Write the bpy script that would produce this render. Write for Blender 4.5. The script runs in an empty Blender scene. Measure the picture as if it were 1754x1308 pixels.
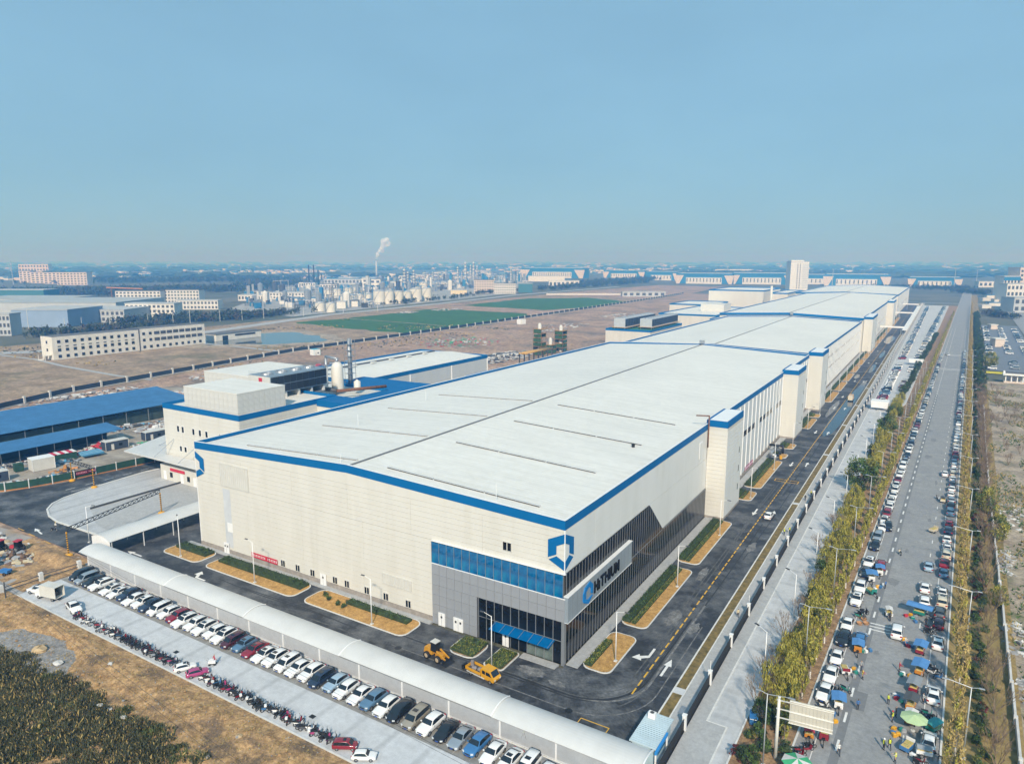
import bpy, bmesh, math, random
from mathutils import Vector, Matrix
R = math.radians
SC = bpy.context.scene
COL = SC.collection

# ------------------------------------------------------------------ camera, sky, sun, exposure
YAW, PITCH, FPX = R(31.456), R(9.810), 1200.0
CAM = (46.865, -92.447, 64.0)
cam_data = bpy.data.cameras.new('camera')
cam_data.sensor_width = 36.0
cam_data.lens = 36.0 * FPX / 1754.0
cam_data.clip_start = 0.5
cam_data.clip_end = 80000.0
cam = bpy.data.objects.new('camera', cam_data)
COL.objects.link(cam)
cam.location = CAM
cam.rotation_euler = (R(90) - PITCH, 0, YAW)
SC.camera = cam

SUN_EL = R(36)
SUN_AZ = math.atan2(0.55, -1.0)          # towards the sun: behind the camera, a little to its right
to_sun = Vector((math.sin(SUN_AZ) * math.cos(SUN_EL), math.cos(SUN_AZ) * math.cos(SUN_EL), math.sin(SUN_EL)))
world = bpy.data.worlds.new('World')
SC.world = world
world.use_nodes = True
wn = world.node_tree
wn.nodes.clear()
sky = wn.nodes.new('ShaderNodeTexSky')
sky.sky_type = 'NISHITA'
sky.sun_disc = False
sky.sun_elevation = SUN_EL
sky.sun_rotation = SUN_AZ
sky.altitude = 50
sky.air_density = 1.0
sky.dust_density = 0.4
sky.ozone_density = 4.0
bg = wn.nodes.new('ShaderNodeBackground')
bg.inputs['Strength'].default_value = 0.092
wo = wn.nodes.new('ShaderNodeOutputWorld')
# hazy air: the clear sky is washed evenly, in all directions, with a pale milky blue
wash = wn.nodes.new('ShaderNodeMix')
wash.data_type = 'RGBA'
wash.inputs[0].default_value = 0.90
wash.inputs[7].default_value = (1.80, 3.37, 4.68, 1)
wn.links.new(sky.outputs[0], wash.inputs[6])
wn.links.new(wash.outputs[2], bg.inputs[0])
# thin uneven veil over the whole sky
wtc = wn.nodes.new('ShaderNodeTexCoord'); wns = wn.nodes.new('ShaderNodeTexNoise'); wmr = wn.nodes.new('ShaderNodeMapRange'); wmp = wn.nodes.new('ShaderNodeMapping')
wmp.inputs['Scale'].default_value = (2.2, 2.2, 6.0); wns.inputs['Scale'].default_value = 1.0; wns.inputs['Detail'].default_value = 7; wns.inputs['Roughness'].default_value = 0.6
wmr.inputs[1].default_value, wmr.inputs[2].default_value, wmr.inputs[3].default_value, wmr.inputs[4].default_value = 0.3, 0.7, 0.088, 0.0985
wn.links.new(wtc.outputs['Generated'], wmp.inputs['Vector']); wn.links.new(wmp.outputs[0], wns.inputs['Vector']); wn.links.new(wns.outputs['Fac'], wmr.inputs[0]); wn.links.new(wmr.outputs[0], bg.inputs['Strength'])
wn.links.new(bg.outputs[0], wo.inputs[0])

sl = bpy.data.lights.new('sun', 'SUN')
sl.energy = 3.3
sl.angle = R(3.0)
sl.color = (1.0, 0.935, 0.845)
sun = bpy.data.objects.new('sun', sl)
COL.objects.link(sun)
sun.rotation_euler = to_sun.to_track_quat('Z', 'Y').to_euler()
sun.location = (0, 0, 300)

vs = SC.view_settings
vs.view_transform = 'Standard'
vs.look = 'None'
vs.exposure = 0.62
vs.gamma = 1.0
vs.use_curve_mapping = False
HAZE_D = 0.00042
SC.cycles.volume_bounces = 5
SC.cycles.max_bounces = 6
SC.cycles.transparent_max_bounces = 12

# ------------------------------------------------------------------ pixel of the photograph -> point on the ground (or at height z)
def G(x, y, z=0.0):
    a, b = x - 877.0, 654.0 - y
    fw = FPX * math.cos(PITCH) + b * math.sin(PITCH)
    up = -FPX * math.sin(PITCH) + b * math.cos(PITCH)
    X = a * math.cos(YAW) - fw * math.sin(YAW)
    Y = a * math.sin(YAW) + fw * math.cos(YAW)
    t = (z - CAM[2]) / up
    return (CAM[0] + t * X, CAM[1] + t * Y)

# ------------------------------------------------------------------ materials
MATS = {}
def _ramp(nt, fac, stops):
    r = nt.nodes.new('ShaderNodeValToRGB')
    el = r.color_ramp.elements
    while len(el) > 1:
        el.remove(el[-1])
    for i, (p, c) in enumerate(stops):
        e = el[0] if i == 0 else el.new(p)
        e.position = p
        e.color = (c[0], c[1], c[2], 1)
    nt.links.new(fac, r.inputs[0])
    return r.outputs[0]

def mat(name, col, rough=0.7, metal=0.0, var=0.10, scale=0.6, world=False, col2=None, bump=0.0, bscale=8.0,
        stripes=None, spec=0.5, coat=0.0, emit=0.0, alpha=None, third=None, big=None, grain=None, lines=None, streak=None):
    """procedural material: two octaves of noise move the colour; stripes=(axis, period, depth) adds fine relief"""
    if name in MATS:
        return MATS[name]
    m = bpy.data.materials.new(name)
    MATS[name] = m
    m.use_nodes = True
    nt = m.node_tree
    b = nt.nodes['Principled BSDF']
    b.inputs['Roughness'].default_value = rough
    b.inputs['Metallic'].default_value = metal
    b.inputs['Specular IOR Level'].default_value = spec
    if coat:
        b.inputs['Coat Weight'].default_value = coat
        b.inputs['Coat Roughness'].default_value = 0.05
    if world:
        co = nt.nodes.new('ShaderNodeNewGeometry').outputs['Position']
    else:
        co = nt.nodes.new('ShaderNodeTexCoord').outputs['Object']
    if var or col2:
        n = nt.nodes.new('ShaderNodeTexNoise')
        n.inputs['Scale'].default_value = scale
        n.inputs['Detail'].default_value = 6
        n.inputs['Roughness'].default_value = 0.62
        nt.links.new(co, n.inputs['Vector'])
        c1 = tuple(max(0, c * (1 - var)) for c in col)
        c2 = col2 or tuple(min(1, c * (1 + var)) for c in col)
        stops = [(0.30, c1), (0.70, c2)] if not third else [(0.28, c1), (0.5, c2), (0.68, third)]
        out = _ramp(nt, n.outputs['Fac'], stops)
        if big:                      # big = (scale, colour, lo, hi): broad patches of another colour
            n2 = nt.nodes.new('ShaderNodeTexNoise')
            n2.inputs['Scale'].default_value = big[0]
            n2.inputs['Detail'].default_value = 5
            n2.inputs['Roughness'].default_value = 0.7
            nt.links.new(co, n2.inputs['Vector'])
            mr = nt.nodes.new('ShaderNodeMapRange')
            mr.inputs[1].default_value, mr.inputs[2].default_value = big[2], big[3]
            nt.links.new(n2.outputs['Fac'], mr.inputs[0])
            mx = nt.nodes.new('ShaderNodeMix')
            mx.data_type = 'RGBA'
            nt.links.new(mr.outputs[0], mx.inputs[0])
            nt.links.new(out, mx.inputs[6])
            mx.inputs[7].default_value = (*big[1], 1)
            out = mx.outputs[2]
        if grain:                    # grain = (scale, amount): fine speckle
            n4 = nt.nodes.new('ShaderNodeTexNoise')
            n4.inputs['Scale'].default_value = grain[0]
            n4.inputs['Detail'].default_value = 3
            n4.inputs['Roughness'].default_value = 0.8
            nt.links.new(co, n4.inputs['Vector'])
            gr = _ramp(nt, n4.outputs['Fac'], [(0.32, (1 - grain[1],) * 3), (0.68, (1 + grain[1],) * 3)])
            mg = nt.nodes.new('ShaderNodeMix'); mg.data_type = 'RGBA'; mg.blend_type = 'MULTIPLY'
            mg.inputs[0].default_value = 1.0
            nt.links.new(out, mg.inputs[6]); nt.links.new(gr, mg.inputs[7])
            out = mg.outputs[2]
        if streak:                   # streak = (scale xyz, colour factor): dirt drawn out along one direction
            mp = nt.nodes.new('ShaderNodeMapping'); mp.inputs['Scale'].default_value = streak[0]
            nt.links.new(co, mp.inputs['Vector'])
            n5 = nt.nodes.new('ShaderNodeTexNoise'); n5.inputs['Scale'].default_value = 1.0; n5.inputs['Detail'].default_value = 5; n5.inputs['Roughness'].default_value = 0.65
            nt.links.new(mp.outputs[0], n5.inputs['Vector'])
            sr = _ramp(nt, n5.outputs['Fac'], [(0.30, streak[1]), (0.55, (1, 1, 1))])
            ms = nt.nodes.new('ShaderNodeMix'); ms.data_type = 'RGBA'; ms.blend_type = 'MULTIPLY'
            ms.inputs[0].default_value = 1.0
            nt.links.new(out, ms.inputs[6]); nt.links.new(sr, ms.inputs[7])
            out = ms.outputs[2]
        if lines:                    # lines = (axis, period, amount): narrow seams of a darker tone
            wv = nt.nodes.new('ShaderNodeTexWave'); wv.bands_direction = lines[0]
            wv.inputs['Scale'].default_value = 0.314159 / lines[1]
            wv.inputs['Distortion'].default_value = 0.0
            nt.links.new(co, wv.inputs['Vector'])
            lr = _ramp(nt, wv.outputs['Fac'], [(0.0, (1 - lines[2],) * 3), (0.10, (1, 1, 1))])
            ml = nt.nodes.new('ShaderNodeMix'); ml.data_type = 'RGBA'; ml.blend_type = 'MULTIPLY'
            ml.inputs[0].default_value = 1.0
            nt.links.new(out, ml.inputs[6]); nt.links.new(lr, ml.inputs[7])
            out = ml.outputs[2]
        nt.links.new(out, b.inputs['Base Color'])
    else:
        b.inputs['Base Color'].default_value = (*col, 1)
    if stripes:
        w = nt.nodes.new('ShaderNodeTexWave')
        w.bands_direction = stripes[0]
        w.inputs['Scale'].default_value = 0.314159 / stripes[1]
        nt.links.new(co, w.inputs['Vector'])
        bp = nt.nodes.new('ShaderNodeBump')
        bp.inputs['Strength'].default_value = stripes[2]
        bp.inputs['Distance'].default_value = 0.05
        nt.links.new(w.outputs['Fac'], bp.inputs['Height'])
        nt.links.new(bp.outputs[0], b.inputs['Normal'])
    elif bump:
        n3 = nt.nodes.new('ShaderNodeTexNoise')
        n3.inputs['Scale'].default_value = bscale
        n3.inputs['Detail'].default_value = 4
        nt.links.new(co, n3.inputs['Vector'])
        bp = nt.nodes.new('ShaderNodeBump')
        bp.inputs['Strength'].default_value = bump
        bp.inputs['Distance'].default_value = 0.15
        nt.links.new(n3.outputs['Fac'], bp.inputs['Height'])
        nt.links.new(bp.outputs[0], b.inputs['Normal'])
    if alpha is not None:
        b.inputs['Alpha'].default_value = alpha
    if emit:
        b.inputs['Emission Color'].default_value = (*col, 1)
        b.inputs['Emission Strength'].default_value = emit
    return m

# ------------------------------------------------------------------ mesh builder
class MB:
    def __init__(s):
        s.v = []; s.f = []; s.m = []; s.cur = 0
    def use(s, i):
        s.cur = i; return s
    def face(s, pts):
        k = len(s.v); s.v += [tuple(p) for p in pts]; s.f.append(tuple(range(k, k + len(pts)))); s.m.append(s.cur); return s
    def box(s, c, d, rz=0.0, rx=0.0, top=None):
        """box centred at c with sizes d; top=(sx,sy) scales the upper face"""
        tx, ty = top or (1, 1)
        k = len(s.v)
        ca, sa = math.cos(rz), math.sin(rz)
        cb, sb = math.cos(rx), math.sin(rx)
        for z in (-.5, .5):
            for x, y in ((-.5, -.5), (.5, -.5), (.5, .5), (-.5, .5)):
                px = x * d[0] * (tx if z > 0 else 1); py = y * d[1] * (ty if z > 0 else 1); pz = z * d[2]
                py, pz = py * cb - pz * sb, py * sb + pz * cb
                s.v.append((c[0] + px * ca - py * sa, c[1] + px * sa + py * ca, c[2] + pz))
        for q in ((0, 3, 2, 1), (4, 5, 6, 7), (0, 1, 5, 4), (1, 2, 6, 5), (2, 3, 7, 6), (3, 0, 4, 7)):
            s.f.append(tuple(k + i for i in q)); s.m.append(s.cur)
        return s
    def bx(s, x0, x1, y0, y1, z0, z1):
        return s.box(((x0 + x1) / 2, (y0 + y1) / 2, (z0 + z1) / 2), (x1 - x0, y1 - y0, z1 - z0))
    def bar(s, p, q, w, h=None):
        """square bar from p to q"""
        return s.tube(p, q, w * 0.7071, w * 0.7071, 4, rot=math.pi / 4)
    def tube(s, p, q, r0, r1=None, n=8, caps=True, rot=0.0):
        r1 = r0 if r1 is None else r1
        p, q = Vector(p), Vector(q)
        d = (q - p).normalized()
        u = d.cross(Vector((0, 0, 1)))
        u = Vector((1, 0, 0)) if u.length < 1e-4 else u.normalized()
        w = d.cross(u)
        k = len(s.v)
        for c, r in ((p, r0), (q, r1)):
            for i in range(n):
                a = 2 * math.pi * i / n + rot
                s.v.append(tuple(c + u * (math.cos(a) * r) + w * (math.sin(a) * r)))
        for i in range(n):
            j = (i + 1) % n
            s.f.append((k + i, k + n + i, k + n + j, k + j)); s.m.append(s.cur)
        if caps:
            s.f.append(tuple(k + i for i in range(n))); s.m.append(s.cur)
            s.f.append(tuple(k + 2 * n - 1 - i for i in range(n))); s.m.append(s.cur)
        return s
    def lathe(s, c, prof, n=16):
        """prof: list of (radius, z)"""
        k = len(s.v)
        for r, z in prof:
            for i in range(n):
                a = 2 * math.pi * i / n
                s.v.append((c[0] + r * math.cos(a), c[1] + r * math.sin(a), c[2] + z))
        for j in range(len(prof) - 1):
            for i in range(n):
                h = (i + 1) % n
                s.f.append((k + j * n + i, k + j * n + h, k + (j + 1) * n + h, k + (j + 1) * n + i)); s.m.append(s.cur)
        return s
    def prism(s, poly, z0, z1):
        n = len(poly); k = len(s.v)
        ar = sum(poly[i][0] * poly[(i + 1) % n][1] - poly[(i + 1) % n][0] * poly[i][1] for i in range(n))
        if ar < 0: poly = poly[::-1]
        for z in (z0, z1):
            for p in poly: s.v.append((p[0], p[1], z))
        s.f.append(tuple(k + i for i in reversed(range(n)))); s.m.append(s.cur)
        s.f.append(tuple(k + n + i for i in range(n))); s.m.append(s.cur)
        for i in range(n):
            j = (i + 1) % n
            s.f.append((k + i, k + j, k + n + j, k + n + i)); s.m.append(s.cur)
        return s
    def sheet(s, poly, z):
        n = len(poly)
        ar = sum(poly[i][0] * poly[(i + 1) % n][1] - poly[(i + 1) % n][0] * poly[i][1] for i in range(n))
        if ar < 0: poly = poly[::-1]
        return s.face([(p[0], p[1], z) for p in poly])
    def extr(s, poly3, d):
        """planar polygon of 3-D points pushed by vector d to a solid"""
        n = len(poly3); k = len(s.v)
        s.v += [tuple(p) for p in poly3]
        s.v += [(p[0] + d[0], p[1] + d[1], p[2] + d[2]) for p in poly3]
        s.f.append(tuple(k + i for i in range(n))); s.m.append(s.cur)
        s.f.append(tuple(k + n + i for i in reversed(range(n)))); s.m.append(s.cur)
        for i in range(n):
            j = (i + 1) % n
            s.f.append((k + i, k + n + i, k + n + j, k + j)); s.m.append(s.cur)
        return s
    def blob(s, c, r, rnd, seg=7, rings=5, jit=0.18):
        k = len(s.v)
        for j in range(rings + 1):
            th = math.pi * j / rings
            for i in range(seg):
                a = 2 * math.pi * (i + 0.5 * (j % 2)) / seg
                q = 1 + rnd.uniform(-jit, jit)
                s.v.append((c[0] + r[0] * q * math.sin(th) * math.cos(a), c[1] + r[1] * q * math.sin(th) * math.sin(a), c[2] + r[2] * q * math.cos(th)))
        for j in range(rings):
            for i in range(seg):
                h = (i + 1) % seg
                s.f.append((k + j * seg + i, k + (j + 1) * seg + i, k + (j + 1) * seg + h, k + j * seg + h)); s.m.append(s.cur)
        return s
    def mesh(s, name, mats, off=(0, 0, 0), smooth=False, fix=True):
        me = bpy.data.meshes.new(name)
        v = [(p[0] - off[0], p[1] - off[1], p[2] - off[2]) for p in s.v] if any(off) else s.v
        me.from_pydata(v, [], s.f)
        for m in (mats if isinstance(mats, (list, tuple)) else [mats]):
            me.materials.append(m)
        if any(s.m):
            me.polygons.foreach_set('material_index', s.m)
        if fix:
            bm = bmesh.new(); bm.from_mesh(me)
            bmesh.ops.recalc_face_normals(bm, faces=bm.faces)
            bm.to_mesh(me); bm.free()
        if smooth:
            me.polygons.foreach_set('use_smooth', [True] * len(me.polygons))
        me.update()
        return me

def link(o, parent=None):
    COL.objects.link(o)
    if parent is not None: o.parent = parent
    return o
def tag(o, label, cat, group=None):
    o['label'] = label; o['category'] = cat
    if group: o['group'] = group
    return o
def thing(name, label, cat, loc=(0, 0, 0), rz=0.0, group=None):
    o = bpy.data.objects.new(name, None)
    o.empty_display_size = 0.3
    o.location = loc; o.rotation_euler = (0, 0, rz)
    link(o)
    return tag(o, label, cat, group)
def part(parent, name, mb, mats, world=False, smooth=False, label=None, kind=None, fix=True):
    """a child mesh; world=True means the builder holds world coordinates and the thing is unrotated"""
    base = (0, 0, 0)
    if world:
        p = parent
        bx = by = bz = 0
        while p is not None:
            bx += p.location[0]; by += p.location[1]; bz += p.location[2]; p = p.parent
        base = (bx, by, bz)
    o = bpy.data.objects.new(name, mb.mesh(name, mats, base, smooth, fix))
    link(o, parent)
    if label: o['label'] = label
    if kind: o['kind'] = kind
    return o
def partm(parent, name, me, loc=(0, 0, 0), rz=0.0):
    """a child that shares mesh data"""
    o = bpy.data.objects.new(name, me); link(o, parent)
    o.location = loc; o.rotation_euler = (0, 0, rz)
    return o
def single(name, mb, mats, label, cat, group=None, loc=(0, 0, 0), rz=0.0, smooth=False, fix=True):
    o = bpy.data.objects.new(name, mb.mesh(name, mats, (0, 0, 0), smooth, fix)); link(o)
    o.location = loc; o.rotation_euler = (0, 0, rz)
    return tag(o, label, cat, group)
def struct(name, mb, mats, kind='structure', smooth=False, fix=True):
    o = bpy.data.objects.new(name, mb.mesh(name, mats, (0, 0, 0), smooth, fix)); link(o)
    o['kind'] = kind
    return o
def copy_tree(o, parent=None):
    c = o.copy(); COL.objects.link(c); c.parent = parent
    for ch in o.children:
        copy_tree(ch, c)
    return c
def setmat(o, i, m):
    """own material on an object that shares its mesh"""
    o.material_slots[i].link = 'OBJECT'; o.material_slots[i].material = m
def ordn(n):
    W = ['zeroth', 'first', 'second', 'third', 'fourth', 'fifth', 'sixth', 'seventh', 'eighth', 'ninth', 'tenth', 'eleventh', 'twelfth']
    if n < len(W): return W[n]
    s = {1: 'st', 2: 'nd', 3: 'rd'}.get(n % 10, 'th') if n % 100 not in (11, 12, 13) else 'th'
    return f'{n}{s}'
# ------------------------------------------------------------------ palette
CREAM = mat('cream_panel', (0.605, 0.585, 0.53), 0.55, var=0.03, scale=0.12, world=True, streak=((0.35, 0.35, 0.035), (0.93, 0.925, 0.91)))
CREAMW = mat('cream_wall', (0.56, 0.54, 0.485), 0.6, var=0.04, scale=0.15, world=True, streak=((0.35, 0.35, 0.035), (0.92, 0.915, 0.90)))
ROOF = mat('white_metal_roof', (0.70, 0.675, 0.615), 0.55, var=0.04, scale=0.05, world=True, stripes=('Y', 0.9, 0.3), lines=('Y', 4.6, 0.05), streak=((0.035, 0.9, 1), (0.91, 0.91, 0.90)), grain=(0.5, 0.05), big=(0.02, (0.63, 0.61, 0.56), 0.50, 0.80))
BLUE = mat('blue_trim', (0.0, 0.112, 0.30), 0.6, var=0.05, scale=0.2, spec=0.2)
CREAMR = mat('cool_lit_side_panel', (0.65, 0.65, 0.625), 0.5, var=0.03, scale=0.12, world=True, streak=((0.35, 0.3, 0.035), (0.93, 0.93, 0.92)))  # cream panel, whitened so the cool side light is in its colour
WHITE = mat('white_paint', (0.72, 0.72, 0.71), 0.5, var=0.05, scale=0.8)
OFFW = mat('off_white', (0.55, 0.54, 0.50), 0.6, var=0.08, scale=0.5)
GREYP = mat('grey_cladding', (0.33, 0.345, 0.37), 0.42, metal=0.25, var=0.05, scale=0.4)
GREYD = mat('grey_joint', (0.10, 0.105, 0.11), 0.7)
PLINTH = mat('concrete_plinth', (0.28, 0.25, 0.22), 0.85, var=0.22, scale=0.9, bump=0.3)
GLASS = mat('dark_glass', (0.007, 0.009, 0.012), 0.08, var=0.5, scale=0.5, spec=0.25)
GLASS_SKY = mat('sky_reflection_glass', (0.0, 0.055, 0.14), 0.03, var=0.8, scale=0.5, spec=0.6, third=(0.0, 0.16, 0.30))  # reflected sky put into the pane colour as uneven blue
GLASSC = mat('clear_green_glass', (0.10, 0.13, 0.12), 0.05, var=0.4, scale=0.8, spec=0.8)
ALU = mat('aluminium', (0.26, 0.275, 0.29), 0.45, metal=0.4, var=0.05)
DARK = mat('black_metal', (0.012, 0.013, 0.015), 0.5, var=0.2, scale=3)
DGREY = mat('dark_grey', (0.06, 0.062, 0.065), 0.6, var=0.2, scale=2)
STEEL = mat('galvanised_steel', (0.34, 0.36, 0.38), 0.45, metal=0.6, var=0.15, scale=2)
ASPH = mat('fresh_asphalt', (0.028, 0.031, 0.036), 0.72, var=0.45, scale=0.5, world=True, bump=0.25, bscale=3.0, big=(0.14, (0.19, 0.195, 0.20), 0.44, 0.78), grain=(2.2, 0.30))
WET = mat('wet_asphalt', (0.012, 0.020, 0.032), 0.10, var=0.5, scale=0.25, world=True, spec=0.9)
ROAD = mat('old_road_asphalt', (0.255, 0.257, 0.255), 0.85, var=0.14, scale=0.35, world=True, bump=0.15, bscale=4.0, big=(0.06, (0.22, 0.225, 0.235), 0.45, 0.75), grain=(1.4, 0.12))
ROADP = mat('road_patch', (0.17, 0.175, 0.18), 0.85, var=0.15, scale=0.8, world=True)
LOTP = mat('parking_pavers', (0.24, 0.235, 0.22), 0.85, var=0.16, scale=0.8, world=True, bump=0.4, bscale=6)
CONC = mat('pale_concrete', (0.50, 0.515, 0.53), 0.8, var=0.07, scale=0.3, world=True, grain=(1.2, 0.06), big=(0.07, (0.38, 0.39, 0.40), 0.48, 0.80))
CONC2 = mat('walk_paving', (0.36, 0.365, 0.365), 0.85, var=0.10, scale=0.6, world=True, grain=(2.0, 0.12), bump=0.2, bscale=5)
KERB = mat('pale_kerb', (0.58, 0.58, 0.56), 0.8, var=0.12, scale=1.0, world=True)
GRAVEL = mat('grey_gravel', (0.24, 0.25, 0.26), 0.95, var=0.45, scale=1.6, world=True, bump=0.8, bscale=6)
LAWN = mat('dry_lawn', (0.42, 0.225, 0.06), 0.95, grain=(4.0, 0.3), var=0.3, scale=1.1, world=True, bump=0.5, bscale=10, col2=(0.55, 0.33, 0.11))
VERGE = mat('verge_grass', (0.12, 0.10, 0.032), 0.95, var=0.4, scale=1.0, world=True, bump=0.6, bscale=8, col2=(0.26, 0.18, 0.06))
SOIL = mat('orange_soil', (0.33, 0.19, 0.085), 0.95, grain=(2.6, 0.40), var=0.4, scale=0.7, world=True, bump=0.9, bscale=2.2, col2=(0.52, 0.33, 0.16), big=(0.16, (0.155, 0.105, 0.065), 0.52, 0.64))  # dark patches deepened in the colour to stand in for relief shade
MULCH = mat('brown_bed', (0.22, 0.13, 0.07), 0.95, var=0.4, scale=0.9, world=True, bump=0.6, bscale=5, grain=(3, .3), col2=(0.40, 0.26, 0.14))
WASTE = mat('waste_ground', (0.26, 0.205, 0.15), 0.95, grain=(0.9, 0.35), var=0.3, scale=0.12, world=True, bump=0.7, bscale=1.0, col2=(0.44, 0.36, 0.27), big=(0.09, (0.11, 0.12, 0.05), 0.54, 0.70))
CLAY = mat('pink_clay_ground', (0.33, 0.205, 0.135), 0.95, grain=(0.35, 0.5), var=0.35, scale=0.06, world=True, bump=0.8, bscale=0.6, col2=(0.48, 0.33, 0.23), big=(0.03, (0.16, 0.125, 0.095), 0.48, 0.64))
FIELD = mat('green_wheat', (0.030, 0.105, 0.014), 0.9, var=0.25, scale=0.06, world=True, bump=0.3, bscale=2, big=(0.03, (0.07, 0.085, 0.04), 0.60, 0.85))
GRASS = mat('rough_grass', (0.25, 0.175, 0.105), 0.95, grain=(0.4, 0.35), var=0.35, scale=0.06, world=True, bump=0.6, bscale=1.0, col2=(0.40, 0.29, 0.19), big=(0.022, (0.13, 0.115, 0.055), 0.54, 0.70))
TERR = mat('plain', (0.085, 0.095, 0.06), 0.95, var=0.35, scale=0.012, world=True, col2=(0.17, 0.155, 0.11), big=(0.004, (0.05, 0.075, 0.05), 0.45, 0.7))
WATER = mat('pond_water', (0.03, 0.06, 0.075), 0.08, var=0.3, scale=0.05, world=True, spec=0.8)
LINEW = mat('white_road_paint', (0.66, 0.66, 0.64), 0.7, var=0.15, scale=2.0, world=True)
LINEY = mat('yellow_road_paint', (0.62, 0.36, 0.03), 0.7, var=0.15, scale=2.0, world=True)
REDB = mat('red_banner', (0.50, 0.02, 0.045), 0.6, var=0.1, scale=1)
BLUEROOF = mat('blue_sheet_roof', (0.045, 0.155, 0.32), 0.6, var=0.14, scale=0.25, world=True, grain=(0.8, .10), streak=((.5, .08, 1), (.82, .84, .86)), spec=0.3, stripes=('Y', 0.6, 0.4))
GREENN = mat('green_hoarding', (0.012, 0.055, 0.032), 0.8, var=0.3, scale=0.9, stripes=('Y', 0.3, 0.4))
YEL = mat('yellow_paint', (0.62, 0.31, 0.012), 0.4, var=0.06, scale=1.5, coat=0.3)
YELB = mat('machine_yellow', (0.50, 0.24, 0.02), 0.5, var=0.2, scale=1.5)
RUST = mat('rust_brown', (0.16, 0.07, 0.035), 0.8, var=0.35, scale=1.5)
TYRE = mat('tyre_rubber', (0.015, 0.015, 0.016), 0.8, var=0.2, scale=5)
RIM = mat('wheel_rim', (0.40, 0.41, 0.42), 0.35, metal=0.7, var=0.1)
CARGL = mat('car_glass', (0.012, 0.018, 0.024), 0.05, var=0.2, scale=2, spec=0.7)
LAMPW = mat('lamp_lens', (0.65, 0.67, 0.68), 0.12, var=0.1, scale=4)
LAMPR = mat('red_lens', (0.35, 0.01, 0.012), 0.15, var=0.1, scale=4)
TRUNKW = mat('limewashed_bark', (0.66, 0.63, 0.57), 0.9, var=0.12, scale=3)
BARK = mat('grey_bark', (0.20, 0.17, 0.13), 0.9, var=0.3, scale=4)
TWIG = mat('bare_twigs', (0.20, 0.145, 0.10), 0.9, var=0.3, scale=2)
LFY = mat('yellow_green_leaf', (0.29, 0.265, 0.035), 0.75, var=0.35, scale=0.9, col2=(0.50, 0.44, 0.08))
LFD = mat('dark_green_leaf', (0.016, 0.034, 0.012), 0.75, var=0.4, scale=1.2, col2=(0.045, 0.075, 0.022))
LFG = mat('mid_green_leaf', (0.045, 0.095, 0.018), 0.75, var=0.4, scale=1.2, col2=(0.10, 0.17, 0.035))
LFO = mat('olive_hedge_leaf', (0.11, 0.125, 0.02), 0.75, var=0.4, scale=1.0, col2=(0.27, 0.26, 0.05))
LFR = mat('wine_red_leaf', (0.075, 0.010, 0.014), 0.75, var=0.4, scale=1.2, col2=(0.16, 0.030, 0.028))
LFB = mat('dry_straw', (0.40, 0.28, 0.09), 0.9, var=0.35, scale=0.8, col2=(0.50, 0.38, 0.15))
LFW = mat('weed_leaf', (0.045, 0.055, 0.026), 0.9, var=0.5, scale=0.5, world=True, col2=(0.10, 0.105, 0.055), big=(0.15, (0.10, 0.14, 0.04), 0.55, 0.7))
RUBW = mat('white_rubble', (0.50, 0.49, 0.47), 0.9, var=0.3, scale=0.7)
RUBG = mat('grey_rubble', (0.26, 0.255, 0.25), 0.9, var=0.4, scale=0.7)
SKIN = mat('skin', (0.45, 0.28, 0.20), 0.6, var=0.05)
PAINTS = {
    'white': mat('car_white', (0.74, 0.74, 0.73), 0.28, var=0.02, coat=0.6),
    'black': mat('car_black', (0.012, 0.012, 0.014), 0.22, var=0.1, coat=0.8),
    'dark blue': mat('car_dark_blue', (0.018, 0.030, 0.058), 0.25, var=0.05, coat=0.8),
    'blue': mat('car_blue', (0.04, 0.15, 0.34), 0.28, var=0.05, coat=0.7),
    'grey blue': mat('car_grey_blue', (0.12, 0.22, 0.33), 0.3, metal=0.3, var=0.05, coat=0.6),
    'silver': mat('car_silver', (0.42, 0.45, 0.48), 0.28, metal=0.6, var=0.03, coat=0.6),
    'pale blue': mat('car_pale_blue', (0.38, 0.50, 0.60), 0.3, metal=0.3, var=0.03, coat=0.6),
    'red': mat('car_red', (0.22, 0.012, 0.024), 0.25, var=0.05, coat=0.8),
    'maroon': mat('car_maroon', (0.065, 0.014, 0.022), 0.25, var=0.05, coat=0.8),
    'beige': mat('car_beige', (0.34, 0.30, 0.24), 0.3, metal=0.3, var=0.03, coat=0.6),
    'grey': mat('car_grey', (0.11, 0.115, 0.12), 0.28, metal=0.4, var=0.05, coat=0.7),
    'pink': mat('car_pink', (0.36, 0.05, 0.16), 0.3, var=0.05, coat=0.6),
    'orange': mat('car_orange', (0.52, 0.20, 0.02), 0.3, var=0.05, coat=0.6),
    'green': mat('car_green', (0.02, 0.20, 0.16), 0.3, var=0.05, coat=0.6),
    'cream': mat('car_cream', (0.58, 0.52, 0.40), 0.3, var=0.05, coat=0.6),
}

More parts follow.
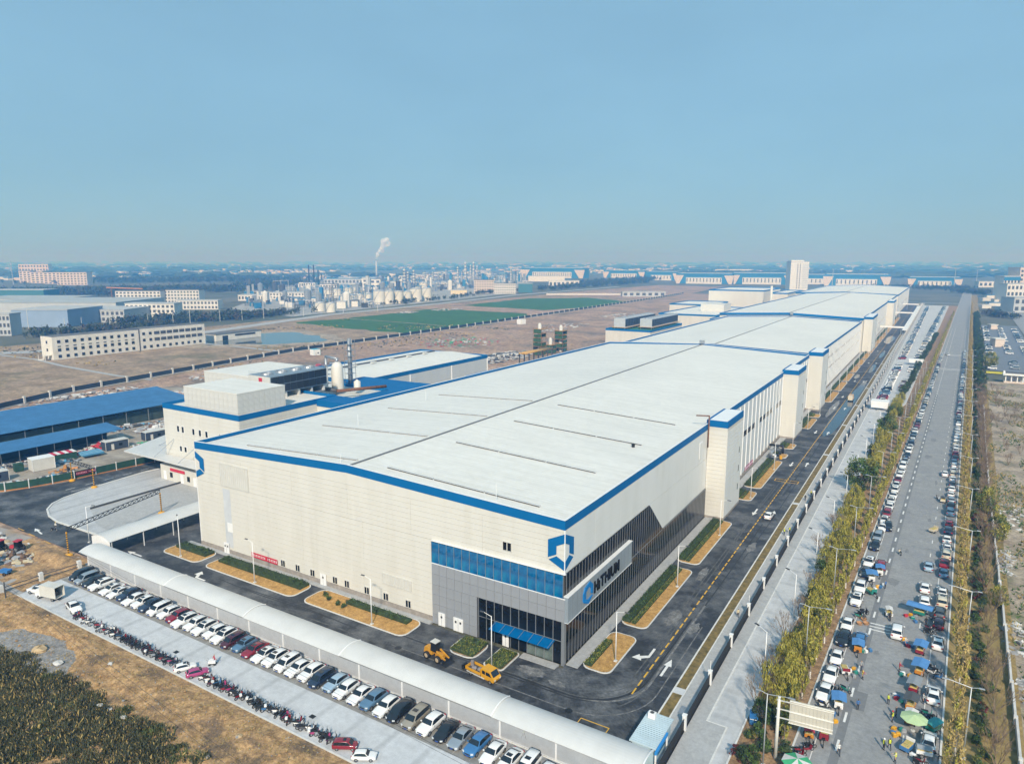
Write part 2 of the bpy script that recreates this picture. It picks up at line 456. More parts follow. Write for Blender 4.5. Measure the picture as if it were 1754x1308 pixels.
LOTC = mat('lot_concrete', (0.50, 0.515, 0.53), 0.8, var=0.07, scale=0.3, world=True, grain=(1.2, 0.07), lines=('X', 6.0, 0.16), streak=((0.12, 0.5, 1), (0.90, 0.90, 0.90)), big=(0.07, (0.38, 0.39, 0.40), 0.48, 0.80))
SIDEC = mat('side_lot_concrete', (0.47, 0.48, 0.49), 0.8, var=0.07, scale=0.3, world=True, grain=(1.2, 0.07), lines=('Y', 7.0, 0.14), streak=((0.6, 0.05, 1), (0.88, 0.88, 0.87)), big=(0.07, (0.37, 0.38, 0.385), 0.48, 0.80))
APRON = mat('apron_concrete', (0.43, 0.44, 0.45), 0.8, var=0.08, scale=0.3, world=True, grain=(1.0, 0.08), lines=('X', 6.0, 0.14), streak=((0.6, 0.06, 1), (0.86, 0.86, 0.86)))
# ------------------------------------------------------------------ the setting: ground, roads, pavements, fields, water
rnd = random.Random(7)
def hnoise(x, y):
    from mathutils import noise
    return noise.noise(Vector((x, y, 0.3)))
def pubL(y): return 35.2 + 0.0285 * y
def pubR(y): return 51.6 + 0.0270 * y

def rag(poly, amp, step=12.0, seed=1):
    """the same outline with an uneven edge"""
    q_ = random.Random(seed); out = []
    for a, b in zip(poly, poly[1:] + poly[:1]):
        d = math.hypot(b[0] - a[0], b[1] - a[1]); n = max(1, int(d / step))
        for i in range(n): out.append((a[0] + (b[0] - a[0]) * i / n + q_.gauss(0, amp), a[1] + (b[1] - a[1]) * i / n + q_.gauss(0, amp)))
    return out
struct('ground', MB().sheet([(-29000, -29000), (29000, -29000), (29000, 29000), (-29000, 29000)], -0.30), TERR)
struct('construction_ground', MB().sheet([(-345, -150), (-90, -150), (-90, 1290), (-386, 1290), (-368, 993), (-350, 470), (-345, 248), (-316, 122)], -0.16), CLAY)
struct('rough_field', MB().sheet([(-316, -200), (-316, 122), (-345, 248), (-350, 470), (-368, 993), (-392, 1290), (-620, 1300), (-585, 520), (-560, 200), (-540, -200)], -0.20), GRASS)
struct('wheat_field', MB().sheet(rag([G(500, 552), G(585, 546), G(745, 528), G(905, 537), G(880, 548), G(760, 566), G(690, 570), G(590, 562)], 2.2), -0.12), FIELD)
struct('wheat_field', MB().sheet(rag([G(790, 523), G(905, 511), G(1010, 510), G(1075, 516), G(1010, 526), G(930, 531)], 2.5, 14, 2), -0.12), FIELD)
struct('waste_plot', MB().sheet([G(700, 527), G(880, 509), G(1000, 532), G(905, 541), G(740, 529)], -0.155), CLAY)
struct('far_plot', MB().sheet([G(935, 503), G(1130, 488), G(1240, 491), G(1185, 502), G(1100, 512)], -0.15), CLAY)
# pond with an uneven shore
pp = []
for i in range(40):
    a = 2 * math.pi * i / 40
    q = 1 + 0.14 * math.sin(3 * a + 1) + 0.08 * math.sin(7 * a)
    pp.append((-432 + 58 * q * math.cos(a) * 0.80, 298 + 47 * q * math.sin(a)))
struct('pond', MB().sheet(pp, -0.10), WATER)
m = MB()
for i in range(40):
    a, b = pp[i], pp[(i + 1) % 40]
    c = (-432, 298)
    o1 = (a[0] + (a[0] - c[0]) * 0.13, a[1] + (a[1] - c[1]) * 0.13); o2 = (b[0] + (b[0] - c[0]) * 0.13, b[1] + (b[1] - c[1]) * 0.13)
    m.face([(a[0], a[1], -0.09), (b[0], b[1], -0.09), (o2[0], o2[1], 0.5), (o1[0], o1[1], 0.5)])
    o3 = (o1[0] + (o1[0] - c[0]) * 0.18, o1[1] + (o1[1] - c[1]) * 0.18); o4 = (o2[0] + (o2[0] - c[0]) * 0.18, o2[1] + (o2[1] - c[1]) * 0.18)
    m.face([(o1[0], o1[1], 0.5), (o2[0], o2[1], 0.5), (o4[0], o4[1], -0.19), (o3[0], o3[1], -0.19)])
struct('pond_bank', m, WASTE)
def ribbon(name, pts, w, z, mt):
    m = MB()
    for (a, b) in zip(pts[:-1], pts[1:]):
        d = Vector((b[0] - a[0], b[1] - a[1])).normalized(); n = (-d[1] * w / 2, d[0] * w / 2)
        m.face([(a[0] - n[0], a[1] - n[1], z), (b[0] - n[0], b[1] - n[1], z), (b[0] + n[0], b[1] + n[1], z), (a[0] + n[0], a[1] + n[1], z)])
    return struct(name, m, mt)
struct('refinery_yard', MB().sheet([G(395, 528), G(500, 542), G(760, 515), G(905, 499), G(900, 480), G(520, 480)], -0.18), mat('yard_concrete', (0.30, 0.30, 0.29), 0.9, var=0.3, scale=0.03, world=True, grain=(0.2, 0.3)))
ribbon('field_road', [G(-60, 607), G(60, 602), G(250, 583), G(400, 562), G(560, 539), G(760, 519), G(880, 505.5), G(960, 499), G(1060, 491)], 16, -0.06, CONC2)
ribbon('footpath', [G(0, 608), G(60, 615), G(110, 627), G(200, 643), G(260, 650)], 3.0, -0.05, CONC2)
ribbon('footpath', [G(350, 588), G(420, 595), G(500, 604)], 4.0, -0.05, CONC2)
ribbon('farm_track', [G(590, 545), G(690, 552), G(760, 558)], 3.0, -0.045, WASTE)

# the works site: asphalt yards and roads
FRONT0 = -15.0
struct('inner_road', MB().sheet([(-230, -17.5), (17.2, -17.5), (17.2, 1150), (0.3, 1150), (0.3, -1.0), (-93, -1.0), (-93, 60), (-167, 60), (-168, 8), (-174, -8), (-200, -14), (-230, -15.5)], 0.0), ASPH)
struct('walkway_floor', MB().sheet([(-106, -20.1), (21, -20.1), (21, -16.0), (-106, -16.0)], 0.012), CONC2)
ap = [G(332, 791), G(250, 808), G(160, 835), G(110, 853), G(90, 863), G(81, 873), G(84, 884), G(98, 894), G(165, 916)]
ap += [(-112, -9.0), (-112, 27), (-147, 27)]
struct('loading_apron', MB().prism(ap, -0.2, 0.12), APRON)
struct('dock_ramp', MB().sheet([(-137.9, -1), (-126, -6), (-112.3, -7.5), (-112.3, 24.4), (-137.9, 24.4)], 0.126), CONC2)
m = MB()
for a, b in zip(ap[:9], ap[1:10]):
    m.bar((a[0], a[1], 0.09), (b[0], b[1], 0.09), 0.42)
struct('apron_kerb', m, KERB)
m = MB().bx(-138.2, -137.95, -1, 27, 0.12, 0.62)
struct('ramp_wall', m, DGREY)
# wet stretch of the inner road
wp = [(12.2, 190), (13.5, 182), (15.6, 188), (16.5, 205), (16.6, 300), (15.8, 330), (14.2, 318), (13.0, 290), (12.6, 250), (11.6, 215)]
struct('wet_road', MB().sheet(wp, 0.004), WET)
# sprinkled look: more damp patches further on
for (x0, y0, x1, y1) in ((12.8, 355, 15.9, 400), (8.4, 215, 11.3, 262), (8.3, 330, 11, 350), (13, 430, 16, 470), (8.6, 520, 15.8, 600)):
    pts = []
    for i in range(18):
        a = 2 * math.pi * i / 18; q = rnd.uniform(0.75, 1.0)
        pts.append(((x0 + x1) / 2 + (x1 - x0) / 2 * q * math.cos(a), (y0 + y1) / 2 + (y1 - y0) / 2 * q * math.sin(a)))
    struct('wet_road', MB().sheet(pts, 0.004), WET)

# kerbs of the inner road, verge, walk, outer strip
def kerb_line(name, x0, x1, y0, y1, h=0.13):
    return struct(name, MB().bx(x0, x1, y0, y1, -0.2, h), KERB)
kerb_line('kerb', 17.2, 17.45, -12, 1150)
kerb_line('kerb', 18.9, 19.1, -12, 1150, 0.12)
struct('verge', MB().bx(17.45, 18.9, -10, 1150, -0.2, 0.10), VERGE)
for y in (2, 99, 155, 205, 250, 300, 350, 400, 460, 520):
    struct('paving_gap', MB().bx(17.3, 19.0, y, y + 1.6, 0, 0.125), CONC)
struct('inner_walk', MB().bx(19.1, 21.55, -14, 1150, -0.2, 0.09), CONC2)
struct('outer_walk', MB().bx(21.75, 23.6, -32, 1150, -0.2, 0.08), CONC2)
kerb_line('edge_strip', 23.6, 23.85, -2, 1150, 0.10)
struct('entrance_pad', MB().bx(23.6, 26.4, -32, -2.0, -0.2, 0.105), CONC2)
m = MB(); m.bx(26.4, 26.6, -32, -2, -0.2, 0.12); m.bx(23.85, 26.6, -2.0, -1.8, -0.2, 0.12)
struct('edge_strip', m, KERB)
struct('side_lot', MB().sheet([(23.8, -34), (28.2, -34), (28.3, 8), (29.6, 40), (30.0, 130), (30.5, 225), (36.5, 265), (39.5, 420), (46, 700), (55, 1100), (23.8, 1100)], 0.02), SIDEC)
struct('drain_cover', MB().bx(19.6, 20.7, -2.4, -0.4, 0.09, 0.115), STEEL)
# the planted strip west of the public road and its kerbs
m = MB(); ys = [-34, 8, 40, 130, 225, 265, 420, 700, 1100]; xl = [28.45, 28.55, 29.85, 30.25, 30.75, 36.75, 39.75, 46.25, 55.25]
for i in range(8):
    m.face([(xl[i], ys[i], 0.06), (pubL(ys[i]) - 0.25, ys[i], 0.06), (pubL(ys[i + 1]) - 0.25, ys[i + 1], 0.06), (xl[i + 1], ys[i + 1], 0.06)])
struct('planting_bed', m, MULCH)
m = MB()
for i in range(8):
    m.extr([(xl[i] - 0.25, ys[i], -0.1), (xl[i], ys[i], -0.1), (xl[i], ys[i], 0.15), (xl[i] - 0.25, ys[i], 0.15)], (xl[i + 1] - xl[i], ys[i + 1] - ys[i], 0))
struct('bed_kerb', m, KERB)
def slant(name, f, dx0, dx1, y0, y1, z0, z1, mt):
    return struct(name, MB().extr([(f(y0) + dx0, y0, z0), (f(y0) + dx1, y0, z0), (f(y0) + dx1, y0, z1), (f(y0) + dx0, y0, z1)], (f(y1) - f(y0), y1 - y0, 0)), mt)
slant('kerb', pubL, -0.25, 0, -40, 1600, -0.1, 0.14, KERB)
slant('kerb', pubR, 0, 0.25, -40, 1600, -0.1, 0.14, KERB)
struct('public_road', MB().sheet([(pubL(-60), -60), (pubR(-60), -60), (pubR(1800), 1800), (pubL(1800), 1800)], 0.0), ROAD)
struct('cross_road', MB().sheet([(-150, 1160), (400, 1160), (400, 1178), (-150, 1178)], 0.006), ROAD)
# darker repaired lane strip of the public road
def pubX(t, y): return pubL(y) + t * (pubR(y) - pubL(y))
struct('road_patch', MB().sheet([(pubX(0.26, -40), -40), (pubX(0.33, -40), -40), (pubX(0.33, 300), 300), (pubX(0.26, 300), 300)], 0.004), ROADP)
struct('road_patch', MB().sheet([(pubX(0.10, 12), 12), (pubX(0.42, 12), 12), (pubX(0.42, 17), 17), (pubX(0.10, 17), 17)], 0.008), ROADP)
def dashes(name, fx, y0, y1, ln, gap, w, z, mt):
    m = MB(); y = y0
    while y < y1:
        m.sheet([(fx(y) - w / 2, y), (fx(y) + w / 2, y), (fx(y + ln) + w / 2, y + ln), (fx(y + ln) - w / 2, y + ln)], z); y += ln + gap
    return struct(name, m, mt)
dashes('lane_marking', lambda y: pubX(0.295, y), -20, 700, 2.6, 4.4, 0.32, 0.012, LINEW)
dashes('lane_marking', lambda y: pubX(0.74, y), -20, 700, 2.2, 6.8, 0.18, 0.012, LINEW)
dashes('edge_marking', lambda y: pubX(0.135, y), -20, 700, 30, 0.0, 0.12, 0.012, LINEW)
dashes('edge_marking', lambda y: pubX(0.865, y), -20, 700, 30, 0.0, 0.12, 0.012, LINEW)
for yy in (38.0, 39.2, 40.4):
    struct('rumble_marking', MB().sheet([(pubX(0.28, yy), yy), (pubX(0.55, yy), yy), (pubX(0.55, yy), yy + 0.35), (pubX(0.28, yy), yy + 0.35)], 0.013), LINEW)
for yy in (395, 400, 470, 476):
    struct('rumble_marking', MB().sheet([(pubX(0.15, yy), yy), (pubX(0.85, yy), yy), (pubX(0.85, yy), yy + 0.9), (pubX(0.15, yy), yy + 0.9)], 0.013), LINEW)
# east verge and waste ground beyond the low wall
struct('east_verge', MB().sheet([(pubR(-60) + 0.25, -60), (pubR(-60) + 9.5, -60), (pubR(1500) + 9.5, 1500), (pubR(1500) + 0.25, 1500)], 0.05), mat('straw_verge', (0.24, 0.17, 0.06), 0.95, var=0.35, scale=0.8, world=True, bump=0.6, bscale=6, col2=(0.36, 0.26, 0.10), big=(0.10, (0.12, 0.11, 0.04), 0.5, 0.75)))
struct('waste_ground', MB().sheet([(pubR(-60) + 9.5, -60), (260, -60), (260, 360), (pubR(360) + 9.5, 360)], 0.02), WASTE)
struct('car_park', MB().sheet([(pubR(470) + 10, 405), (101, 405), (112, 760), (pubR(760) + 10, 760)], 0.025), mat('grey_lot', (0.15, 0.17, 0.20), 0.85, var=0.12, scale=0.2, world=True))
struct('side_street', MB().sheet([(104, 380), (118, 380), (136, 1000), (118, 1000)], 0.02), ROAD)
struct('flower_bed', MB().sheet([(pubR(370) + 10.5, 392), (100, 392), (100, 401), (pubR(370) + 10.5, 401)], 0.035), mat('rape_flowers', (0.55, 0.46, 0.02), 0.9, var=0.3, scale=1.0, world=True))

# inner road paint
dashes('centre_marking', lambda y: 12.3, -1.5, 560, 1.75, 0.75, 0.24, 0.010, LINEY)
struct('centre_marking', MB().sheet([(12.25, 560), (12.45, 560), (12.45, 1150), (12.25, 1150)], 0.010), LINEY)
def arrow(x, y, rz, bend=0, s=1.0):
    pts = [(-0.2, 0), (0.2, 0), (0.2, 3.2), (0.65, 3.2), (0, 5.4), (-0.65, 3.2), (-0.2, 3.2)]
    if bend:
        pts = [(-0.2, 0), (0.2, 0), (0.2, 3.0), (-0.9, 3.9), (-0.7, 4.5), (-2.4, 4.3), (-1.6, 2.8), (-1.35, 3.3), (-0.2, 2.5)]
        pts = [(p[0] * bend, p[1]) for p in pts]
    ca, sa = math.cos(rz), math.sin(rz)
    struct('road_arrow', MB().sheet([(x + s * (p[0] * ca - p[1] * sa), y + s * (p[0] * sa + p[1] * ca)) for p in pts], 0.011), LINEW)
arrow(10.9, 12.2, math.pi, -1); arrow(14.4, 5.2, 0)
arrow(10.3, 90.5, math.pi); arrow(14.5, 86, 0); arrow(10.3, 141, math.pi); arrow(14.5, 138, 0)
for y in (186, 238, 268, 320, 400, 470): arrow(10.2, y + 5, math.pi); arrow(14.4, y, 0)
struct('road_marking_box', MB().bx(8.2, 8.32, -14.5, -10.5, 0.004, 0.010).bx(8.2, 12.6, -10.6, -10.45, 0.004, 0.011).bx(12.5, 12.62, -14.5, -10.5, 0.004, 0.010), LINEY)
struct('road_marking_box', MB().bx(9.0, 15.6, 118.0, 118.25, 0.005, 0.011).bx(9.0, 15.6, 120.2, 120.45, 0.005, 0.011).bx(9.0, 9.2, 118.25, 120.2, 0.005, 0.011).bx(15.4, 15.6, 118.25, 120.2, 0.005, 0.011), LINEY)
arrow(-98.5, -11.0, math.pi / 2, 0); arrow(-76, -11.2, math.pi / 2, -1)
arrow(-131, -16.0, R(80), 0); arrow(-128, -20.4, R(-100), 0)
struct('lane_marking', MB().bx(-140, -137, -17.2, -17.0, 0.004, 0.012).bx(-134, -131, -17.6, -17.4, 0.004, 0.012).bx(-126, -123, -18.0, -17.8, 0.004, 0.012).bx(-120, -117, -18.2, -18.0, 0.004, 0.012), LINEY)
for i in range(6):
    struct('lane_marking', MB().bx(-160.6, -160.4, 4 + i * 5.5, 6.6 + i * 5.5, 0.004, 0.012), LINEW)
struct('lane_marking', MB().bx(-157.6, -157.4, 4, 12, 0.004, 0.012), LINEW)

# front parking lot
struct('parking_lot', MB().sheet([(-101.5, -34), (23.6, -34), (23.6, -26.2), (-101.5, -26.2)], 0.02), LOTC)
struct('parking_bays', MB().sheet([(-101.5, -26.2), (23.6, -26.2), (23.6, -21.7), (-101.5, -21.7)], 0.024), LOTP)
struct('gravel_strip', MB().sheet([(-103, -21.7), (23.6, -21.7), (23.6, -20.15), (-103, -20.15)], 0.022), GRAVEL)
m = MB()
for i in range(46):
    m.bx(-101 + i * 2.72, -100.9 + i * 2.72, -26.0, -21.9, 0.026, 0.030)
struct('bay_line', m, mat('worn_line', (0.36, 0.35, 0.33), 0.85, var=0.3, scale=1.5, world=True))
kerb_line('kerb', -101.5, 23.6, -34.25, -34.0, 0.10)
kerb_line('kerb', -103, 23.6, -20.25, -20.1, 0.14)
for x in (-57, -25, 7):
    struct('drain_cover', MB().bx(x, x + 0.9, -30.6, -29.9, 0.022, 0.034), DARK)
for (x, y) in ((-26, -10.0), (6, -10), (-45, -9.6), (12, 30), (-80, -13)):
    struct('manhole_cover', MB().lathe((x, y, 0.004), [(0.0, 0.008), (0.45, 0.008), (0.62, 0.002)], 14), DARK)

# foreground earth bank (real relief) and the weedy hollow below it
HOL = G(38, 1118)
def bank_h(x, y):
    t = (-34.3 - y)
    base = 0.25 * math.exp(-((t - 3.5) / 2.2) ** 2) + 0.9 * math.exp(-((t - 13 - 2 * math.sin(x * 0.09)) / 3.4) ** 2) * (0.6 + 0.4 * hnoise(x * 0.05, 2))
    n = 0.45 * hnoise(x * 0.22, y * 0.22) + 0.16 * hnoise(x * 0.7, y * 0.7) + 0.08 * hnoise(x * 1.9, y * 1.9)
    for rc in (7.2, 9.0):
        n -= 0.16 * math.exp(-((t - rc - 0.05 * (x + 60) - 0.5 * math.sin(x * .13)) / 0.35) ** 2)
    n += 0.22 * abs(hnoise(x * 0.45 + 9, y * 0.45)) + 0.10 * hnoise(x * 3.1, y * 3.1)
    e = min(1.0, max(0.0, t / 2.0))
    hl = math.hypot((x - HOL[0]) / 13.0, (y - HOL[1]) / 6.0) + 0.18 * hnoise(x * .3, y * .3)
    f = min(1.0, max(0.0, (hl - 0.92) / 0.10))
    return 0.02 + max(-0.22, ((base + n + 0.1) * e + 0.22) * f - 0.22)
def grid(name, x0, x1, y0, y1, st, hf, mt, kind='structure'):
    nx = int((x1 - x0) / st); ny = int((y1 - y0) / st); m = MB()
    for j in range(ny + 1):
        for i in range(nx + 1):
            x, y = x0 + i * st, y0 + j * st
            m.v.append((x, y, hf(x, y)))
    for j in range(ny):
        for i in range(nx):
            k = j * (nx + 1) + i
            m.f.append((k, k + 1, k + nx + 2, k + nx + 1)); m.m.append(0)
    return struct(name, m, mt, kind, True, False)
grid('earth_bank', -112, 6, -82, -34.3, 0.45, bank_h, SOIL)
grid('earth_mound', -130, -101.7, -33, -18, 0.5, lambda x, y: 0.05 + 1.0 * max(0, 1 - math.hypot((x + 113) / 11, (y + 21.5) / 2.8)) + 0.2 * hnoise(x * 0.5, y * 0.5), SOIL)
struct('gravel_hollow', MB().lathe((HOL[0], HOL[1], 0), [(0, -.17), (15, -.17)], 24), mat('hollow_grit', (0.23, 0.22, 0.21), .95, var=.3, scale=.5, world=True, grain=(2, .35), bump=.5, bscale=4))
struct('store_yard', MB().sheet([(-176, -60), (-101.5, -60), (-101.5, -18), (-140, -18.5), (-180, -24)], -0.02), mat('yard_slab', (0.30, 0.29, 0.28), 0.9, var=0.3, scale=0.4, world=True, bump=0.5, bscale=3, big=(0.1, (0.30, 0.20, 0.11), 0.45, 0.65)))
struct('shed_yard', MB().sheet([(-290, -40), (-169, -25), (-167, 60), (-165, 140), (-290, 120)], -0.05), mat('yard_dust', (0.30, 0.25, 0.19), 0.95, var=0.3, scale=0.2, world=True, bump=0.5, bscale=2, col2=(0.40, 0.36, 0.30), big=(0.06, (0.15, 0.13, 0.11), 0.5, 0.75)))

# garden beds with kerbs along the front and the east side of the hall
def bed(x0, x1, y0, y1, r=1.6, side='y-', z=0.13, mt=None):
    """rounded lawn bed with a pale kerb ring"""
    pts = []
    for (cx, cy, a0) in ((x1 - r, y1 - r, 0), (x0 + r, y1 - r, 90), (x0 + r, y0 + r, 180), (x1 - r, y0 + r, 270)):
        for k in range(5):
            a = R(a0 + 22.5 * k); pts.append((cx + r * math.cos(a), cy + r * math.sin(a)))
    cxm, cym = (x0 + x1) / 2, (y0 + y1) / 2
    fx = (x1 - x0 - 0.36) / (x1 - x0); fy = (y1 - y0 - 0.36) / (y1 - y0)
    inner = [(cxm + (p[0] - cxm) * fx, cym + (p[1] - cym) * fy) for p in pts]
    m = MB(); n = len(pts)
    for i in range(n):
        j = (i + 1) % n
        m.face([(*pts[i], -0.1), (*pts[j], -0.1), (*pts[j], z), (*pts[i], z)])
        m.face([(*pts[i], z), (*pts[j], z), (*inner[j], z), (*inner[i], z)])
    struct('bed_kerb', m, KERB)
    struct('lawn', MB().sheet(inner, z - 0.03), mt or LAWN)
FBEDS = [(-97.5, -85.0), (-82.5, -55.2), (-52.6, -27.4)]
for (a, b) in FBEDS: bed(a, b, -7.2, -1.25)
bed(-18.6, -13.1, -6.6, -0.9, 1.7, mt=MULCH); bed(-11.2, -7.4, -6.9, -0.9, 0.7, mt=MULCH)
struct('hall_apron', MB().bx(-97, -26.2, -1.2, -0.02, -0.2, 0.14), CONC2)
struct('lobby_step', MB().bx(-7.2, -0.6, -1.9, -0.35, -0.2, 0.10), CONC2)
SBEDS = [(1.0, 13.8), (17.0, 45.0), (48.0, 77.0), (95.5, 104), (107.5, 140), (144, 150), (157, 165), (192, 212), (215, 222)]
SBEDS += [(252 + 34 * i, 282 + 34 * i) for i in range(17)]
for (a, b) in SBEDS: bed(2.5, 7.45, a, b, 1.4)
struct('side_apron', MB().bx(0.35, 2.4, 0.2, 840, -0.2, 0.12), CONC2)

# dust trails and tyre marks on the fresh asphalt
def trail(pts, w, mt, z):
    m = MB()
    for (a, b) in zip(pts[:-1], pts[1:]):
        d = Vector((b[0] - a[0], b[1] - a[1])); n = Vector((-d[1], d[0])).normalized() * w / 2
        m.face([(a[0] - n[0], a[1] - n[1], z), (b[0] - n[0], b[1] - n[1], z), (b[0] + n[0], b[1] + n[1], z), (a[0] + n[0], a[1] + n[1], z)])
    struct('tyre_mark', m, mt)
TM = [mat('dust_trail', (0.085, 0.087, 0.088), .8, var=.5, scale=.9, world=True, grain=(2.5, .4)), mat('rubber_trail', (0.022, 0.023, 0.025), .7, var=.4, scale=.9, world=True, grain=(2.5, .3)), mat('pale_dust', (0.15, 0.15, 0.148), .85, var=.5, scale=.7, world=True, grain=(2.0, .4))]
qq = random.Random(3)
for k in range(9):                      # lengthwise trails on the inner road
    x = qq.uniform(8.6, 16.2); y0 = qq.uniform(-2, 120); L_ = qq.uniform(25, 90)
    trail([(x + .25 * math.sin((y0 + s * L_) * .05 + k), y0 + s * L_) for s in [i / 12 for i in range(13)]], qq.uniform(.18, .32), TM[k % 2], .0020 + .0002 * k)
for k in range(8):                      # arcs through the corner
    r_ = qq.uniform(5, 11); cx, cy = 4.5 + qq.uniform(-1.5, 1), 1.5 + qq.uniform(-1.5, 1.5)
    pts = [(cx + r_ * math.cos(R(-95 + 9.5 * i)), cy + r_ * math.sin(R(-95 + 9.5 * i))) for i in range(11)]
    trail([(-18 - qq.uniform(0, 12), pts[0][1])] + pts + [(pts[-1][0], 16 + qq.uniform(0, 18))], qq.uniform(.16, .34), TM[(0, 1, 2)[k % 3]], .0040 + .0002 * k)
for k in range(6):
    y = qq.uniform(-15.2, -8.5); x0 = qq.uniform(-95, -40); L_ = qq.uniform(20, 45)
    trail([(x0 + s * L_, y + .3 * math.sin(s * 5 + k)) for s in [i / 10 for i in range(11)]], qq.uniform(.18, .3), TM[k % 2], .0060 + .0002 * k)
for (x, y, rx, ry) in ((-3.5, -4.2, 3.2, 1.6), (10.2, 24, 1.5, 4.5), (14.5, 22, 1.0, 2.6), (9.4, 44, 1.0, 5), (1.5, -5.0, 1.8, .9), (14.8, 64, 1.1, 4)):
    pts = [(x + rx * qq.uniform(.55, 1.0) * math.cos(R(20 * i)), y + ry * qq.uniform(.55, 1.0) * math.sin(R(20 * i))) for i in range(18)]
    struct('dust_patch', MB().sheet(pts, .0075), TM[2])
for k in range(12):                     # stains of the public road
    y = qq.uniform(5, 230); x = pubX(qq.uniform(.25, .82), y); rx, ry = qq.uniform(.4, 1.5), qq.uniform(.8, 4)
    pts = [(x + rx * qq.uniform(.5, 1.0) * math.cos(R(24 * i)), y + ry * qq.uniform(.5, 1.0) * math.sin(R(24 * i))) for i in range(15)]
    struct('road_stain', MB().sheet(pts, .0055 + .0001 * k), mat('road_stain', (0.185, 0.188, 0.19), .85, var=.2, scale=.8, world=True, grain=(2, .2)))
# ------------------------------------------------------------------ the long factory halls
def pane_mesh(name, ax, a0, a1, z0, z1, mt, th=0.05):
    """flat pane centred on the origin; ax 'x' lies along x, 'y' lies along y"""
    m = MB()
    w, h = a1 - a0, z1 - z0
    m.box((0, 0, 0), (w, th, h) if ax == 'x' else (th, w, h))
    return m.mesh(name, mt)

def gable_hall(name, label, x0, x1, y0, y1, eave, ridge, band=1.6, base=0.0):
    """core walls, two roof slopes, ridge cap, blue parapets; returns the thing"""
    t = thing(name, label, 'factory hall', ((x0 + x1) / 2, y0, base))
    xm = (x0 + x1) / 2
    w = MB()
    i = 0.15
    prof = [(x0 + i, base), (x1 - i, base), (x1 - i, eave - band - 0.3), (xm, ridge - band - 0.3), (x0 + i, eave - band - 0.3)]
    w.extr([(p[0], y0 + i, p[1]) for p in prof], (0, y1 - y0 - 2 * i, 0))
    part(t, 'wall', w, CREAMW, True)
    for s, xe in ((1, x1), (-1, x0)):
        r = MB()
        xa, xb = xm, xe - s * 0.55
        r.extr([(xa, y0 + 0.5, ridge - 0.45), (xb, y0 + 0.5, eave - 0.75), (xb, y0 + 0.5, eave - 0.95), (xa, y0 + 0.5, ridge - 0.65)], (0, y1 - y0 - 1.0, 0))
        part(t, 'roof_slope', r, ROOF, True)
        g = MB().bx(min(xb, xb + s * 0.28), max(xb, xb + s * 0.28), y0 + 0.5, y1 - 0.5, eave - 1.2, eave - 0.95)
        part(t, 'gutter', g, DGREY, True)
        p = MB().bx(min(xe, xe - s * 0.26), max(xe, xe - s * 0.26), y0 + 0.27, y1 - 0.27, eave - band, eave)
        part(t, 'side_parapet', p, BLUE, True)
        c = MB().bx(min(xe + s * .05, xe - s * 0.30), max(xe + s * .05, xe - s * 0.30), y0 + 0.33, y1 - 0.33, eave, eave + 0.06)
        part(t, 'parapet_cap', c, WHITE, True)
        e = MB().bx(min(xe, xe - s * 0.24), max(xe, xe - s * 0.24), y0 + 0.27, y1 - 0.27, eave - band - 0.4, eave - band - 0.003)
        part(t, 'eave_strip', e, CREAM, True)
    for yy, s in ((y0, 1), (y1, -1)):
        f = MB().extr([(x0, yy, eave - band), (x0, yy, eave), (xm, yy, ridge), (x1, yy, eave), (x1, yy, eave - band), (xm, yy, ridge - band)], (0, s * 0.26, 0))
        part(t, 'gable_parapet', f, BLUE, True)
        c = MB()
        for xa, za, xb, zb in ((x0, eave, xm, ridge), (xm, ridge, x1, eave)):
            c.extr([(xa, yy - s * 0.05, za + 0.003), (xb, yy - s * 0.05, zb + 0.003), (xb, yy - s * 0.05, zb + 0.07), (xa, yy - s * 0.05, za + 0.07)], (0, s * 0.36, 0))
        part(t, 'parapet_cap', c, WHITE, True)
    k = MB().extr([(xm - 0.32, y0 + 0.5, ridge - 0.44), (xm + 0.32, y0 + 0.5, ridge - 0.44), (xm + 0.12, y0 + 0.5, ridge - 0.25), (xm - 0.12, y0 + 0.5, ridge - 0.25)], (0, y1 - y0 - 1, 0))
    part(t, 'ridge_cap', k, mat('ridge_grey', (0.13, 0.132, 0.135), 0.6), True)
    return t

def wall_panels_front(t, x0, x1, y, z0, z1, rows, cols, proud=0.10):
    """horizontal wall panels, each its own piece with a recessed joint"""
    h = (z1 - z0) / rows; w = (x1 - x0) / cols
    me = MB().box((0, 0, 0), (w - 0.035, proud, h - 0.03)).mesh('wall_panel', CREAM)
    for r in range(rows):
        for c in range(cols):
            partm(t, 'wall_panel', me, (x0 + (c + .5) * w - t.location[0], y - t.location[1] + 0.15 - proud / 2, z0 + (r + .5) * h))

A = gable_hall('factory_hall', 'nearest white-roofed cream hall with grey entrance block, shield emblem and blue roof edge', -92.9, 0.0, 0.0, 229.0, 24.3, 26.15)
wall_panels_front(A, -92.8, -26.1, 0.0, 1.0, 15.5, 14, 4)
wall_panels_front(A, -92.8, -0.12, 0.0, 15.55, 22.25, 7, 6)
part(A, 'gable_panel', MB().extr([(-92.8, 0.05, 22.27), (-0.12, 0.05, 22.27), (-0.12, 0.05, 22.69), (-46.45, 0.05, 24.54), (-92.8, 0.05, 22.69)], (0, 0.1, 0)), CREAM, True)
part(A, 'plinth', MB().bx(-92.95, -26.15, -0.12, 0.14, 0, 0.97), PLINTH, True)
part(A, 'corner_post', MB().bx(-0.12, 0.06, -0.06, 0.12, 15.5, 22.68), WHITE, True)
part(A, 'corner_post', MB().bx(-92.98, -92.8, -0.06, 0.12, 0.98, 22.68), WHITE, True)
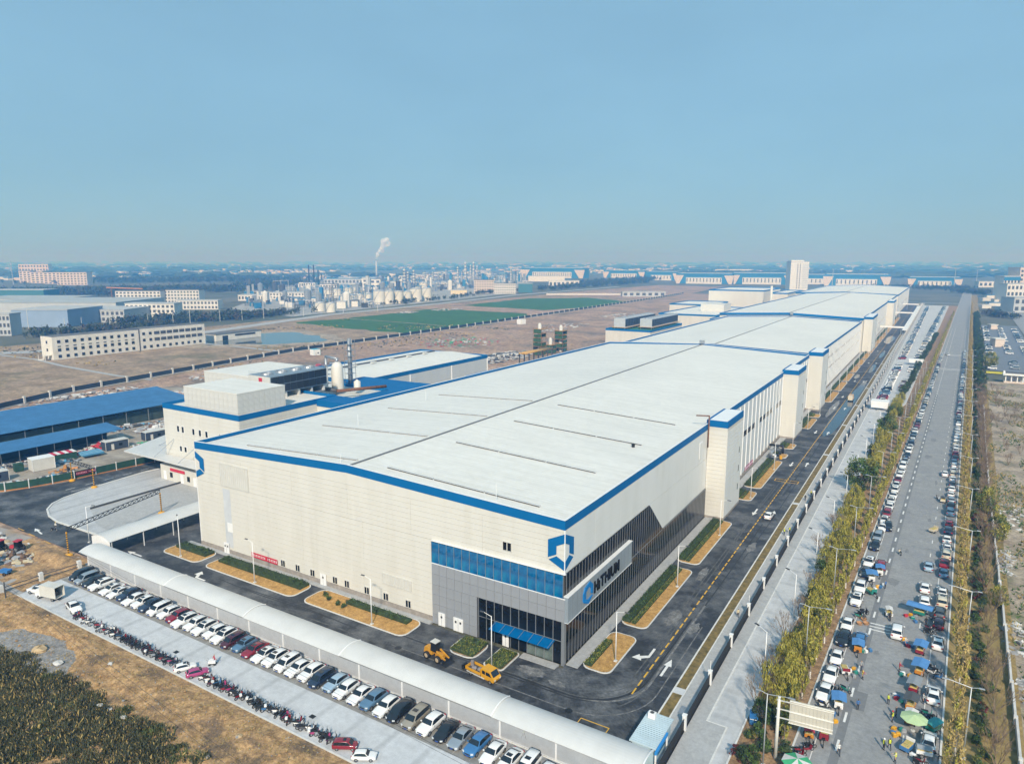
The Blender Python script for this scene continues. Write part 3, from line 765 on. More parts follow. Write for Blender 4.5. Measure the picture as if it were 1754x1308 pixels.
part(A, 'wall_stain', MB().bx(-84.0, -81.6, 0.03, 0.044, 1.6, 15.0), mat('patched_panel', (0.50, 0.52, 0.54), 0.6, var=0.12, scale=0.3), True)
part(A, 'wall_patch', MB().bx(-83.2, -81.4, 0.005, 0.029, 5.2, 7.3), WHITE, True)
# louvre grilles of the front
for (xa, xb, za, zb, n) in ((-84.3, -75.2, 15.7, 20.6, 14), (-38.1, -31.3, 4.6, 6.4, 10)):
    v = part(A, 'louvre', MB().bx(xa, xb, -0.05, 0.04, za, zb), OFFW, True)
    for i in range(n):
        xx = xa + (i + 0.5) * (xb - xa) / n
        part(v, 'slat', MB().bx(xx - 0.2, xx + 0.2, -0.12, -0.052, za + 0.1, zb - 0.1), OFFW, True)
    part(v, 'frame', MB().bx(xa - 0.12, xb + 0.12, -0.14, 0.03, zb, zb + 0.12).bx(xa - 0.12, xb + 0.12, -0.14, 0.03, za - 0.12, za).bx(xa - 0.14, xa - 0.002, -0.13, 0.03, za, zb).bx(xb + 0.002, xb + 0.14, -0.13, 0.03, za, zb), OFFW, True)
# small ground-floor windows and doors of the front
def small_window(t, x, z, w=1.25, h=1.5):
    f = part(t, 'window', MB().bx(x - w / 2, x + w / 2, -0.10, 0.04, z, z + h), OFFW, True)
    for s in (-1, 1):
        part(f, 'pane', MB().bx(x + s * w / 4 - w / 4 + 0.09, x + s * w / 4 + w / 4 - 0.09, -0.125, -0.102, z + 0.12, z + h - 0.12), GLASS, True)
for x in (-65.6, -61.2, -56.9, -50.6, -47.4, -42.2, -37.4, -32.0): small_window(A, x, 1.15)
small_window(A, -10.6, 17.0, 1.7, 1.6)
def steel_door(t, x0, x1, h=2.6, y=0.0):
    d = part(t, 'door', MB().bx(x0, x1, y - 0.12, y + 0.02, 0.05, h), WHITE, True)
    n = max(1, round((x1 - x0) / 1.1))
    for i in range(n):
        xc = x0 + (i + 0.5) * (x1 - x0) / n
        part(d, 'vision_panel', MB().bx(xc - 0.18, xc + 0.18, y - 0.135, y - 0.122, h * 0.62, h * 0.78), DARK, True)
    part(d, 'door_leaf_joint', MB().bx((x0 + x1) / 2 - 0.02, (x0 + x1) / 2 + 0.02, y - 0.13, y - 0.121, 0.1, h - 0.1), DGREY, True)
steel_door(A, -84.6, -82.9, 2.5, -0.12); steel_door(A, -54.6, -53.0, 2.5, -0.12)
b = part(A, 'banner', MB().bx(-75.4, -67.3, -0.16, -0.124, 1.15, 2.25), REDB, True)
m = MB()
for i in range(15):
    if i == 8: continue
    x = -75.0 + i * 0.52
    m.bx(x, x + 0.32, -0.172, -0.162, 1.78, 1.88).bx(x, x + 0.32, -0.172, -0.162, 1.5, 1.58).bx(x + 0.12, x + 0.2, -0.173, -0.163, 1.42, 1.98)
part(b, 'banner_characters', m, WHITE, True)
# shield emblem wrapped round both front corners
def emblem(t, x, sx, side):
    up = [(0, 22.1), (2.9, 20.7), (2.9, 17.75), (1.4, 18.5), (1.4, 19.9), (0, 20.6)]
    lo = [(2.75, 17.4), (1.4, 18.2), (0, 17.5), (0, 16.1)]
    for nm, pl in (('emblem_crown', up), ('emblem_point', lo)):
        if side == 'front':
            part(t, nm, MB().extr([(x + sx * (u + 0.07), -0.02, z) for u, z in pl], (0, -0.07, 0)), BLUE, True)
        else:
            part(t, nm, MB().extr([(x + 0.03, u + 0.07, z) for u, z in pl], (0.07, 0, 0)), BLUE, True)
emblem(A, -0.0, -1, 'front'); emblem(A, 0.0, 1, 'side'); emblem(A, -92.9, 1, 'front')
# grey entrance block: cladding panels, ribbon of panes with the reflected sky in their colour, lobby glass
part(A, 'entrance_backing', MB().bx(-26.1, -16.45, -0.36, 0.1, 0, 11.45).bx(-16.45, 0.0, -0.36, 0.1, 7.5, 11.45), GREYD, True)
def clad(x0, x1, z0, z1, nc, nr):
    w = (x1 - x0) / nc; h = (z1 - z0) / nr
    me = MB().box((0, 0, 0), (w - 0.05, 0.08, h - 0.05)).mesh('cladding_panel', GREYP)
    for i in range(nc):
        for j in range(nr):
            partm(A, 'cladding_panel', me, (x0 + (i + .5) * w - A.location[0], -0.402 - A.location[1], z0 + (j + .5) * h))
clad(-26.1, -16.45, 0.05, 7.5, 6, 4); clad(-26.1, 0.3, 7.5, 11.45, 16, 2)
part(A, 'ribbon_backing', MB().bx(-26.1, 0.0, -0.30, 0.04, 11.46, 15.5), DARK, True)
me = pane_mesh('ribbon_pane', 'x', 0, 1.56, 0, 3.85, GLASS_SKY)
for i in range(16):
    o = partm(A, 'ribbon_pane', me, (-26.1 + (i + .5) * 1.63 - A.location[0], -0.35, 13.45)); o.rotation_euler = (random.Random(i).uniform(-.012, .012), 0, random.Random(i + 50).uniform(-.012, .012))
me = MB().box((0, 0, 0), (0.07, 0.10, 4.0)).mesh('mullion', ALU)
for i in range(17):
    partm(A, 'mullion', me, (-26.1 + i * 1.63 - A.location[0], -0.37, 13.47))
part(A, 'ribbon_sill', MB().bx(-26.2, 0.35, -0.46, -0.30, 11.40, 11.52).bx(-26.2, 0.3, -0.40, 0.02, 15.5, 15.6), WHITE, True)
part(A, 'lobby_backing', MB().bx(-16.4, -0.15, 0.0, 0.1, 0.02, 7.5), DARK, True)
me = pane_mesh('lobby_pane', 'x', 0, 1.52, 0, 3.4, GLASS); mel = pane_mesh('lobby_pane', 'x', 0, 1.52, 0, 3.9, GLASS); mec = pane_mesh('entrance_pane', 'x', 0, 1.52, 0, 3.0, GLASSC)
for i in range(10):
    xc = -16.3 + (i + .5) * 1.605 - A.location[0]
    partm(A, 'lobby_pane', me, (xc, -0.10, 5.75))
    if i in (6, 7, 8): partm(A, 'entrance_pane', mec, (xc, -0.11, 1.62)); continue
    partm(A, 'lobby_pane', mel, (xc, -0.10, 2.0))
me = MB().box((0, 0, 0), (0.10, 0.16, 7.4)).mesh('lobby_mullion', ALU)
for i in range(11): partm(A, 'lobby_mullion', me, (-16.3 + i * 1.605 - A.location[0], -0.12, 3.75))
part(A, 'lobby_transom', MB().bx(-16.3, -0.25, -0.17, -0.05, 3.96, 4.05), ALU, True)
part(A, 'corner_mullion', MB().bx(-0.25, 0.28, -0.42, 0.12, 0, 7.48), ALU, True)
steel_door(A, -24.7, -23.3, 2.5, -0.45); steel_door(A, -21.4, -19.4, 2.5, -0.45); steel_door(A, -11.4, -10.2, 2.7, -0.16)
c = part(A, 'entrance_canopy', MB().extr([(-12.9, -0.25, 3.95), (-12.9, -2.3, 3.55), (-12.9, -2.3, 3.47), (-12.9, -0.25, 3.87)], (11.4, 0, 0)), mat('blue_canopy_glass', (0.0, 0.11, 0.30), 0.15, var=0.15, scale=0.8), True)
for i in range(7):
    x = -12.7 + i * 1.83
    part(c, 'canopy_rib', MB().extr([(x, -0.25, 4.02), (x, -2.35, 3.61), (x, -2.35, 3.555), (x, -0.25, 3.955)], (0.05, 0, 0)), ALU, True)
# east curtain wall with the notch
m = MB().extr([(0.02, 0.1, 0), (0.02, 77.4, 0), (0.02, 77.4, 7.6), (0.02, 45.6, 7.6), (0.02, 37.2, 15.4), (0.02, 0.1, 15.4)], (0.10, 0, 0))
part(A, 'curtain_backing', m, DARK, True)
me = MB().box((0, 0, 0), (0.05, 1.06, 7.3)).mesh('curtain_pane', GLASS); meu = MB().box((0, 0, 0), (0.05, 1.06, 3.4)).mesh('curtain_pane', GLASS); mem = MB().box((0, 0, 0), (0.05, 1.06, 7.6)).mesh('curtain_pane', GLASS)
mml = MB().box((0, 0, 0), (0.08, 0.06, 7.5)).mesh('curtain_mullion', ALU); mmu = MB().box((0, 0, 0), (0.08, 0.06, 3.5)).mesh('curtain_mullion', ALU); mmm = MB().box((0, 0, 0), (0.08, 0.06, 7.8)).mesh('curtain_mullion', ALU)
ox = -A.location[0]
N = 68
qt = random.Random(12)
def jig(o, a=0.012):
    o.rotation_euler = (qt.uniform(-a, a), qt.uniform(-a, a), qt.uniform(-a, a))
for i in range(N):
    y = 0.35 + (i + 0.5) * 1.133
    jig(partm(A, 'curtain_pane', me, (0.145 + ox, y, 3.75)), .005)
    ym = y - 0.566
    partm(A, 'curtain_mullion', mml, (0.18 + ox, ym, 3.78))
    if y < 26.0:
        jig(partm(A, 'curtain_pane', meu, (0.145 + ox, y, 13.65)), .008); partm(A, 'curtain_mullion', mmu, (0.18 + ox, ym, 13.65))
    elif y < 36.9:
        jig(partm(A, 'curtain_pane', mem, (0.145 + ox, y, 11.5)), .005); partm(A, 'curtain_mullion', mmm, (0.18 + ox, ym, 11.5))
    elif y < 45.4:
        zt = lambda q: max(7.65, 15.4 - (max(q, 37.2) - 37.2) * 7.8 / 8.4)
        a, b_ = y - 0.53, y + 0.53
        part(A, 'curtain_pane', MB().extr([(0.13, a, 7.62), (0.13, b_, 7.62), (0.13, b_, zt(b_)), (0.13, a, zt(a))], (0.04, 0, 0)), GLASS, True)
        part(A, 'curtain_mullion', MB().bx(0.10, 0.21, ym - .03, ym + .035, 7.6, zt(ym)), ALU, True)
part(A, 'curtain_transom', MB().bx(0.12, 0.22, 26.4, 77.3, 7.50, 7.62), ALU, True)
# sign box
sg = part(A, 'sign_box', MB().bx(0.10, 0.85, -0.36, 26.3, 7.55, 11.85), mat('brushed_sign_panel', (0.33, 0.38, 0.42), 0.38, metal=0.35, var=0.10, scale=0.3), True)
part(sg, 'sign_cap', MB().bx(0.08, 0.92, -0.40, 26.36, 11.852, 11.96), WHITE, True)
part(sg, 'sign_base', MB().bx(0.10, 0.90, -0.38, 26.33, 7.47, 7.548), WHITE, True)
for i in range(1, 16):
    part(sg, 'panel_joint', MB().bx(0.852, 0.858, i * 1.65 - 0.36, i * 1.65 - 0.33, 7.6, 11.8), GREYD, True)
hx = [(5.0, 10.2), (5.6, 11.0), (7.6, 11.45), (8.7, 10.6), (8.7, 8.95), (8.0, 9.2), (8.0, 10.2), (7.1, 10.7), (6.0, 10.2), (6.0, 9.1), (5.0, 8.9)]
part(sg, 'sign_emblem_crown', MB().extr([(0.86, a, z) for a, z in hx], (0.16, 0, 0)), mat('emblem_blue', (0.0, 0.16, 0.44), 0.5), True)
part(sg, 'sign_emblem_point', MB().extr([(0.86, a, z) for a, z in ((5.1, 8.65), (6.05, 8.85), (7.0, 8.5), (8.65, 8.7), (7.0, 7.75))], (0.16, 0, 0)), MATS['emblem_blue'], True)
def text_mesh(body, size, ext, bold=0.0, spacing=1.0):
    cu = bpy.data.curves.new('lettering', 'FONT'); cu.body = body; cu.size = size; cu.extrude = ext; cu.offset = bold
    cu.resolution_u = 3; cu.space_character = spacing
    o = bpy.data.objects.new('lettering', cu); COL.objects.link(o)
    dg = bpy.context.evaluated_depsgraph_get()
    me = bpy.data.meshes.new_from_object(o.evaluated_get(dg))
    bpy.data.objects.remove(o); bpy.data.curves.remove(cu)
    return me
glyphs = []
for ch in 'HiTHIUM':
    lm = text_mesh(ch, 2.15 if ch == 'i' else 2.8, 0.08, 0.085); lm.materials.append(mat('letter_black', (0.006, 0.006, 0.007), 0.6, spec=0.2))
    xs_ = [v.co.x for v in lm.vertices]
    glyphs.append((lm, min(xs_), max(xs_) - min(xs_)))
gap = 0.30
kx = (10.7 - gap * 6) / sum(w_ for _, _, w_ in glyphs)
x0 = 9.3
for lm, lo_, w_ in glyphs:
    o = bpy.data.objects.new('sign_letter', lm); link(o, sg)
    o.location = (0.95 + ox, x0 - lo_ * kx, 8.68); o.rotation_euler = (R(90), 0, R(90)); o.scale = (kx, 1, 1)
    x0 += w_ * kx + gap
# roof strips (raised vent strips across both slopes)
for k in range(4):
    yy = (4.2, 26.2, 50.2, 73.0)[k]
    for (xa, xb, nseg) in ((-80.5, -47.6, 3), (-40.0, -6.8, 3)):
        for q in range(nseg):
            a = xa + (xb - xa) * q / nseg + 0.15; b_ = xa + (xb - xa) * (q + 1) / nseg - 0.15
            za = lambda x: 25.70 - (abs(x + 46.45)) * (25.70 - 23.55) / 45.9
            part(A, 'roof_vent_strip', MB().extr([(a, yy, za(a) + 0.02), (b_, yy, za(b_) + 0.02), (b_, yy, za(b_) + 0.30), (a, yy, za(a) + 0.30)], (0, 0.45 - 0.06 * k, 0)), mat('vent_strip_top', (0.50, 0.51, 0.50), 0.6), True)
            part(A, 'vent_opening', MB().extr([(a, yy - 0.012, za(a) + 0.04), (b_, yy - 0.012, za(b_) + 0.04), (b_, yy - 0.012, za(b_) + 0.22), (a, yy - 0.012, za(a) + 0.22)], (0, 0.008, 0)), DGREY if xa > -50 else mat('vent_grey', (0.20, 0.20, 0.20), 0.7), True)
for (x, y) in ((-14, 2.0), (-50, 2.2), (-72, 30), (-78, 64)):
    part(A, 'lightning_rod', MB().tube((x, y, 23.8), (x, y, 27.3), 0.05, 0.04, 5), WHITE, True)
part(A, 'roof_hatch', MB().box((-46.4, 228.4, 27.0), (2.2, 0.8, 1.6)), STEEL, True)
part(A, 'roof_vent', MB().lathe((-8, 48, 23.9), [(0.35, 0), (0.35, 0.6), (0.5, 0.6), (0.0, 0.9)], 10), DARK, True)

# stair towers of the east side
def stair_tower(t, y0, y1, top, w=4.8, x0=0.0):
    k = part(t, 'stair_tower', MB().bx(x0 + 0.01, x0 + w, y0, y1, 0.6, top - 1.6), CREAMW, True)
    part(k, 'tower_band', MB().bx(x0 - 0.4, x0 + w + 0.06, y0 - 0.06, y1 + 0.06, top - 1.6, top), BLUE, True)
    part(k, 'tower_roof', MB().bx(x0 + 0.3, x0 + w - 0.25, y0 + 0.25, y1 - 0.25, top + 0.003, top + 0.05), WHITE, True)
    part(k, 'tower_plinth', MB().bx(x0 + 0.02, x0 + w + 0.05, y0 - 0.05, y1 + 0.05, 0, 0.6), PLINTH, True)
    n = int(top - 2.4)
    me = MB().box((0, 0, 0), (w - 0.1, 0.06, 0.96)).mesh('tower_panel', CREAM)
    for j in range(n):
        partm(k, 'tower_panel', me, (x0 + w / 2 - t.location[0], y0 - 0.03 - t.location[1], 1.1 + j * 1.0))
    me = MB().box((0, 0, 0), (0.06, y1 - y0 - 0.1, 0.96)).mesh('tower_panel', CREAMR)
    for j in range(n):
        partm(k, 'tower_panel', me, (x0 + w + 0.03 - t.location[0], (y0 + y1) / 2 - t.location[1], 1.1 + j * 1.0))
    for z in (4.5, 9.5, 14.5):
        part(k, 'slit_window', MB().bx(x0 + w + 0.06, x0 + w + 0.09, y1 - 3.0, y1 - 2.3, z, z + 1.6), GLASSC, True)
    return k
stair_tower(A, 77.5, 93.0, 25.2); stair_tower(A, 172.5, 188.5, 25.2, 5.2); stair_tower(A, 229.5, 246.5, 25.4, 5.4)
# plain wall panels over the curtain wall, then the ribbed stretch
nb = 7
me = MB().box((0, 0, 0), (0.08, 76.9 / nb - 0.03, 0.99)).mesh('wall_panel', CREAMR)
for j in range(7):
    for i in range(nb):
        partm(A, 'wall_panel', me, (-0.03 + ox, 0.25 + (i + .5) * 76.9 / nb, 16.0 + j * 1.0 - 0.02))
part(A, 'notch_wall', MB().extr([(-0.1, 37.3, 15.42), (-0.1, 45.7, 7.65), (-0.1, 77.4, 7.65), (-0.1, 77.4, 15.42)], (0.105, 0, 0)), CREAMR, True)
def ribbed(t, y0, y1, top, x0=0.0, step=5.2, wins=((13.2, 14.6),), rib=0.28):
    n = max(1, int((y1 - y0) / step)); st = (y1 - y0) / n
    lx, ly = -t.location[0], -t.location[1]
    me = MB().box((0, 0, 0), (0.22, rib, top - 1.0)).mesh('pilaster', WHITE)
    mp = MB().box((0, 0, 0), (0.07, st - 0.3, (top - 1.3) / 3 - 0.05)).mesh('wall_panel', mat('ribbed_wall', (0.52, 0.545, 0.555), 0.55, var=0.05, scale=0.2))
    mw = [MB().box((0, 0, 0), (0.05, st - 1.0, b_ - a)).mesh('ribbon_window', GLASS) for a, b_ in wins]
    for i in range(n + 1):
        partm(t, 'pilaster', me, (x0 + 0.12 + lx, y0 + i * st + ly, 1.0 + (top - 1.0) / 2))
    for i in range(n):
        yc = y0 + (i + .5) * st
        for j in range(3):
            partm(t, 'wall_panel', mp, (x0 - 0.03 + lx, yc + ly, 1.25 + (j + .5) * (top - 1.3) / 3))
        for q, (a, b_) in enumerate(wins):
            if (i * 7 + q * 3) % 5 != 4:
                partm(t, 'ribbon_window', mw[q], (x0 + 0.035 + lx, yc + ly, (a + b_) / 2))
    part(t, 'plinth', MB().bx(x0 - 0.05, x0 + 0.16, y0, y1, 0, 1.0), PLINTH, True)
ribbed(A, 94.0, 172.0, 22.6, wins=((12.6, 14.2),))
ribbed(A, 189.2, 228.6, 22.6, wins=((12.6, 14.2),))
for (y, z) in ((99.0, 10.0), (165, 17.0), (160, 17.0), (70.5, 16.8)):
    w_ = part(A, 'service_door', MB().bx(0.06, 0.16, y, y + 2.6, z, z + 4.0), WHITE, True)
    part(w_, 'door_panel', MB().bx(0.162, 0.18, y + 0.25, y + 2.35, z + 0.2, z + 3.7), CREAMR, True)
b = part(A, 'banner', MB().bx(0.17, 0.21, 119.5, 129.5, 1.1, 2.3), mat('magenta_banner', (0.40, 0.02, 0.16), 0.6, var=0.1), True)
m = MB()
for i in range(16): m.bx(0.212, 0.222, 120 + i * 0.58, 120.32 + i * 0.58, 1.4, 2.0)
part(b, 'banner_characters', m, WHITE, True)
# downpipe standing proud of the roof by the first tower
m = MB(); m.tube((0.5, 76.2, 18.5), (0.5, 76.2, 26.6), 0.16, n=8); m.tube((0.5, 76.2, 26.5), (-2.4, 75.0, 26.5), 0.16, n=8)
part(A, 'vent_pipe', m, RUST, True, True)

B = gable_hall('factory_hall', 'second hall behind the nearest, lower white roof with thin ridge line', -92.9, 0.0, 247.0, 452.0, 22.6, 24.3, 1.3)
ribbed(B, 248.0, 450.0, 21.0, step=5.0, wins=((15.2, 16.4), (9.6, 10.6)))
part(B, 'roof_hatch', MB().box((-46.4, 451.4, 26.0), (2.0, 0.8, 2.0)), STEEL, True)
C = gable_hall('factory_hall', 'third hall along the road, white roof with blue front edge', -99.0, 0.8, 452.6, 850.0, 24.6, 26.6, 1.7)
ribbed(C, 500.0, 848.0, 22.6, x0=0.8, step=11.6, wins=((9.6, 10.6),))
stair_tower(C, 459.0, 497.0, 25.0, 5.6, 0.8); stair_tower(C, 690.0, 728.0, 25.0, 5.6, 0.8)
D = gable_hall('factory_hall', 'fourth and farthest hall of the row, white roof', -112.0, 1.8, 852.0, 1140.0, 24.9, 27.0, 1.7)
ribbed(D, 853.0, 1139.0, 22.9, x0=1.8, step=20, wins=((9.6, 10.6),))
# ------------------------------------------------------------------ covered walk and railings along the front
t = thing('railing_fence', 'long pale vertical-bar fence behind the parked car row', 'fence', (-102.5, -20.1, 0))
BAY = 8.6
m = MB()
for i in range(58):
    m.box((0.12 + i * 0.147, 0, 1.42), (0.075, 0.04, 2.5))
m.box((BAY / 2, 0, 2.62), (BAY - 0.2, 0.07, 0.09)).box((BAY / 2, 0, 0.24), (BAY - 0.2, 0.07, 0.09))
bar_me = m.mesh('bar_panel', mat('fence_bar_grey', (0.53, 0.55, 0.575), 0.5, var=0.08, scale=1.0))
post_me = MB().box((0, -0.02, 1.5), (0.20, 0.20, 3.0)).mesh('fence_post', WHITE)
n = 14
for i in range(n + 1):
    partm(t, 'fence_post', post_me, (i * BAY, 0, 0))
    if i < n:
        o = partm(t, 'bar_panel', bar_me, (i * BAY, 0, 0)); o['kind'] = 'stuff'
def arched(x0, x1, ya, yb, za, zb, crown, th=0.07, n=10):
    pts = []
    for k in range(n + 1):
        s = k / n
        pts.append((ya + (yb - ya) * s, za + (zb - za) * s + crown * 4 * s * (1 - s)))
    prof = [(x0, p[0], p[1]) for p in pts] + [(x0, p[0], p[1] - th) for p in reversed(pts)]
    return MB().extr(prof, (x1 - x0, 0, 0))
t = thing('walkway_canopy', 'curved white canopy roof over the covered walk along the front fence', 'canopy', (-42, -18, 0))
RFW = mat('white_canopy_sheet', (0.56, 0.56, 0.545), 0.45, var=0.06, scale=0.3, stripes=('X', 1.2, 0.2))
segs = [(-105.5, -75.0), (-75.0, -52), (-52, -29.0), (-29.0, -0.5), (-0.5, 20.8)]
for i, (a, b) in enumerate(segs):
    dz = 0.10 * (i % 2)
    part(t, 'roof_segment', arched(a + 0.01, b - 0.01, -20.45, -15.6, 2.95 + dz, 3.15 + dz, 0.62), RFW, True, False)
    part(t, 'segment_joint', arched(b - 0.12, b + 0.06, -20.5, -15.55, 3.0 + 0.10, 3.22 + 0.10, 0.63, 0.1), WHITE, True)
for i in range(16):
    x = -102.3 + i * 8.05
    part(t, 'canopy_post', MB().tube((x, -15.9, 0), (x, -15.9, 3.1), 0.09, n=8), WHITE, True)
    part(t, 'roof_rafter', MB().bar((x, -15.9, 3.05), (x, -20.3, 2.86), 0.12), STEEL, True)
part(t, 'eave_beam', MB().bx(-105.4, 20.7, -20.32, -20.22, 2.72, 2.86), STEEL, True)
t = thing('covered_passage', 'short white arched covered passage running to the hall, by the yellow gantry', 'canopy', (-107, -3, 0))
m = MB(); n = 10
prof = [(-110.6 + 7.2 * k / n, -15.0, 3.55 + 0.9 * 4 * (k / n) * (1 - k / n)) for k in range(n + 1)]
m.extr(prof + [(p[0], p[1], p[2] - 0.08) for p in reversed(prof)], (0, 45, 0))
part(t, 'arched_roof', m, RFW, True)
part(t, 'gable_end', MB().extr([(p[0], -14.95, p[2] - 0.09) for p in prof] + [(-103.4, -14.95, 0.1), (-110.6, -14.95, 0.1)], (0, 0.08, 0)), WHITE, True)
for i in range(7):
    for x in (-110.4, -103.6):
        part(t, 'passage_post', MB().bx(x - 0.07, x + 0.07, -14.5 + i * 7.2, -14.36 + i * 7.2, 0, 3.5), WHITE, True)
for i in range(4):
    part(t, 'gate_rail', MB().bx(-103.66, -103.54, 12, 18, 0.4 + i * 0.7, 0.5 + i * 0.7), DARK, True)

# ------------------------------------------------------------------ height-limit gantries
STRIPE_Y, STRIPE_K = YEL, DARK
def gantry(label, p, q, h=5.6):
    t = thing('height_limit_gantry', label, 'gantry', (p[0], p[1], 0), group='yellow and black height-limit gantries')
    for (x, y) in (p, q):
        po = part(t, 'striped_post', MB().tube((x, y, 0.6), (x, y, h), 0.16, n=8), YEL, True)
        for i in range(9):
            part(po, 'black_stripe', MB().tube((x, y, 0.75 + i * 0.52), (x, y, 1.0 + i * 0.52), 0.175, n=8), DARK, True)
        part(t, 'post_base', MB().lathe((x, y, 0), [(0.85, 0), (0.85, 0.35), (0.55, 0.6), (0.0, 0.6)], 10), YEL, True)
    d = Vector((q[0] - p[0], q[1] - p[1], 0)); L = d.length
    m = MB(); P0 = Vector((p[0], p[1], h)); P1 = Vector((q[0], q[1], h)); up = Vector((0, 0, 0.9))
    m.bar(P0, P1, 0.13); m.bar(P0 + up, P1 + up, 0.13)
    part(t, 'beam_chord', m, DARK, True)
    k = max(4, int(L / 1.4)); m = MB()
    for i in range(k):
        a = P0 + (P1 - P0) * (i / k); b = P0 + (P1 - P0) * ((i + 1) / k)
        m.bar(a, b + up, 0.09); m.bar(b, b + up, 0.09)
    part(t, 'beam_lattice', m, STRIPE_K, True)
    return t
gantry('long yellow and black height-limit gantry spanning the yard before the covered passage', (-112.2, -19.3), (-119.5, 7.0))
gantry('shorter yellow and black height-limit gantry by the green hoarding', (-155.5, 9.3), (-167.6, 9.4))

# ------------------------------------------------------------------ street lamps
def lamp_proto(h, arm, head_m, arms=1, r=0.09, pole_m=WHITE, rear=0.0, rise=0.3):
    t = bpy.data.objects.new('street_lamp', None); t.empty_display_size = 0.3; link(t)
    part(t, 'pole', MB().tube((0, 0, 0), (0, 0, h), r * 1.25, r * 0.7, 8), pole_m, smooth=True)
    part(t, 'base_plate', MB().box((0, 0, 0.08), (0.5, 0.5, 0.16)), KERB)
    part(t, 'arm', MB().tube((0, 0, h - 0.1), (arm, 0, h + rise), r * 0.55, r * 0.4, 6), pole_m)
    part(t, 'lamp_head', MB().box((arm + 0.25, 0, h + rise), (0.9, 0.28, 0.12), top=(0.8, 0.7)), head_m)
    if rear:
        part(t, 'arm', MB().tube((0, 0, h - 0.1), (-rear, 0, h + 0.15), r * 0.5, r * 0.4, 6), pole_m)
        part(t, 'lamp_head', MB().box((-rear - 0.2, 0, h + 0.15), (0.7, 0.25, 0.12), top=(0.8, 0.7)), head_m)
    return t
used = {}
def place(proto, loc, rz, label, cat, group=None, key=None):
    if id(proto) not in used:
        used[id(proto)] = 1; o = proto
    else:
        o = copy_tree(proto)
    o.location = (*loc, 0.0) if len(loc) == 2 else loc
    o.rotation_euler = (0, 0, rz)
    return tag(o, label, cat, group)
LP1 = lamp_proto(8.6, 1.5, DGREY)
for i, (x, y) in enumerate(((-91.0, -6.6), (-66.5, -6.6), (-35.0, -6.6), (-9.6, -6.4))):
    place(LP1, (x, y, 0.1), R(180 if i else 150), f'white lamp post in the front garden beds, {ordn(i + 1)} from the left', 'street lamp', 'garden lamp posts')
LP1b = lamp_proto(8.6, 1.5, DGREY)
place(LP1b, (-116.2, -12.8, 0.02), R(30), 'white lamp post in front of the striped gantry beam', 'street lamp', 'garden lamp posts')
ys = [5.2] + [36.1 + 31.0 * i for i in range(25)]
for i, y in enumerate(ys):
    lb = f'white lamp post on the lawn beside the inner road, {ordn(i + 1)} from the near corner'
    place(LP1, (6.8, y, 0.1), R(0), lb, 'street lamp', 'inner road lamp posts')
LP2 = lamp_proto(8.2, 1.7, DARK, r=0.085)
for i in range(9):
    y = 12.3 + i * 23.4
    place(LP2, (28.3 + 0.012 * y, y, 0.02), R(150), f'slim lamp post at the edge of the empty side lot, {ordn(i + 1)} from the near end', 'street lamp', 'side lot lamp posts')
LP3 = lamp_proto(10.2, 2.6, STEEL, r=0.085, pole_m=mat('pale_lamp_steel', (0.40, 0.42, 0.43), 0.4, metal=0.3, var=0.08), rear=0.9)
for i in range(14):
    y = -7.0 + i * 27.0
    place(LP3, (pubL(y) - 2.6, y, 0.05), R(0), f'tall public road lamp in the west planting strip, {ordn(i + 1)} from the near end', 'street lamp', 'public road lamps')
LP3b = lamp_proto(10.2, 2.6, STEEL, r=0.10, pole_m=MATS['pale_lamp_steel'], rear=0.9)
used[id(LP3b)] = 0
tag(LP3b, 'tall public road lamp on the east verge, first from the near end', 'street lamp', 'public road lamps')
LP3b.location = (pubR(8) + 2.6, 8.0, 0.05); LP3b.rotation_euler = (0, 0, R(180))
for i in range(1, 14):
    y = 8.0 + i * 31.5
    o = copy_tree(LP3b); o.location = (pubR(y) + 2.6, y, 0.05)
    tag(o, f'tall public road lamp on the east verge, {ordn(i + 1)} from the near end', 'street lamp', 'public road lamps')

# ------------------------------------------------------------------ black fence with white posts along the inner walk
t = thing('boundary_fence', 'black bar fence with white square posts beside the inner walk', 'fence', (21.6, -17.9, 0))
m = MB(); L = 12.42
for i in range(60): m.box((0, 0.24 + i * 0.203, 1.05), (0.05, 0.10, 1.75))
m.box((0, L / 2, 1.80), (0.07, L - 0.5, 0.10)).box((0, L / 2, 0.35), (0.07, L - 0.5, 0.10)).box((0, L / 2, 0.09), (0.24, L - 0.5, 0.18))
bme = m.mesh('bar_panel', DARK)
pme = MB().box((0, 0, 1.15), (0.5, 0.5, 2.3)).box((0, 0, 2.36), (0.62, 0.62, 0.12)).mesh('fence_post', WHITE)
for i in range(92):
    partm(t, 'fence_post', pme, (0, i * L, 0))
    if i < 91:
        o = partm(t, 'bar_panel', bme, (0, i * L, 0)); o['kind'] = 'stuff'
# slender white finial poles (cameras) on some posts
for i in (2, 4, 7, 11, 15):
    part(t, 'camera_pole', MB().tube((21.6, -17.9 + i * L, 2.4), (21.6, -17.9 + i * L, 4.0), 0.05, n=6), WHITE, True)

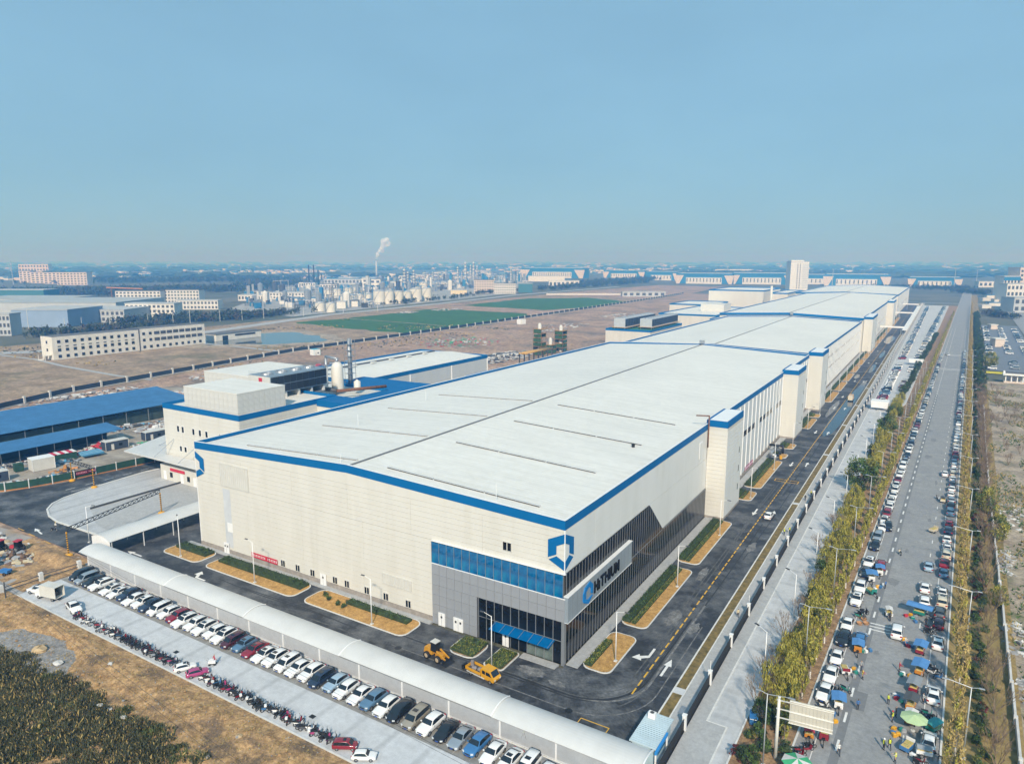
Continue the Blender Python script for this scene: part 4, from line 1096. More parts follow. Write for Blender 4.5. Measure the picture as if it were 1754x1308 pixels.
# guard hut by the gate
t = thing('guard_hut', 'small gate hut with pale blue ribbed flat roof at the canopy end', 'hut', (18.6, -12.0, 0))
part(t, 'wall', MB().bx(17.6, 20.6, -14.8, -8.4, 0.05, 2.9), mat('hut_blue', (0.34, 0.46, 0.52), 0.6, var=0.1), True)
r = part(t, 'roof', MB().bx(17.3, 20.9, -15.1, -8.1, 2.9, 3.05), mat('hut_roof', (0.42, 0.52, 0.57), 0.5, var=0.08, stripes=('Y', 0.35, 0.5)), True)
for i in range(18): part(r, 'roof_rib', MB().bx(17.3, 20.9, -15.0 + i * 0.385, -14.93 + i * 0.385, 3.052, 3.10), MATS['hut_roof'], True)
part(t, 'window', MB().bx(20.6, 20.64, -13.5, -10.5, 1.0, 2.2), GLASS_SKY, True)
ac = part(t, 'air_conditioner', MB().box((18.3, -9.4, 3.5), (1.0, 0.7, 0.8)), WHITE, True)
part(ac, 'fan_grille', MB().lathe((18.3, -9.4, 3.905), [(0.0, 0.01), (0.28, 0.01), (0.3, 0)], 12), DGREY, True)
t = thing('turnstile_gate', 'white and blue turnstile gate beside the gate hut', 'gate', (21.2, -12.5, 0))
part(t, 'gate_frame', MB().bx(20.95, 21.15, -15.6, -15.4, 0, 2.6).bx(20.95, 21.15, -11.3, -11.1, 0, 2.6), WHITE, True)
part(t, 'header_panel', MB().bx(20.93, 21.17, -15.6, -11.1, 2.602, 3.0), mat('bright_blue_panel', (0.02, 0.22, 0.55), 0.5), True)
part(t, 'barrier_ring', MB().lathe((21.05, -16.8, 0.1), [(0.35, 0), (0.42, 0.4), (0.42, 0.9), (0.35, 1.2), (0.0, 1.25)], 12), WHITE, True)

# ------------------------------------------------------------------ annex with cooling plant west of the hall
def block(t, nm, x0, x1, y0, y1, z0, z1, mt=CREAMW, band=None, cap=True, bandh=1.5):
    w = part(t, nm, MB().bx(x0, x1, y0, y1, z0, z1 - (bandh if band else 0)), mt, True)
    if band:
        m = MB()
        m.bx(x0 - .08, x1 + .08, y0 - .08, y0 + .3, z1 - bandh, z1).bx(x0 - .08, x1 + .08, y1 - .3, y1 + .08, z1 - bandh, z1)
        m.bx(x0 - .08, x0 + .3, y0 + .3, y1 - .3, z1 - bandh, z1 - .002).bx(x1 - .3, x1 + .08, y0 + .3, y1 - .3, z1 - bandh, z1 - .002)
        part(t, 'roof_band', m, band, True)
        part(t, 'roof_deck', MB().bx(x0 + .3, x1 - .3, y0 + .3, y1 - .3, z1 - bandh, z1 - 0.9), ROOF, True)
    elif cap:
        part(t, 'roof_deck', MB().bx(x0 - .1, x1 + .1, y0 - .1, y1 + .1, z1, z1 + 0.2), ROOF, True)
    return w
def grid_panels(w, ax, c, a0, a1, z0, z1, na, nz, mt, nm='facade_panel', th=0.05):
    """cladding pieces on a wall face; ax 'x': face y=c runs along x; ax 'y': face x=c runs along y"""
    bx_ = by = 0; p = w
    while p is not None: bx_ += p.location[0]; by += p.location[1]; p = p.parent
    da, dz = (a1 - a0) / na, (z1 - z0) / nz
    me = MB().box((0, 0, 0), (da - 0.06, th, dz - 0.06) if ax == 'x' else (th, da - 0.06, dz - 0.06)).mesh(nm, mt)
    for i in range(na):
        for j in range(nz):
            a = a0 + (i + .5) * da; z = z0 + (j + .5) * dz
            partm(w, nm, me, (a - bx_, c - by, z) if ax == 'x' else (c - bx_, a - by, z))
t = thing('annex_building', 'cream annex left of the main hall with blue roof band and cooling plant on top', 'building', (-130, 27, 0))
w = block(t, 'wall', -147.5, -113.0, 27.0, 63.0, 0, 22.6, band=BLUE)
grid_panels(w, 'x', 26.97, -147.4, -113.1, 1.0, 21.0, 4, 18, CREAM); grid_panels(w, 'y', -112.97, 27.1, 62.9, 1.0, 21.0, 5, 18, CREAM)
for x in (-140.6, -138.4, -133.4, -130.4, -127.4, -121.4): 
    f = part(t, 'window', MB().bx(x - .6, x + .6, 26.86, 26.94, 14.6, 16.6), WHITE, True)
    part(f, 'pane', MB().bx(x - .45, x + .45, 26.83, 26.858, 14.75, 16.45), GLASS, True)
for x in (-140.0, -137.8):
    f = part(t, 'window', MB().bx(x - .6, x + .6, 26.86, 26.94, 8.8, 10.6), WHITE, True)
    part(f, 'pane', MB().bx(x - .45, x + .45, 26.83, 26.858, 8.95, 10.45), GLASS, True)
bx1 = block(t, 'roof_house', -139.0, -115.2, 28.6, 45.0, 21.2, 28.0, OFFW)
grid_panels(bx1, 'x', 28.56, -139.0, -115.2, 22.6, 27.9, 12, 3, OFFW); grid_panels(bx1, 'y', -115.16, 28.6, 45.0, 22.6, 27.9, 9, 3, OFFW)
bx2 = block(t, 'roof_house', -165.0, -134.0, 53.5, 80.0, 18, 27.0, OFFW)
grid_panels(bx2, 'x', 53.46, -165, -134, 21.5, 26.9, 14, 3, OFFW)
part(t, 'link_block', MB().bx(-113.0, -93.3, 55, 63, 0, 20.5), CREAM, True)
part(t, 'link_band', MB().bx(-112.95, -93.2, 54.8, 63.2, 20.502, 22.3), BLUE, True)
part(t, 'corner_recess', MB().bx(-113.3, -112.85, 62.6, 63.3, 0, 21), DGREY, True)
part(t, 'rear_block', MB().bx(-147.5, -100, 63.3, 112, 0, 17.5), CREAMW, True)
part(t, 'rear_band', MB().bx(-120, -99.9, 63.5, 112.1, 17.502, 18.6).bx(-147.6, -120, 96, 112.1, 17.503, 18.5), BLUE, True)
# cooling tower bank
c = thing('cooling_tower_bank', 'dark louvred cooling tower bank standing on the annex roof', 'cooling tower', (-128, 60, 21.2))
part(c, 'casing', MB().bx(-136.5, -126.2, 49.0, 72.0, 23.6, 29.0), mat('blue_grey_casing', (0.20, 0.26, 0.31), 0.5, var=0.12), True)
part(c, 'end_panel', MB().bx(-136.4, -126.3, 48.93, 48.98, 23.7, 28.9), OFFW, True)
part(c, 'red_mark', MB().bx(-131.5, -129.9, 48.88, 48.925, 26.4, 28.4), REDB, True)
part(c, 'plinth_leg', MB().bx(-136, -126.6, 49.5, 71.5, 21.3, 21.6), STEEL, True)
for i in range(5): part(c, 'plinth_leg', MB().bx(-136, -126.6, 49.5 + i * 5.3, 50.2 + i * 5.3, 21.6, 23.6), OFFW, True)
me = MB().box((0, 0, 0), (0.10, 2.35, 2.3)).mesh('louvre_panel', DARK)
for i in range(9):
    for j in range(2):
        partm(c, 'louvre_panel', me, (-126.13 + 128, 50.4 + i * 2.52 - 60, 25.0 + j * 2.55 - 21.2))
for i in range(4): part(c, 'fan_stack', MB().lathe((-131.3, 52 + i * 5.7, 29.0), [(2.0, 0), (1.8, 0.5), (1.75, 0.5), (1.7, 0.15), (0, 0.1)], 16), STEEL, True)
rl = MB()
for (a, b) in (((-136.4, 49.1), (-126.3, 49.1)), ((-126.3, 49.1), (-126.3, 71.9)), ((-126.3, 71.9), (-136.4, 71.9))):
    rl.bar((*a, 30.0), (*b, 30.0), 0.06); rl.bar((*a, 29.5), (*b, 29.5), 0.05)
part(c, 'guard_rail', rl, STEEL, True)
# scrubber plant
sc_ = thing('scrubber_plant', 'cream scrubber vessels with ducts and slim stack behind the cooling towers', 'scrubber', (-138, 90, 17.5))
part(sc_, 'tall_vessel', MB().lathe((-133.5, 84.0, 18.6), [(2.1, 0), (2.1, 8.5), (1.6, 9.6), (0.7, 10.3), (0, 10.3)], 18), CREAM, True, True)
part(sc_, 'short_vessel', MB().lathe((-139.5, 81.0, 18.6), [(2.0, 0), (2.0, 5.6), (1.4, 6.6), (0, 7.0)], 18), CREAM, True, True)
part(sc_, 'stack', MB().tube((-141, 98, 18.5), (-141, 98, 35.5), 0.9, 0.75, 12), STEEL, True, True)
m = MB()
for i in range(7):
    z = 20 + i * 2.2
    m.bx(-142.4, -139.6, 96.6, 99.4, z, z + 0.12)
for (x, y) in ((-142.4, 96.6), (-139.6, 96.6), (-139.6, 99.4), (-142.4, 99.4)): m.bar((x, y, 18.5), (x, y, 35), 0.12)
part(sc_, 'stack_scaffold', m, STEEL, True)
part(sc_, 'duct', MB().tube((-133.5, 84, 28.6), (-133.5, 84, 30.2), 0.55, n=10).tube((-133.5, 84, 30.0), (-141, 86.0, 30.0), 0.5, n=10).tube((-141, 86, 30.2), (-141, 86, 19), 0.5, n=10), STEEL, True, True)
part(sc_, 'rust_duct', MB().tube((-126, 76, 20.4), (-118, 92, 20.4), 0.55, n=10), RUST, True, True)
part(sc_, 'dark_duct', MB().tube((-140, 76, 20.6), (-126, 76, 20.6), 0.7, n=10), DGREY, True, True)
m = MB()
for i in range(4): m.bar((-137 + 0, 82 + i * 0.01, 18.6), (-137, 82, 28), 0.14); 
for i in range(6): m.bx(-137.8, -135.9, 81, 83.5, 19.5 + i * 1.6, 19.6 + i * 1.6)
part(sc_, 'access_ladder', m, STEEL, True)
part(sc_, 'pump_vessel', MB().lathe((-128.0, 88.0, 18.6), [(1.2, 0), (1.2, 3.2), (0, 4.0)], 14), CREAM, True, True)
# loading canopy
t = thing('loading_canopy', 'flat white cantilever loading canopy hung with rods from the annex', 'canopy', (-150, 25, 0))
part(t, 'canopy_slab', MB().prism([(-161.5, 22.0), (-113.0, 21.6), (-93.2, 21.6), (-93.2, 26.6), (-147.7, 26.6), (-147.7, 44), (-169.5, 41)], 6.8, 7.15), RFW, True)
for (x0, y0, x1, y1) in ((-143, 26.7, -147, 22.6), (-131, 26.7, -135, 22.4), (-147.8, 34, -158, 31)):
    part(t, 'hanger_rod', MB().tube((x0, y0, 12.2), (x1, y1, 7.15), 0.09, n=6), STEEL, True)
b = thing('dock_wall', 'cream dock front with doors, small windows and red banner beneath the loading canopy', 'dock', (-140, 26.2, 0))
part(b, 'wall', MB().bx(-147.4, -113.1, 24.6, 26.6, 0.1, 4.6), CREAMW, True)
for x in (-145.2, -137.0, -131.0):
    part(b, 'door', MB().bx(x - .7, x + .7, 24.48, 24.58, 0.2, 2.8), WHITE, True)
for x in (-142.2, -134.0):
    part(b, 'window', MB().bx(x - .6, x + .6, 24.50, 24.58, 1.2, 2.7), GLASS, True)
bn = part(b, 'banner', MB().bx(-142.5, -135.5, 24.44, 24.48, 3.2, 4.1), REDB, True)
# warehouse west
t = thing('long_warehouse', 'long grey-walled warehouse with white roof and blue edge behind the scrubbers', 'warehouse', (-172, 114, 0))
w = part(t, 'wall', MB().bx(-196, -152, 114, 208, 0, 14.4), mat('bluish_wall', (0.48, 0.52, 0.54), 0.6, var=0.05, scale=0.2), True)
grid_panels(w, 'y', -151.96, 114.2, 207.8, 0.6, 14.3, 4, 12, MATS['bluish_wall'])
m = MB()
m.bx(-196.1, -151.85, 113.9, 114.2, 14.4, 16.1).bx(-196.1, -151.85, 207.8, 208.1, 14.4, 16.1).bx(-196.1, -195.8, 114.2, 207.8, 14.4, 16.098).bx(-152.15, -151.85, 114.2, 207.8, 14.4, 16.098)
part(t, 'roof_band', m, BLUE, True)
part(t, 'roof_slope', MB().extr([(-195.8, 114.2, 15.2), (-174, 114.2, 16.4), (-174, 114.2, 16.2), (-195.8, 114.2, 15.0)], (0, 93.6, 0)), ROOF, True)
part(t, 'roof_slope', MB().extr([(-152.15, 114.2, 15.2), (-173.99, 114.2, 16.4), (-173.99, 114.2, 16.2), (-152.15, 114.2, 15.0)], (0, 93.6, 0)), ROOF, True)
part(t, 'ridge_vent', MB().bx(-184.3, -183.7, 120, 205, 16.0, 16.5), DGREY, True)
for i in range(4): part(t, 'downpipe', MB().bx(-151.93, -151.65, 114.6 + i * 31, 115.1 + i * 31, 0, 14.4), WHITE, True)
for i in range(5): part(t, 'roof_vent', MB().box((-180, 140 + i * 13, 16.7), (1.2, 3.0, 0.7)), OFFW, True)
# low lean-to roofs tucked against the hall's west wall
for i, (y0, y1) in enumerate(((70, 78), (117, 140), (184, 206))):
    t = thing('lean_to', f'low blue-edged flat lean-to against the west side of the main hall, {ordn(i + 1)} from the front', 'annexe', (-97, (y0 + y1) / 2, 0))
    block(t, 'wall', -101, -93.2, y0, y1, 0, 22.2, band=BLUE, bandh=1.2)
# ------------------------------------------------------------------ sheds, hoarding and clutter of the yard on the left
t = thing('blue_shed', 'larger long open shed with blue sheet roof beyond the yard', 'shed', (-236, 20, 0))
part(t, 'roof', MB().extr([(-222.5, -70, 5.9), (-250, -70, 8.6), (-250, -70, 8.45), (-222.5, -70, 5.75)], (0, 158, 0)), BLUEROOF, True)
part(t, 'roof_edge', MB().extr([(-250.3, -70, 8.35), (-250.0, -70, 8.7), (-249.6, -70, 8.66), (-250, -70, 8.3)], (0, 158, 0)), mat('pale_blue_edge', (0.16, 0.36, 0.56), 0.5), True)
part(t, 'mesh_wall', MB().bx(-224.6, -224.4, -70, 86, 0, 4.7), mat('dark_green_net', (0.035, 0.055, 0.045), 0.9, var=0.35, scale=0.4), True)
part(t, 'back_wall', MB().bx(-249.6, -249.3, -70, 87, 0, 8.2), DGREY, True)
for i in range(18): part(t, 'shed_post', MB().bx(-223.2, -223.0, -68 + i * 9, -67.8 + i * 9, 0, 5.8), STEEL, True)
t = thing('blue_shed', 'smaller open work shed with blue sheet roof, nearer the green hoarding', 'shed', (-203, 10, 0))
part(t, 'roof', MB().extr([(-198.6, -60, 4.9), (-209.5, -60, 6.0), (-209.5, -60, 5.88), (-198.6, -60, 4.78)], (0, 103, 0)), BLUEROOF, True)
part(t, 'back_wall', MB().bx(-209.2, -209.0, -60, 42.5, 0, 5.6), mat('shed_net', (0.03, 0.045, 0.04), 0.9, var=0.3), True)
for i in range(20):
    y = -58 + i * 5.2
    part(t, 'shed_post', MB().bx(-199.2, -199.06, y, y + 0.14, 0, 4.85), STEEL, True)
# hoarding: dark green panels between white posts, on a brick-orange kerb
hp = [(-196, -21), (-186, -15.5), (-178.5, -10.5), (-173.8, -5.5), (-171.2, -0.5), (-169.6, 5.0), (-168.6, 10.6), (-167.8, 16.4), (-167.0, 22.2), (-166.3, 28.0), (-165.6, 33.8), (-165.0, 39.6), (-164.5, 46)]
t = thing('green_hoarding', 'dark green panel hoarding with white posts curving round the yard road', 'hoarding', (-168, 10, 0))
for i, (a, b) in enumerate(zip(hp[:-1], hp[1:])):
    d = Vector((b[0] - a[0], b[1] - a[1], 0)); n = Vector((-d[1], d[0], 0)).normalized() * 0.04
    L_ = d.length; u = d / L_
    a3 = Vector((*a, 0)) + u * 0.12; b3 = Vector((*b, 0)) - u * 0.12
    q = [(a3.x, a3.y, 0.35), (b3.x, b3.y, 0.35), (b3.x, b3.y, 2.4), (a3.x, a3.y, 2.4)]
    part(t, 'hoarding_panel', MB().extr(q, tuple(n)), GREENN, True)
    part(t, 'brick_base', MB().extr([(a[0], a[1], 0), (b[0], b[1], 0), (b[0], b[1], 0.34), (a[0], a[1], 0.34)], (n[0] * 6, n[1] * 6, 0)), mat('brick_orange', (0.40, 0.17, 0.06), 0.9, var=0.2, scale=1), True)
for p in hp: part(t, 'hoarding_post', MB().bx(p[0] - .1, p[0] + .1, p[1] - .1, p[1] + .1, 0, 2.75), WHITE, True)
bn = part(t, 'banner', MB().extr([(-168.35, 10.9, 1.1), (-167.62, 16.3, 1.1), (-167.62, 16.3, 2.2), (-168.35, 10.9, 2.2)], (0.06, -0.01, 0)), mat('dark_red_banner', (0.16, 0.015, 0.03), 0.7), True)
m = MB()
for i in range(13):
    if i == 7: continue
    s = i / 13; x, y = -168.27 + 0.73 * s, 11.1 + 5.3 * s
    m.bx(x + 0.02, x + 0.04, y, y + 0.26, 1.45, 1.85)
part(bn, 'banner_characters', m, mat('pink_letter', (0.62, 0.28, 0.32), 0.6), True)
def site_box(name, label, c, d, rz, wall_m, roof_m, cat, door=True):
    t = thing(name, label, cat, (*c, 0), rz)
    part(t, 'body', MB().box((0, 0, d[2] / 2 + 0.1), d), wall_m)
    part(t, 'roof', MB().box((0, 0, d[2] + 0.18), (d[0] + 0.15, d[1] + 0.15, 0.14)), roof_m)
    if door:
        part(t, 'door', MB().box((-d[0] / 2 * 0.4, -d[1] / 2 - 0.02, 1.15), (0.9, 0.05, 2.0)), OFFW)
        part(t, 'window', MB().box((d[0] / 2 * 0.3, -d[1] / 2 - 0.02, 1.6), (1.1, 0.05, 0.9)), GLASS)
    for s in (-1, 1):
        part(t, 'corner_post', MB().box((s * d[0] / 2, -d[1] / 2 - 0.01, d[2] / 2 + 0.1), (0.14, 0.10, d[2])), roof_m)
    return t
NAVY = mat('navy_sheet', (0.035, 0.05, 0.075), 0.6, var=0.2, scale=0.8)
site_box('site_cabin', 'dark navy site cabin with flat grey roof, at the left frame edge behind the hoarding', (-186.5, -3.0), (7, 3, 2.8), R(80), NAVY, OFFW, 'cabin')
site_box('storage_container', 'white storage container alone on the yard behind the hoarding', (-188.5, 11.0), (6.0, 4.4, 3.6), R(82), OFFW, WHITE, 'container', False)
site_box('site_cabin', 'dark navy site cabin beside the pale blue striped sheeting', (-193.0, 36.5), (7.5, 3.4, 2.9), R(84), NAVY, OFFW, 'cabin')
site_box('site_cabin', 'dark navy site cabin farthest right, by the heaps below the annex', (-194.5, 51.5), (7.5, 3.4, 2.9), R(84), NAVY, OFFW, 'cabin')
site_box('green_box', 'small dark green metal bin beside the white container', (-192.0, 6.0), (2.2, 2.2, 2.2), R(82), GREENN, GREENN, 'bin', False)
# striped sheeting stacks, red and white stall roof
t = thing('sheet_stack', 'stack of pale blue striped roofing sheets on the yard', 'sheet stack', (-190.5, 27.0, 0), R(82))
for i in range(7): part(t, 'sheet', MB().box((0, -2.1 + i * 0.68, 1.0 + 0.05 * i), (6.5, 0.62, 0.5)), mat('sky_blue_sheet', (0.22, 0.44, 0.58), 0.6, var=0.1) if i % 2 else mat('sky_blue_dark', (0.06, 0.20, 0.34), 0.6, var=0.1))
t = thing('stall_tent', 'small tent with red and white striped roof over green walls', 'tent', (-194, 20.0, 0), R(82))
part(t, 'wall', MB().box((0, 0, 1.1), (7.0, 3.6, 2.2)), GREENN)
for i in range(6): part(t, 'roof_stripe', MB().box((-2.9 + i * 1.16, 0, 2.4), (1.1, 4.0, 0.16)), REDB if i % 2 == 0 else WHITE)
# heaps of scrap, sheeting and gear
def heap(name, label, cat, c, r, n, mats_, seed, hmax=1.4, sz=(0.3, 1.3)):
    q = random.Random(seed); m = MB()
    for i in range(n):
        a = q.uniform(0, 6.28); d = math.sqrt(q.random())
        x, y = d * r[0] * math.cos(a), d * r[1] * math.sin(a)
        h = hmax * max(0.12, 1 - d) * q.uniform(0.5, 1.1)
        m.use(q.randrange(len(mats_)))
        s = q.uniform(*sz)
        if q.random() < 0.55: m.box((x, y, h * 0.55), (s * q.uniform(0.6, 2.2), s, max(0.12, h * q.uniform(0.4, 1.0))), q.uniform(0, 3.1), q.uniform(-.35, .35))
        else: m.blob((x, y, h * 0.4), (s, s * q.uniform(0.5, 1), max(0.2, h * 0.6)), q, 7, 4)
    o = single(name, m, mats_, label, cat, loc=(c[0], c[1], 0), fix=False)
    return o
TARP = [mat('tarp_grey', (0.28, 0.29, 0.30), 0.8, var=0.3, scale=0.8), mat('tarp_white', (0.55, 0.55, 0.54), 0.7, var=0.2, scale=0.8), mat('tarp_blue', (0.07, 0.26, 0.42), 0.7, var=0.2), DGREY, mat('scrap_brown', (0.16, 0.10, 0.07), 0.9, var=0.4, scale=1)]
REDS = [mat('scrap_red', (0.42, 0.03, 0.05), 0.7, var=0.2, scale=1), DGREY, TARP[1]]
GRN = [mat('tarp_green', (0.06, 0.30, 0.16), 0.7, var=0.2), TARP[2], TARP[1]]
heap('scrap_heap', 'heap of grey and white scrap behind the green hoarding, by the frame edge', 'scrap heap', (-179.5, -3), (3.5, 6), 70, TARP, 1)
heap('scrap_heap', 'long heap of mixed scrap under the front of the smaller blue shed', 'scrap heap', (-201.5, 4), (4, 15), 190, TARP, 2)
heap('scrap_heap', 'heap of red machinery at the end of the smaller blue shed', 'scrap heap', (-200.0, 37), (3.6, 6.5), 70, REDS, 3, 3.2, (0.6, 1.8))
heap('scrap_heap', 'heap of blue and grey sheets beside the white container', 'scrap heap', (-190.5, 18.8), (3.6, 4.4), 60, [TARP[0], TARP[2], DGREY], 4, 1.2)
heap('scrap_heap', 'pale tarpaulin heap below the end of the larger blue shed', 'scrap heap', (-208, 62), (7, 9), 130, [TARP[1], TARP[0], TARP[4]], 5, 2.4, (0.5, 2.0))
heap('scrap_heap', 'green and blue tarpaulin heap against the annex', 'scrap heap', (-178, 57), (6, 8), 70, GRN, 6, 2.4, (0.8, 2.2))
heap('scrap_heap', 'low row of white stones and scrap inside the hoarding near the canopy', 'scrap heap', (-171, 34), (2.4, 7), 70, [TARP[1], TARP[0]], 7, 1.0)
heap('scrap_heap', 'orange and dark gear heap beside the white container corner', 'scrap heap', (-180.5, 14), (2.6, 4.5), 50, [mat('gear_orange', (0.45, 0.20, 0.05), 0.7), DGREY, TARP[0]], 8, 1.6)
heap('scrap_heap', 'grey gear strewn between the two blue sheds', 'scrap heap', (-216, 5), (4.5, 26), 130, [TARP[0], DGREY, TARP[1], GRN[0]], 9, 1.8)
heap('scrap_heap', 'white bags and machines on the lane right of the blue sheds', 'scrap heap', (-216, 78), (5, 9), 70, [TARP[1], TARP[0]], 10, 2.2)
heap('scrap_heap', 'mixed dark scrap along the inside of the hoarding left of the banner', 'scrap heap', (-176, 6), (2.6, 7), 90, TARP, 40, 1.5, (.3, 1.0))
heap('scrap_heap', 'pallets and white sheets between the navy cabins', 'scrap heap', (-188, 45), (5, 5), 90, [TARP[1], TARP[0], MATS['scrap_brown'], GRN[0]], 41, 1.6, (.3, 1.1))
heap('scrap_heap', 'long grey scrap row in front of the larger blue shed, right part', 'scrap heap', (-219.5, 50), (3.2, 22), 160, TARP, 42, 2.0, (.4, 1.5))
heap('scrap_heap', 'colourful scrap heap behind the striped tent', 'scrap heap', (-198.5, 22), (3.0, 8), 110, TARP + REDS[:1], 43, 1.8, (.3, 1.1))
heap('rubble_heap', 'pale rubble heap before the far black fence, above the blue sheds', 'rubble', (-262, 125), (14, 20), 260, [RUBW, RUBG, mat('rubble_pink', (0.36, 0.25, 0.19), 0.9, var=0.3)], 11, 3.0, (0.6, 2.4))
heap('rubble_heap', 'pink earth heap with white debris right of the pale rubble', 'rubble', (-255, 160), (13, 18), 200, [MATS['rubble_pink'], CLAY, RUBW], 12, 4.5, (0.8, 3.0))
heap('scrap_heap', 'row of dark bins, cars and sheds of scrap along the far black fence', 'scrap heap', (-268, 205), (14, 44), 300, TARP + REDS[:1], 13, 3.0, (0.8, 3.0))
heap('rubble_heap', 'grey rubble beyond the end of the long warehouse', 'rubble', (-165, 228), (14, 16), 240, [RUBG, RUBW, MATS['rubble_pink']], 14, 2.4, (0.4, 1.6))
heap('rubble_heap', 'white broken slabs behind the scaffold towers', 'rubble', (-205, 300), (16, 40), 330, [RUBW, RUBG, DGREY], 15, 2.2, (0.6, 2.6))
heap('rubble_heap', 'dark strewn beams right of the scaffold towers', 'rubble', (-160, 345), (20, 30), 240, [RUBG, DGREY, RUBW, TARP[2]], 16, 1.6, (0.5, 2.2))
heap('rubble_heap', 'strewn coloured debris on the pink clay left of the scaffold towers', 'rubble', (-280, 360), (30, 40), 200, [GRN[0], REDS[0], RUBW, RUBG], 17, 1.2, (0.5, 1.8))
for k, (px, py, rx, ry) in enumerate(((385, 640, 10, 24), (150, 676, 8, 30), (765, 530, 16, 26), (695, 535, 12, 18), (1060, 540, 14, 40), (960, 560, 20, 50))):
    lab = ['low debris by the fence behind the annex roof', 'debris line along the far black fence above the larger blue shed', 'white rubble strip between the two wheat fields', 'small white rubble heap at the tip of the wheat field', 'dark strewn debris left of the roof-top cooling towers', 'mixed debris on the clay before the roof-top cooling towers'][k]
    c = G(px, py); heap('rubble_heap', lab, 'rubble', c, (rx, ry), 120, [RUBW, RUBG, MATS['rubble_pink']], 20 + k, 1.5, (0.6, 2.2))
# yard left of the front: slabs, tractors, loader are in the vehicle section; stacked kerb stones here
heap('stone_stack', 'stacked pale slabs and pallets at the left frame edge by the asphalt', 'slab stack', (-139, -26), (9, 5), 130, [RUBW, mat('plank', (0.42, 0.31, 0.18), 0.8, var=0.3), DGREY], 30, 1.0, (0.4, 1.4))
heap('stone_stack', 'pallets and rolls beside the red tractors', 'slab stack', (-122, -26), (7, 3.2), 70, [mat('roll_cream', (0.5, 0.42, 0.28), 0.8), TARP[0], TARP[4], RUBG], 31, 1.4, (0.4, 1.1))

# ------------------------------------------------------------------ far black fence with pale posts
fl = [(-255, -140), (-285, -10), (-300, 45), (-316, 85), (-324, 130), (-344, 248), (-349, 470), (-369, 993), (-390, 1268)]
t = thing('site_fence', 'long black fence with pale posts across the far waste ground', 'fence', (-316, 53, 0))
m_p = MB().box((0, 0, 1.7), (1.0, 1.0, 3.4)).mesh('fence_post', OFFW)
acc = 0.0
for a, b in zip(fl[:-1], fl[1:]):
    d = Vector((b[0] - a[0], b[1] - a[1])); L_ = d.length; n = max(1, round(L_ / 15.0)); st = L_ / n; u = d / L_
    rz = math.atan2(u[1], u[0])
    me = MB().box((0, 0, 1.55), (st - 1.0, 0.12, 2.3)).mesh('fence_panel', mat('fence_navy', (0.02, 0.032, 0.045), 0.7, var=0.2, scale=0.6))
    mb_ = MB().box((0, 0, 0.2), (st - 1.0, 0.35, 0.4)).mesh('fence_base', OFFW)
    for i in range(n):
        c = (a[0] + u[0] * (i + .5) * st + 316, a[1] + u[1] * (i + .5) * st - 53, 0)
        partm(t, 'fence_panel', me, c, rz); partm(t, 'fence_base', mb_, c, rz)
        partm(t, 'fence_post', m_p, (a[0] + u[0] * i * st + 316, a[1] + u[1] * i * st - 53, 0), rz)
site_box('fence_hut', 'small white hut against the black fence behind the annex', G(540, 608), (5, 5, 4), R(80), WHITE, mat('hut_teal', (0.10, 0.40, 0.50), 0.6), 'hut')
site_box('fence_hut', 'small white hut on the black fence line beside the wheat field', G(893, 555), (7, 6, 5), R(80), WHITE, OFFW, 'hut', False)

# ------------------------------------------------------------------ abandoned white block by the pond
t = thing('abandoned_block', 'derelict long white block with empty window holes beside the pond', 'building', (-452, 190, 0))
DER = mat('derelict_plaster', (0.62, 0.59, 0.53), 0.9, var=0.12, scale=0.25)
part(t, 'wall', MB().bx(-459, -444.6, 138, 196, 0, 15.0), DER, True)
part(t, 'wall', MB().bx(-459, -444.2, 196.5, 249, 0, 15.4), DER, True)
part(t, 'roof', MB().bx(-458.6, -445, 138.4, 195.6, 15.0, 15.2).bx(-458.6, -444.6, 196.9, 248.6, 15.4, 15.6), mat('dirty_roof', (0.12, 0.12, 0.12), 0.9, var=0.4, scale=0.3), True)
part(t, 'joint', MB().bx(-459, -444.0, 196.05, 196.45, 0, 15.8), DGREY, True)
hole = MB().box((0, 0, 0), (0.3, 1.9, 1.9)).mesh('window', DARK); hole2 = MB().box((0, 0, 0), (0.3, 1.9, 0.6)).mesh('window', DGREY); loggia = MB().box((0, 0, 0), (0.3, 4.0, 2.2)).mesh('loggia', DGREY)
for i in range(11):
    y = 142 + i * 4.95
    for z, me in ((2.2, hole), (6.4, hole), (8.7, hole2), (11.8, hole)):
        partm(t, 'window', me, (-444.55 + 452, y - 190, z))
for i in range(10):
    y = 199.5 + i * 5.0
    partm(t, 'window', hole, (-444.15 + 452, y - 190, 2.4))
    for z in (7.4, 12.0): partm(t, 'loggia', loggia if i > 1 else hole, (-444.15 + 452, y - 190, z))
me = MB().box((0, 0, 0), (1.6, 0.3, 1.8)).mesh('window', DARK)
for z in (6.4, 11.4): partm(t, 'window', me, (-451.5 + 452, 137.95 - 190, z))
m = MB(); m.bx(-455, -451, 133.5, 137.8, 0, 0.4).bx(-449.5, -446.2, 133.5, 137.8, 3.0, 3.3); m.extr([(-451, 135, 0), (-449.5, 135, 3.1), (-449.5, 135, 3.4), (-451, 135, 0.4)], (0, 2.2, 0)); m.bx(-449.4, -449.1, 133.6, 133.9, 0, 3).bx(-446.6, -446.3, 133.6, 133.9, 0, 3).bx(-455, -454.8, 133.5, 133.7, 0.4, 3.4)
part(t, 'outer_stair', m, DER, True)
t = thing('abandoned_shed', 'low derelict white shed at the far end of the abandoned block', 'shed', (-452, 282, 0))
part(t, 'wall', MB().bx(-462, -449, 262, 306, 0, 5.5), DER, True); part(t, 'roof', MB().bx(-462.5, -448.5, 261.5, 306.5, 5.5, 6.0), MATS['dirty_roof'], True)
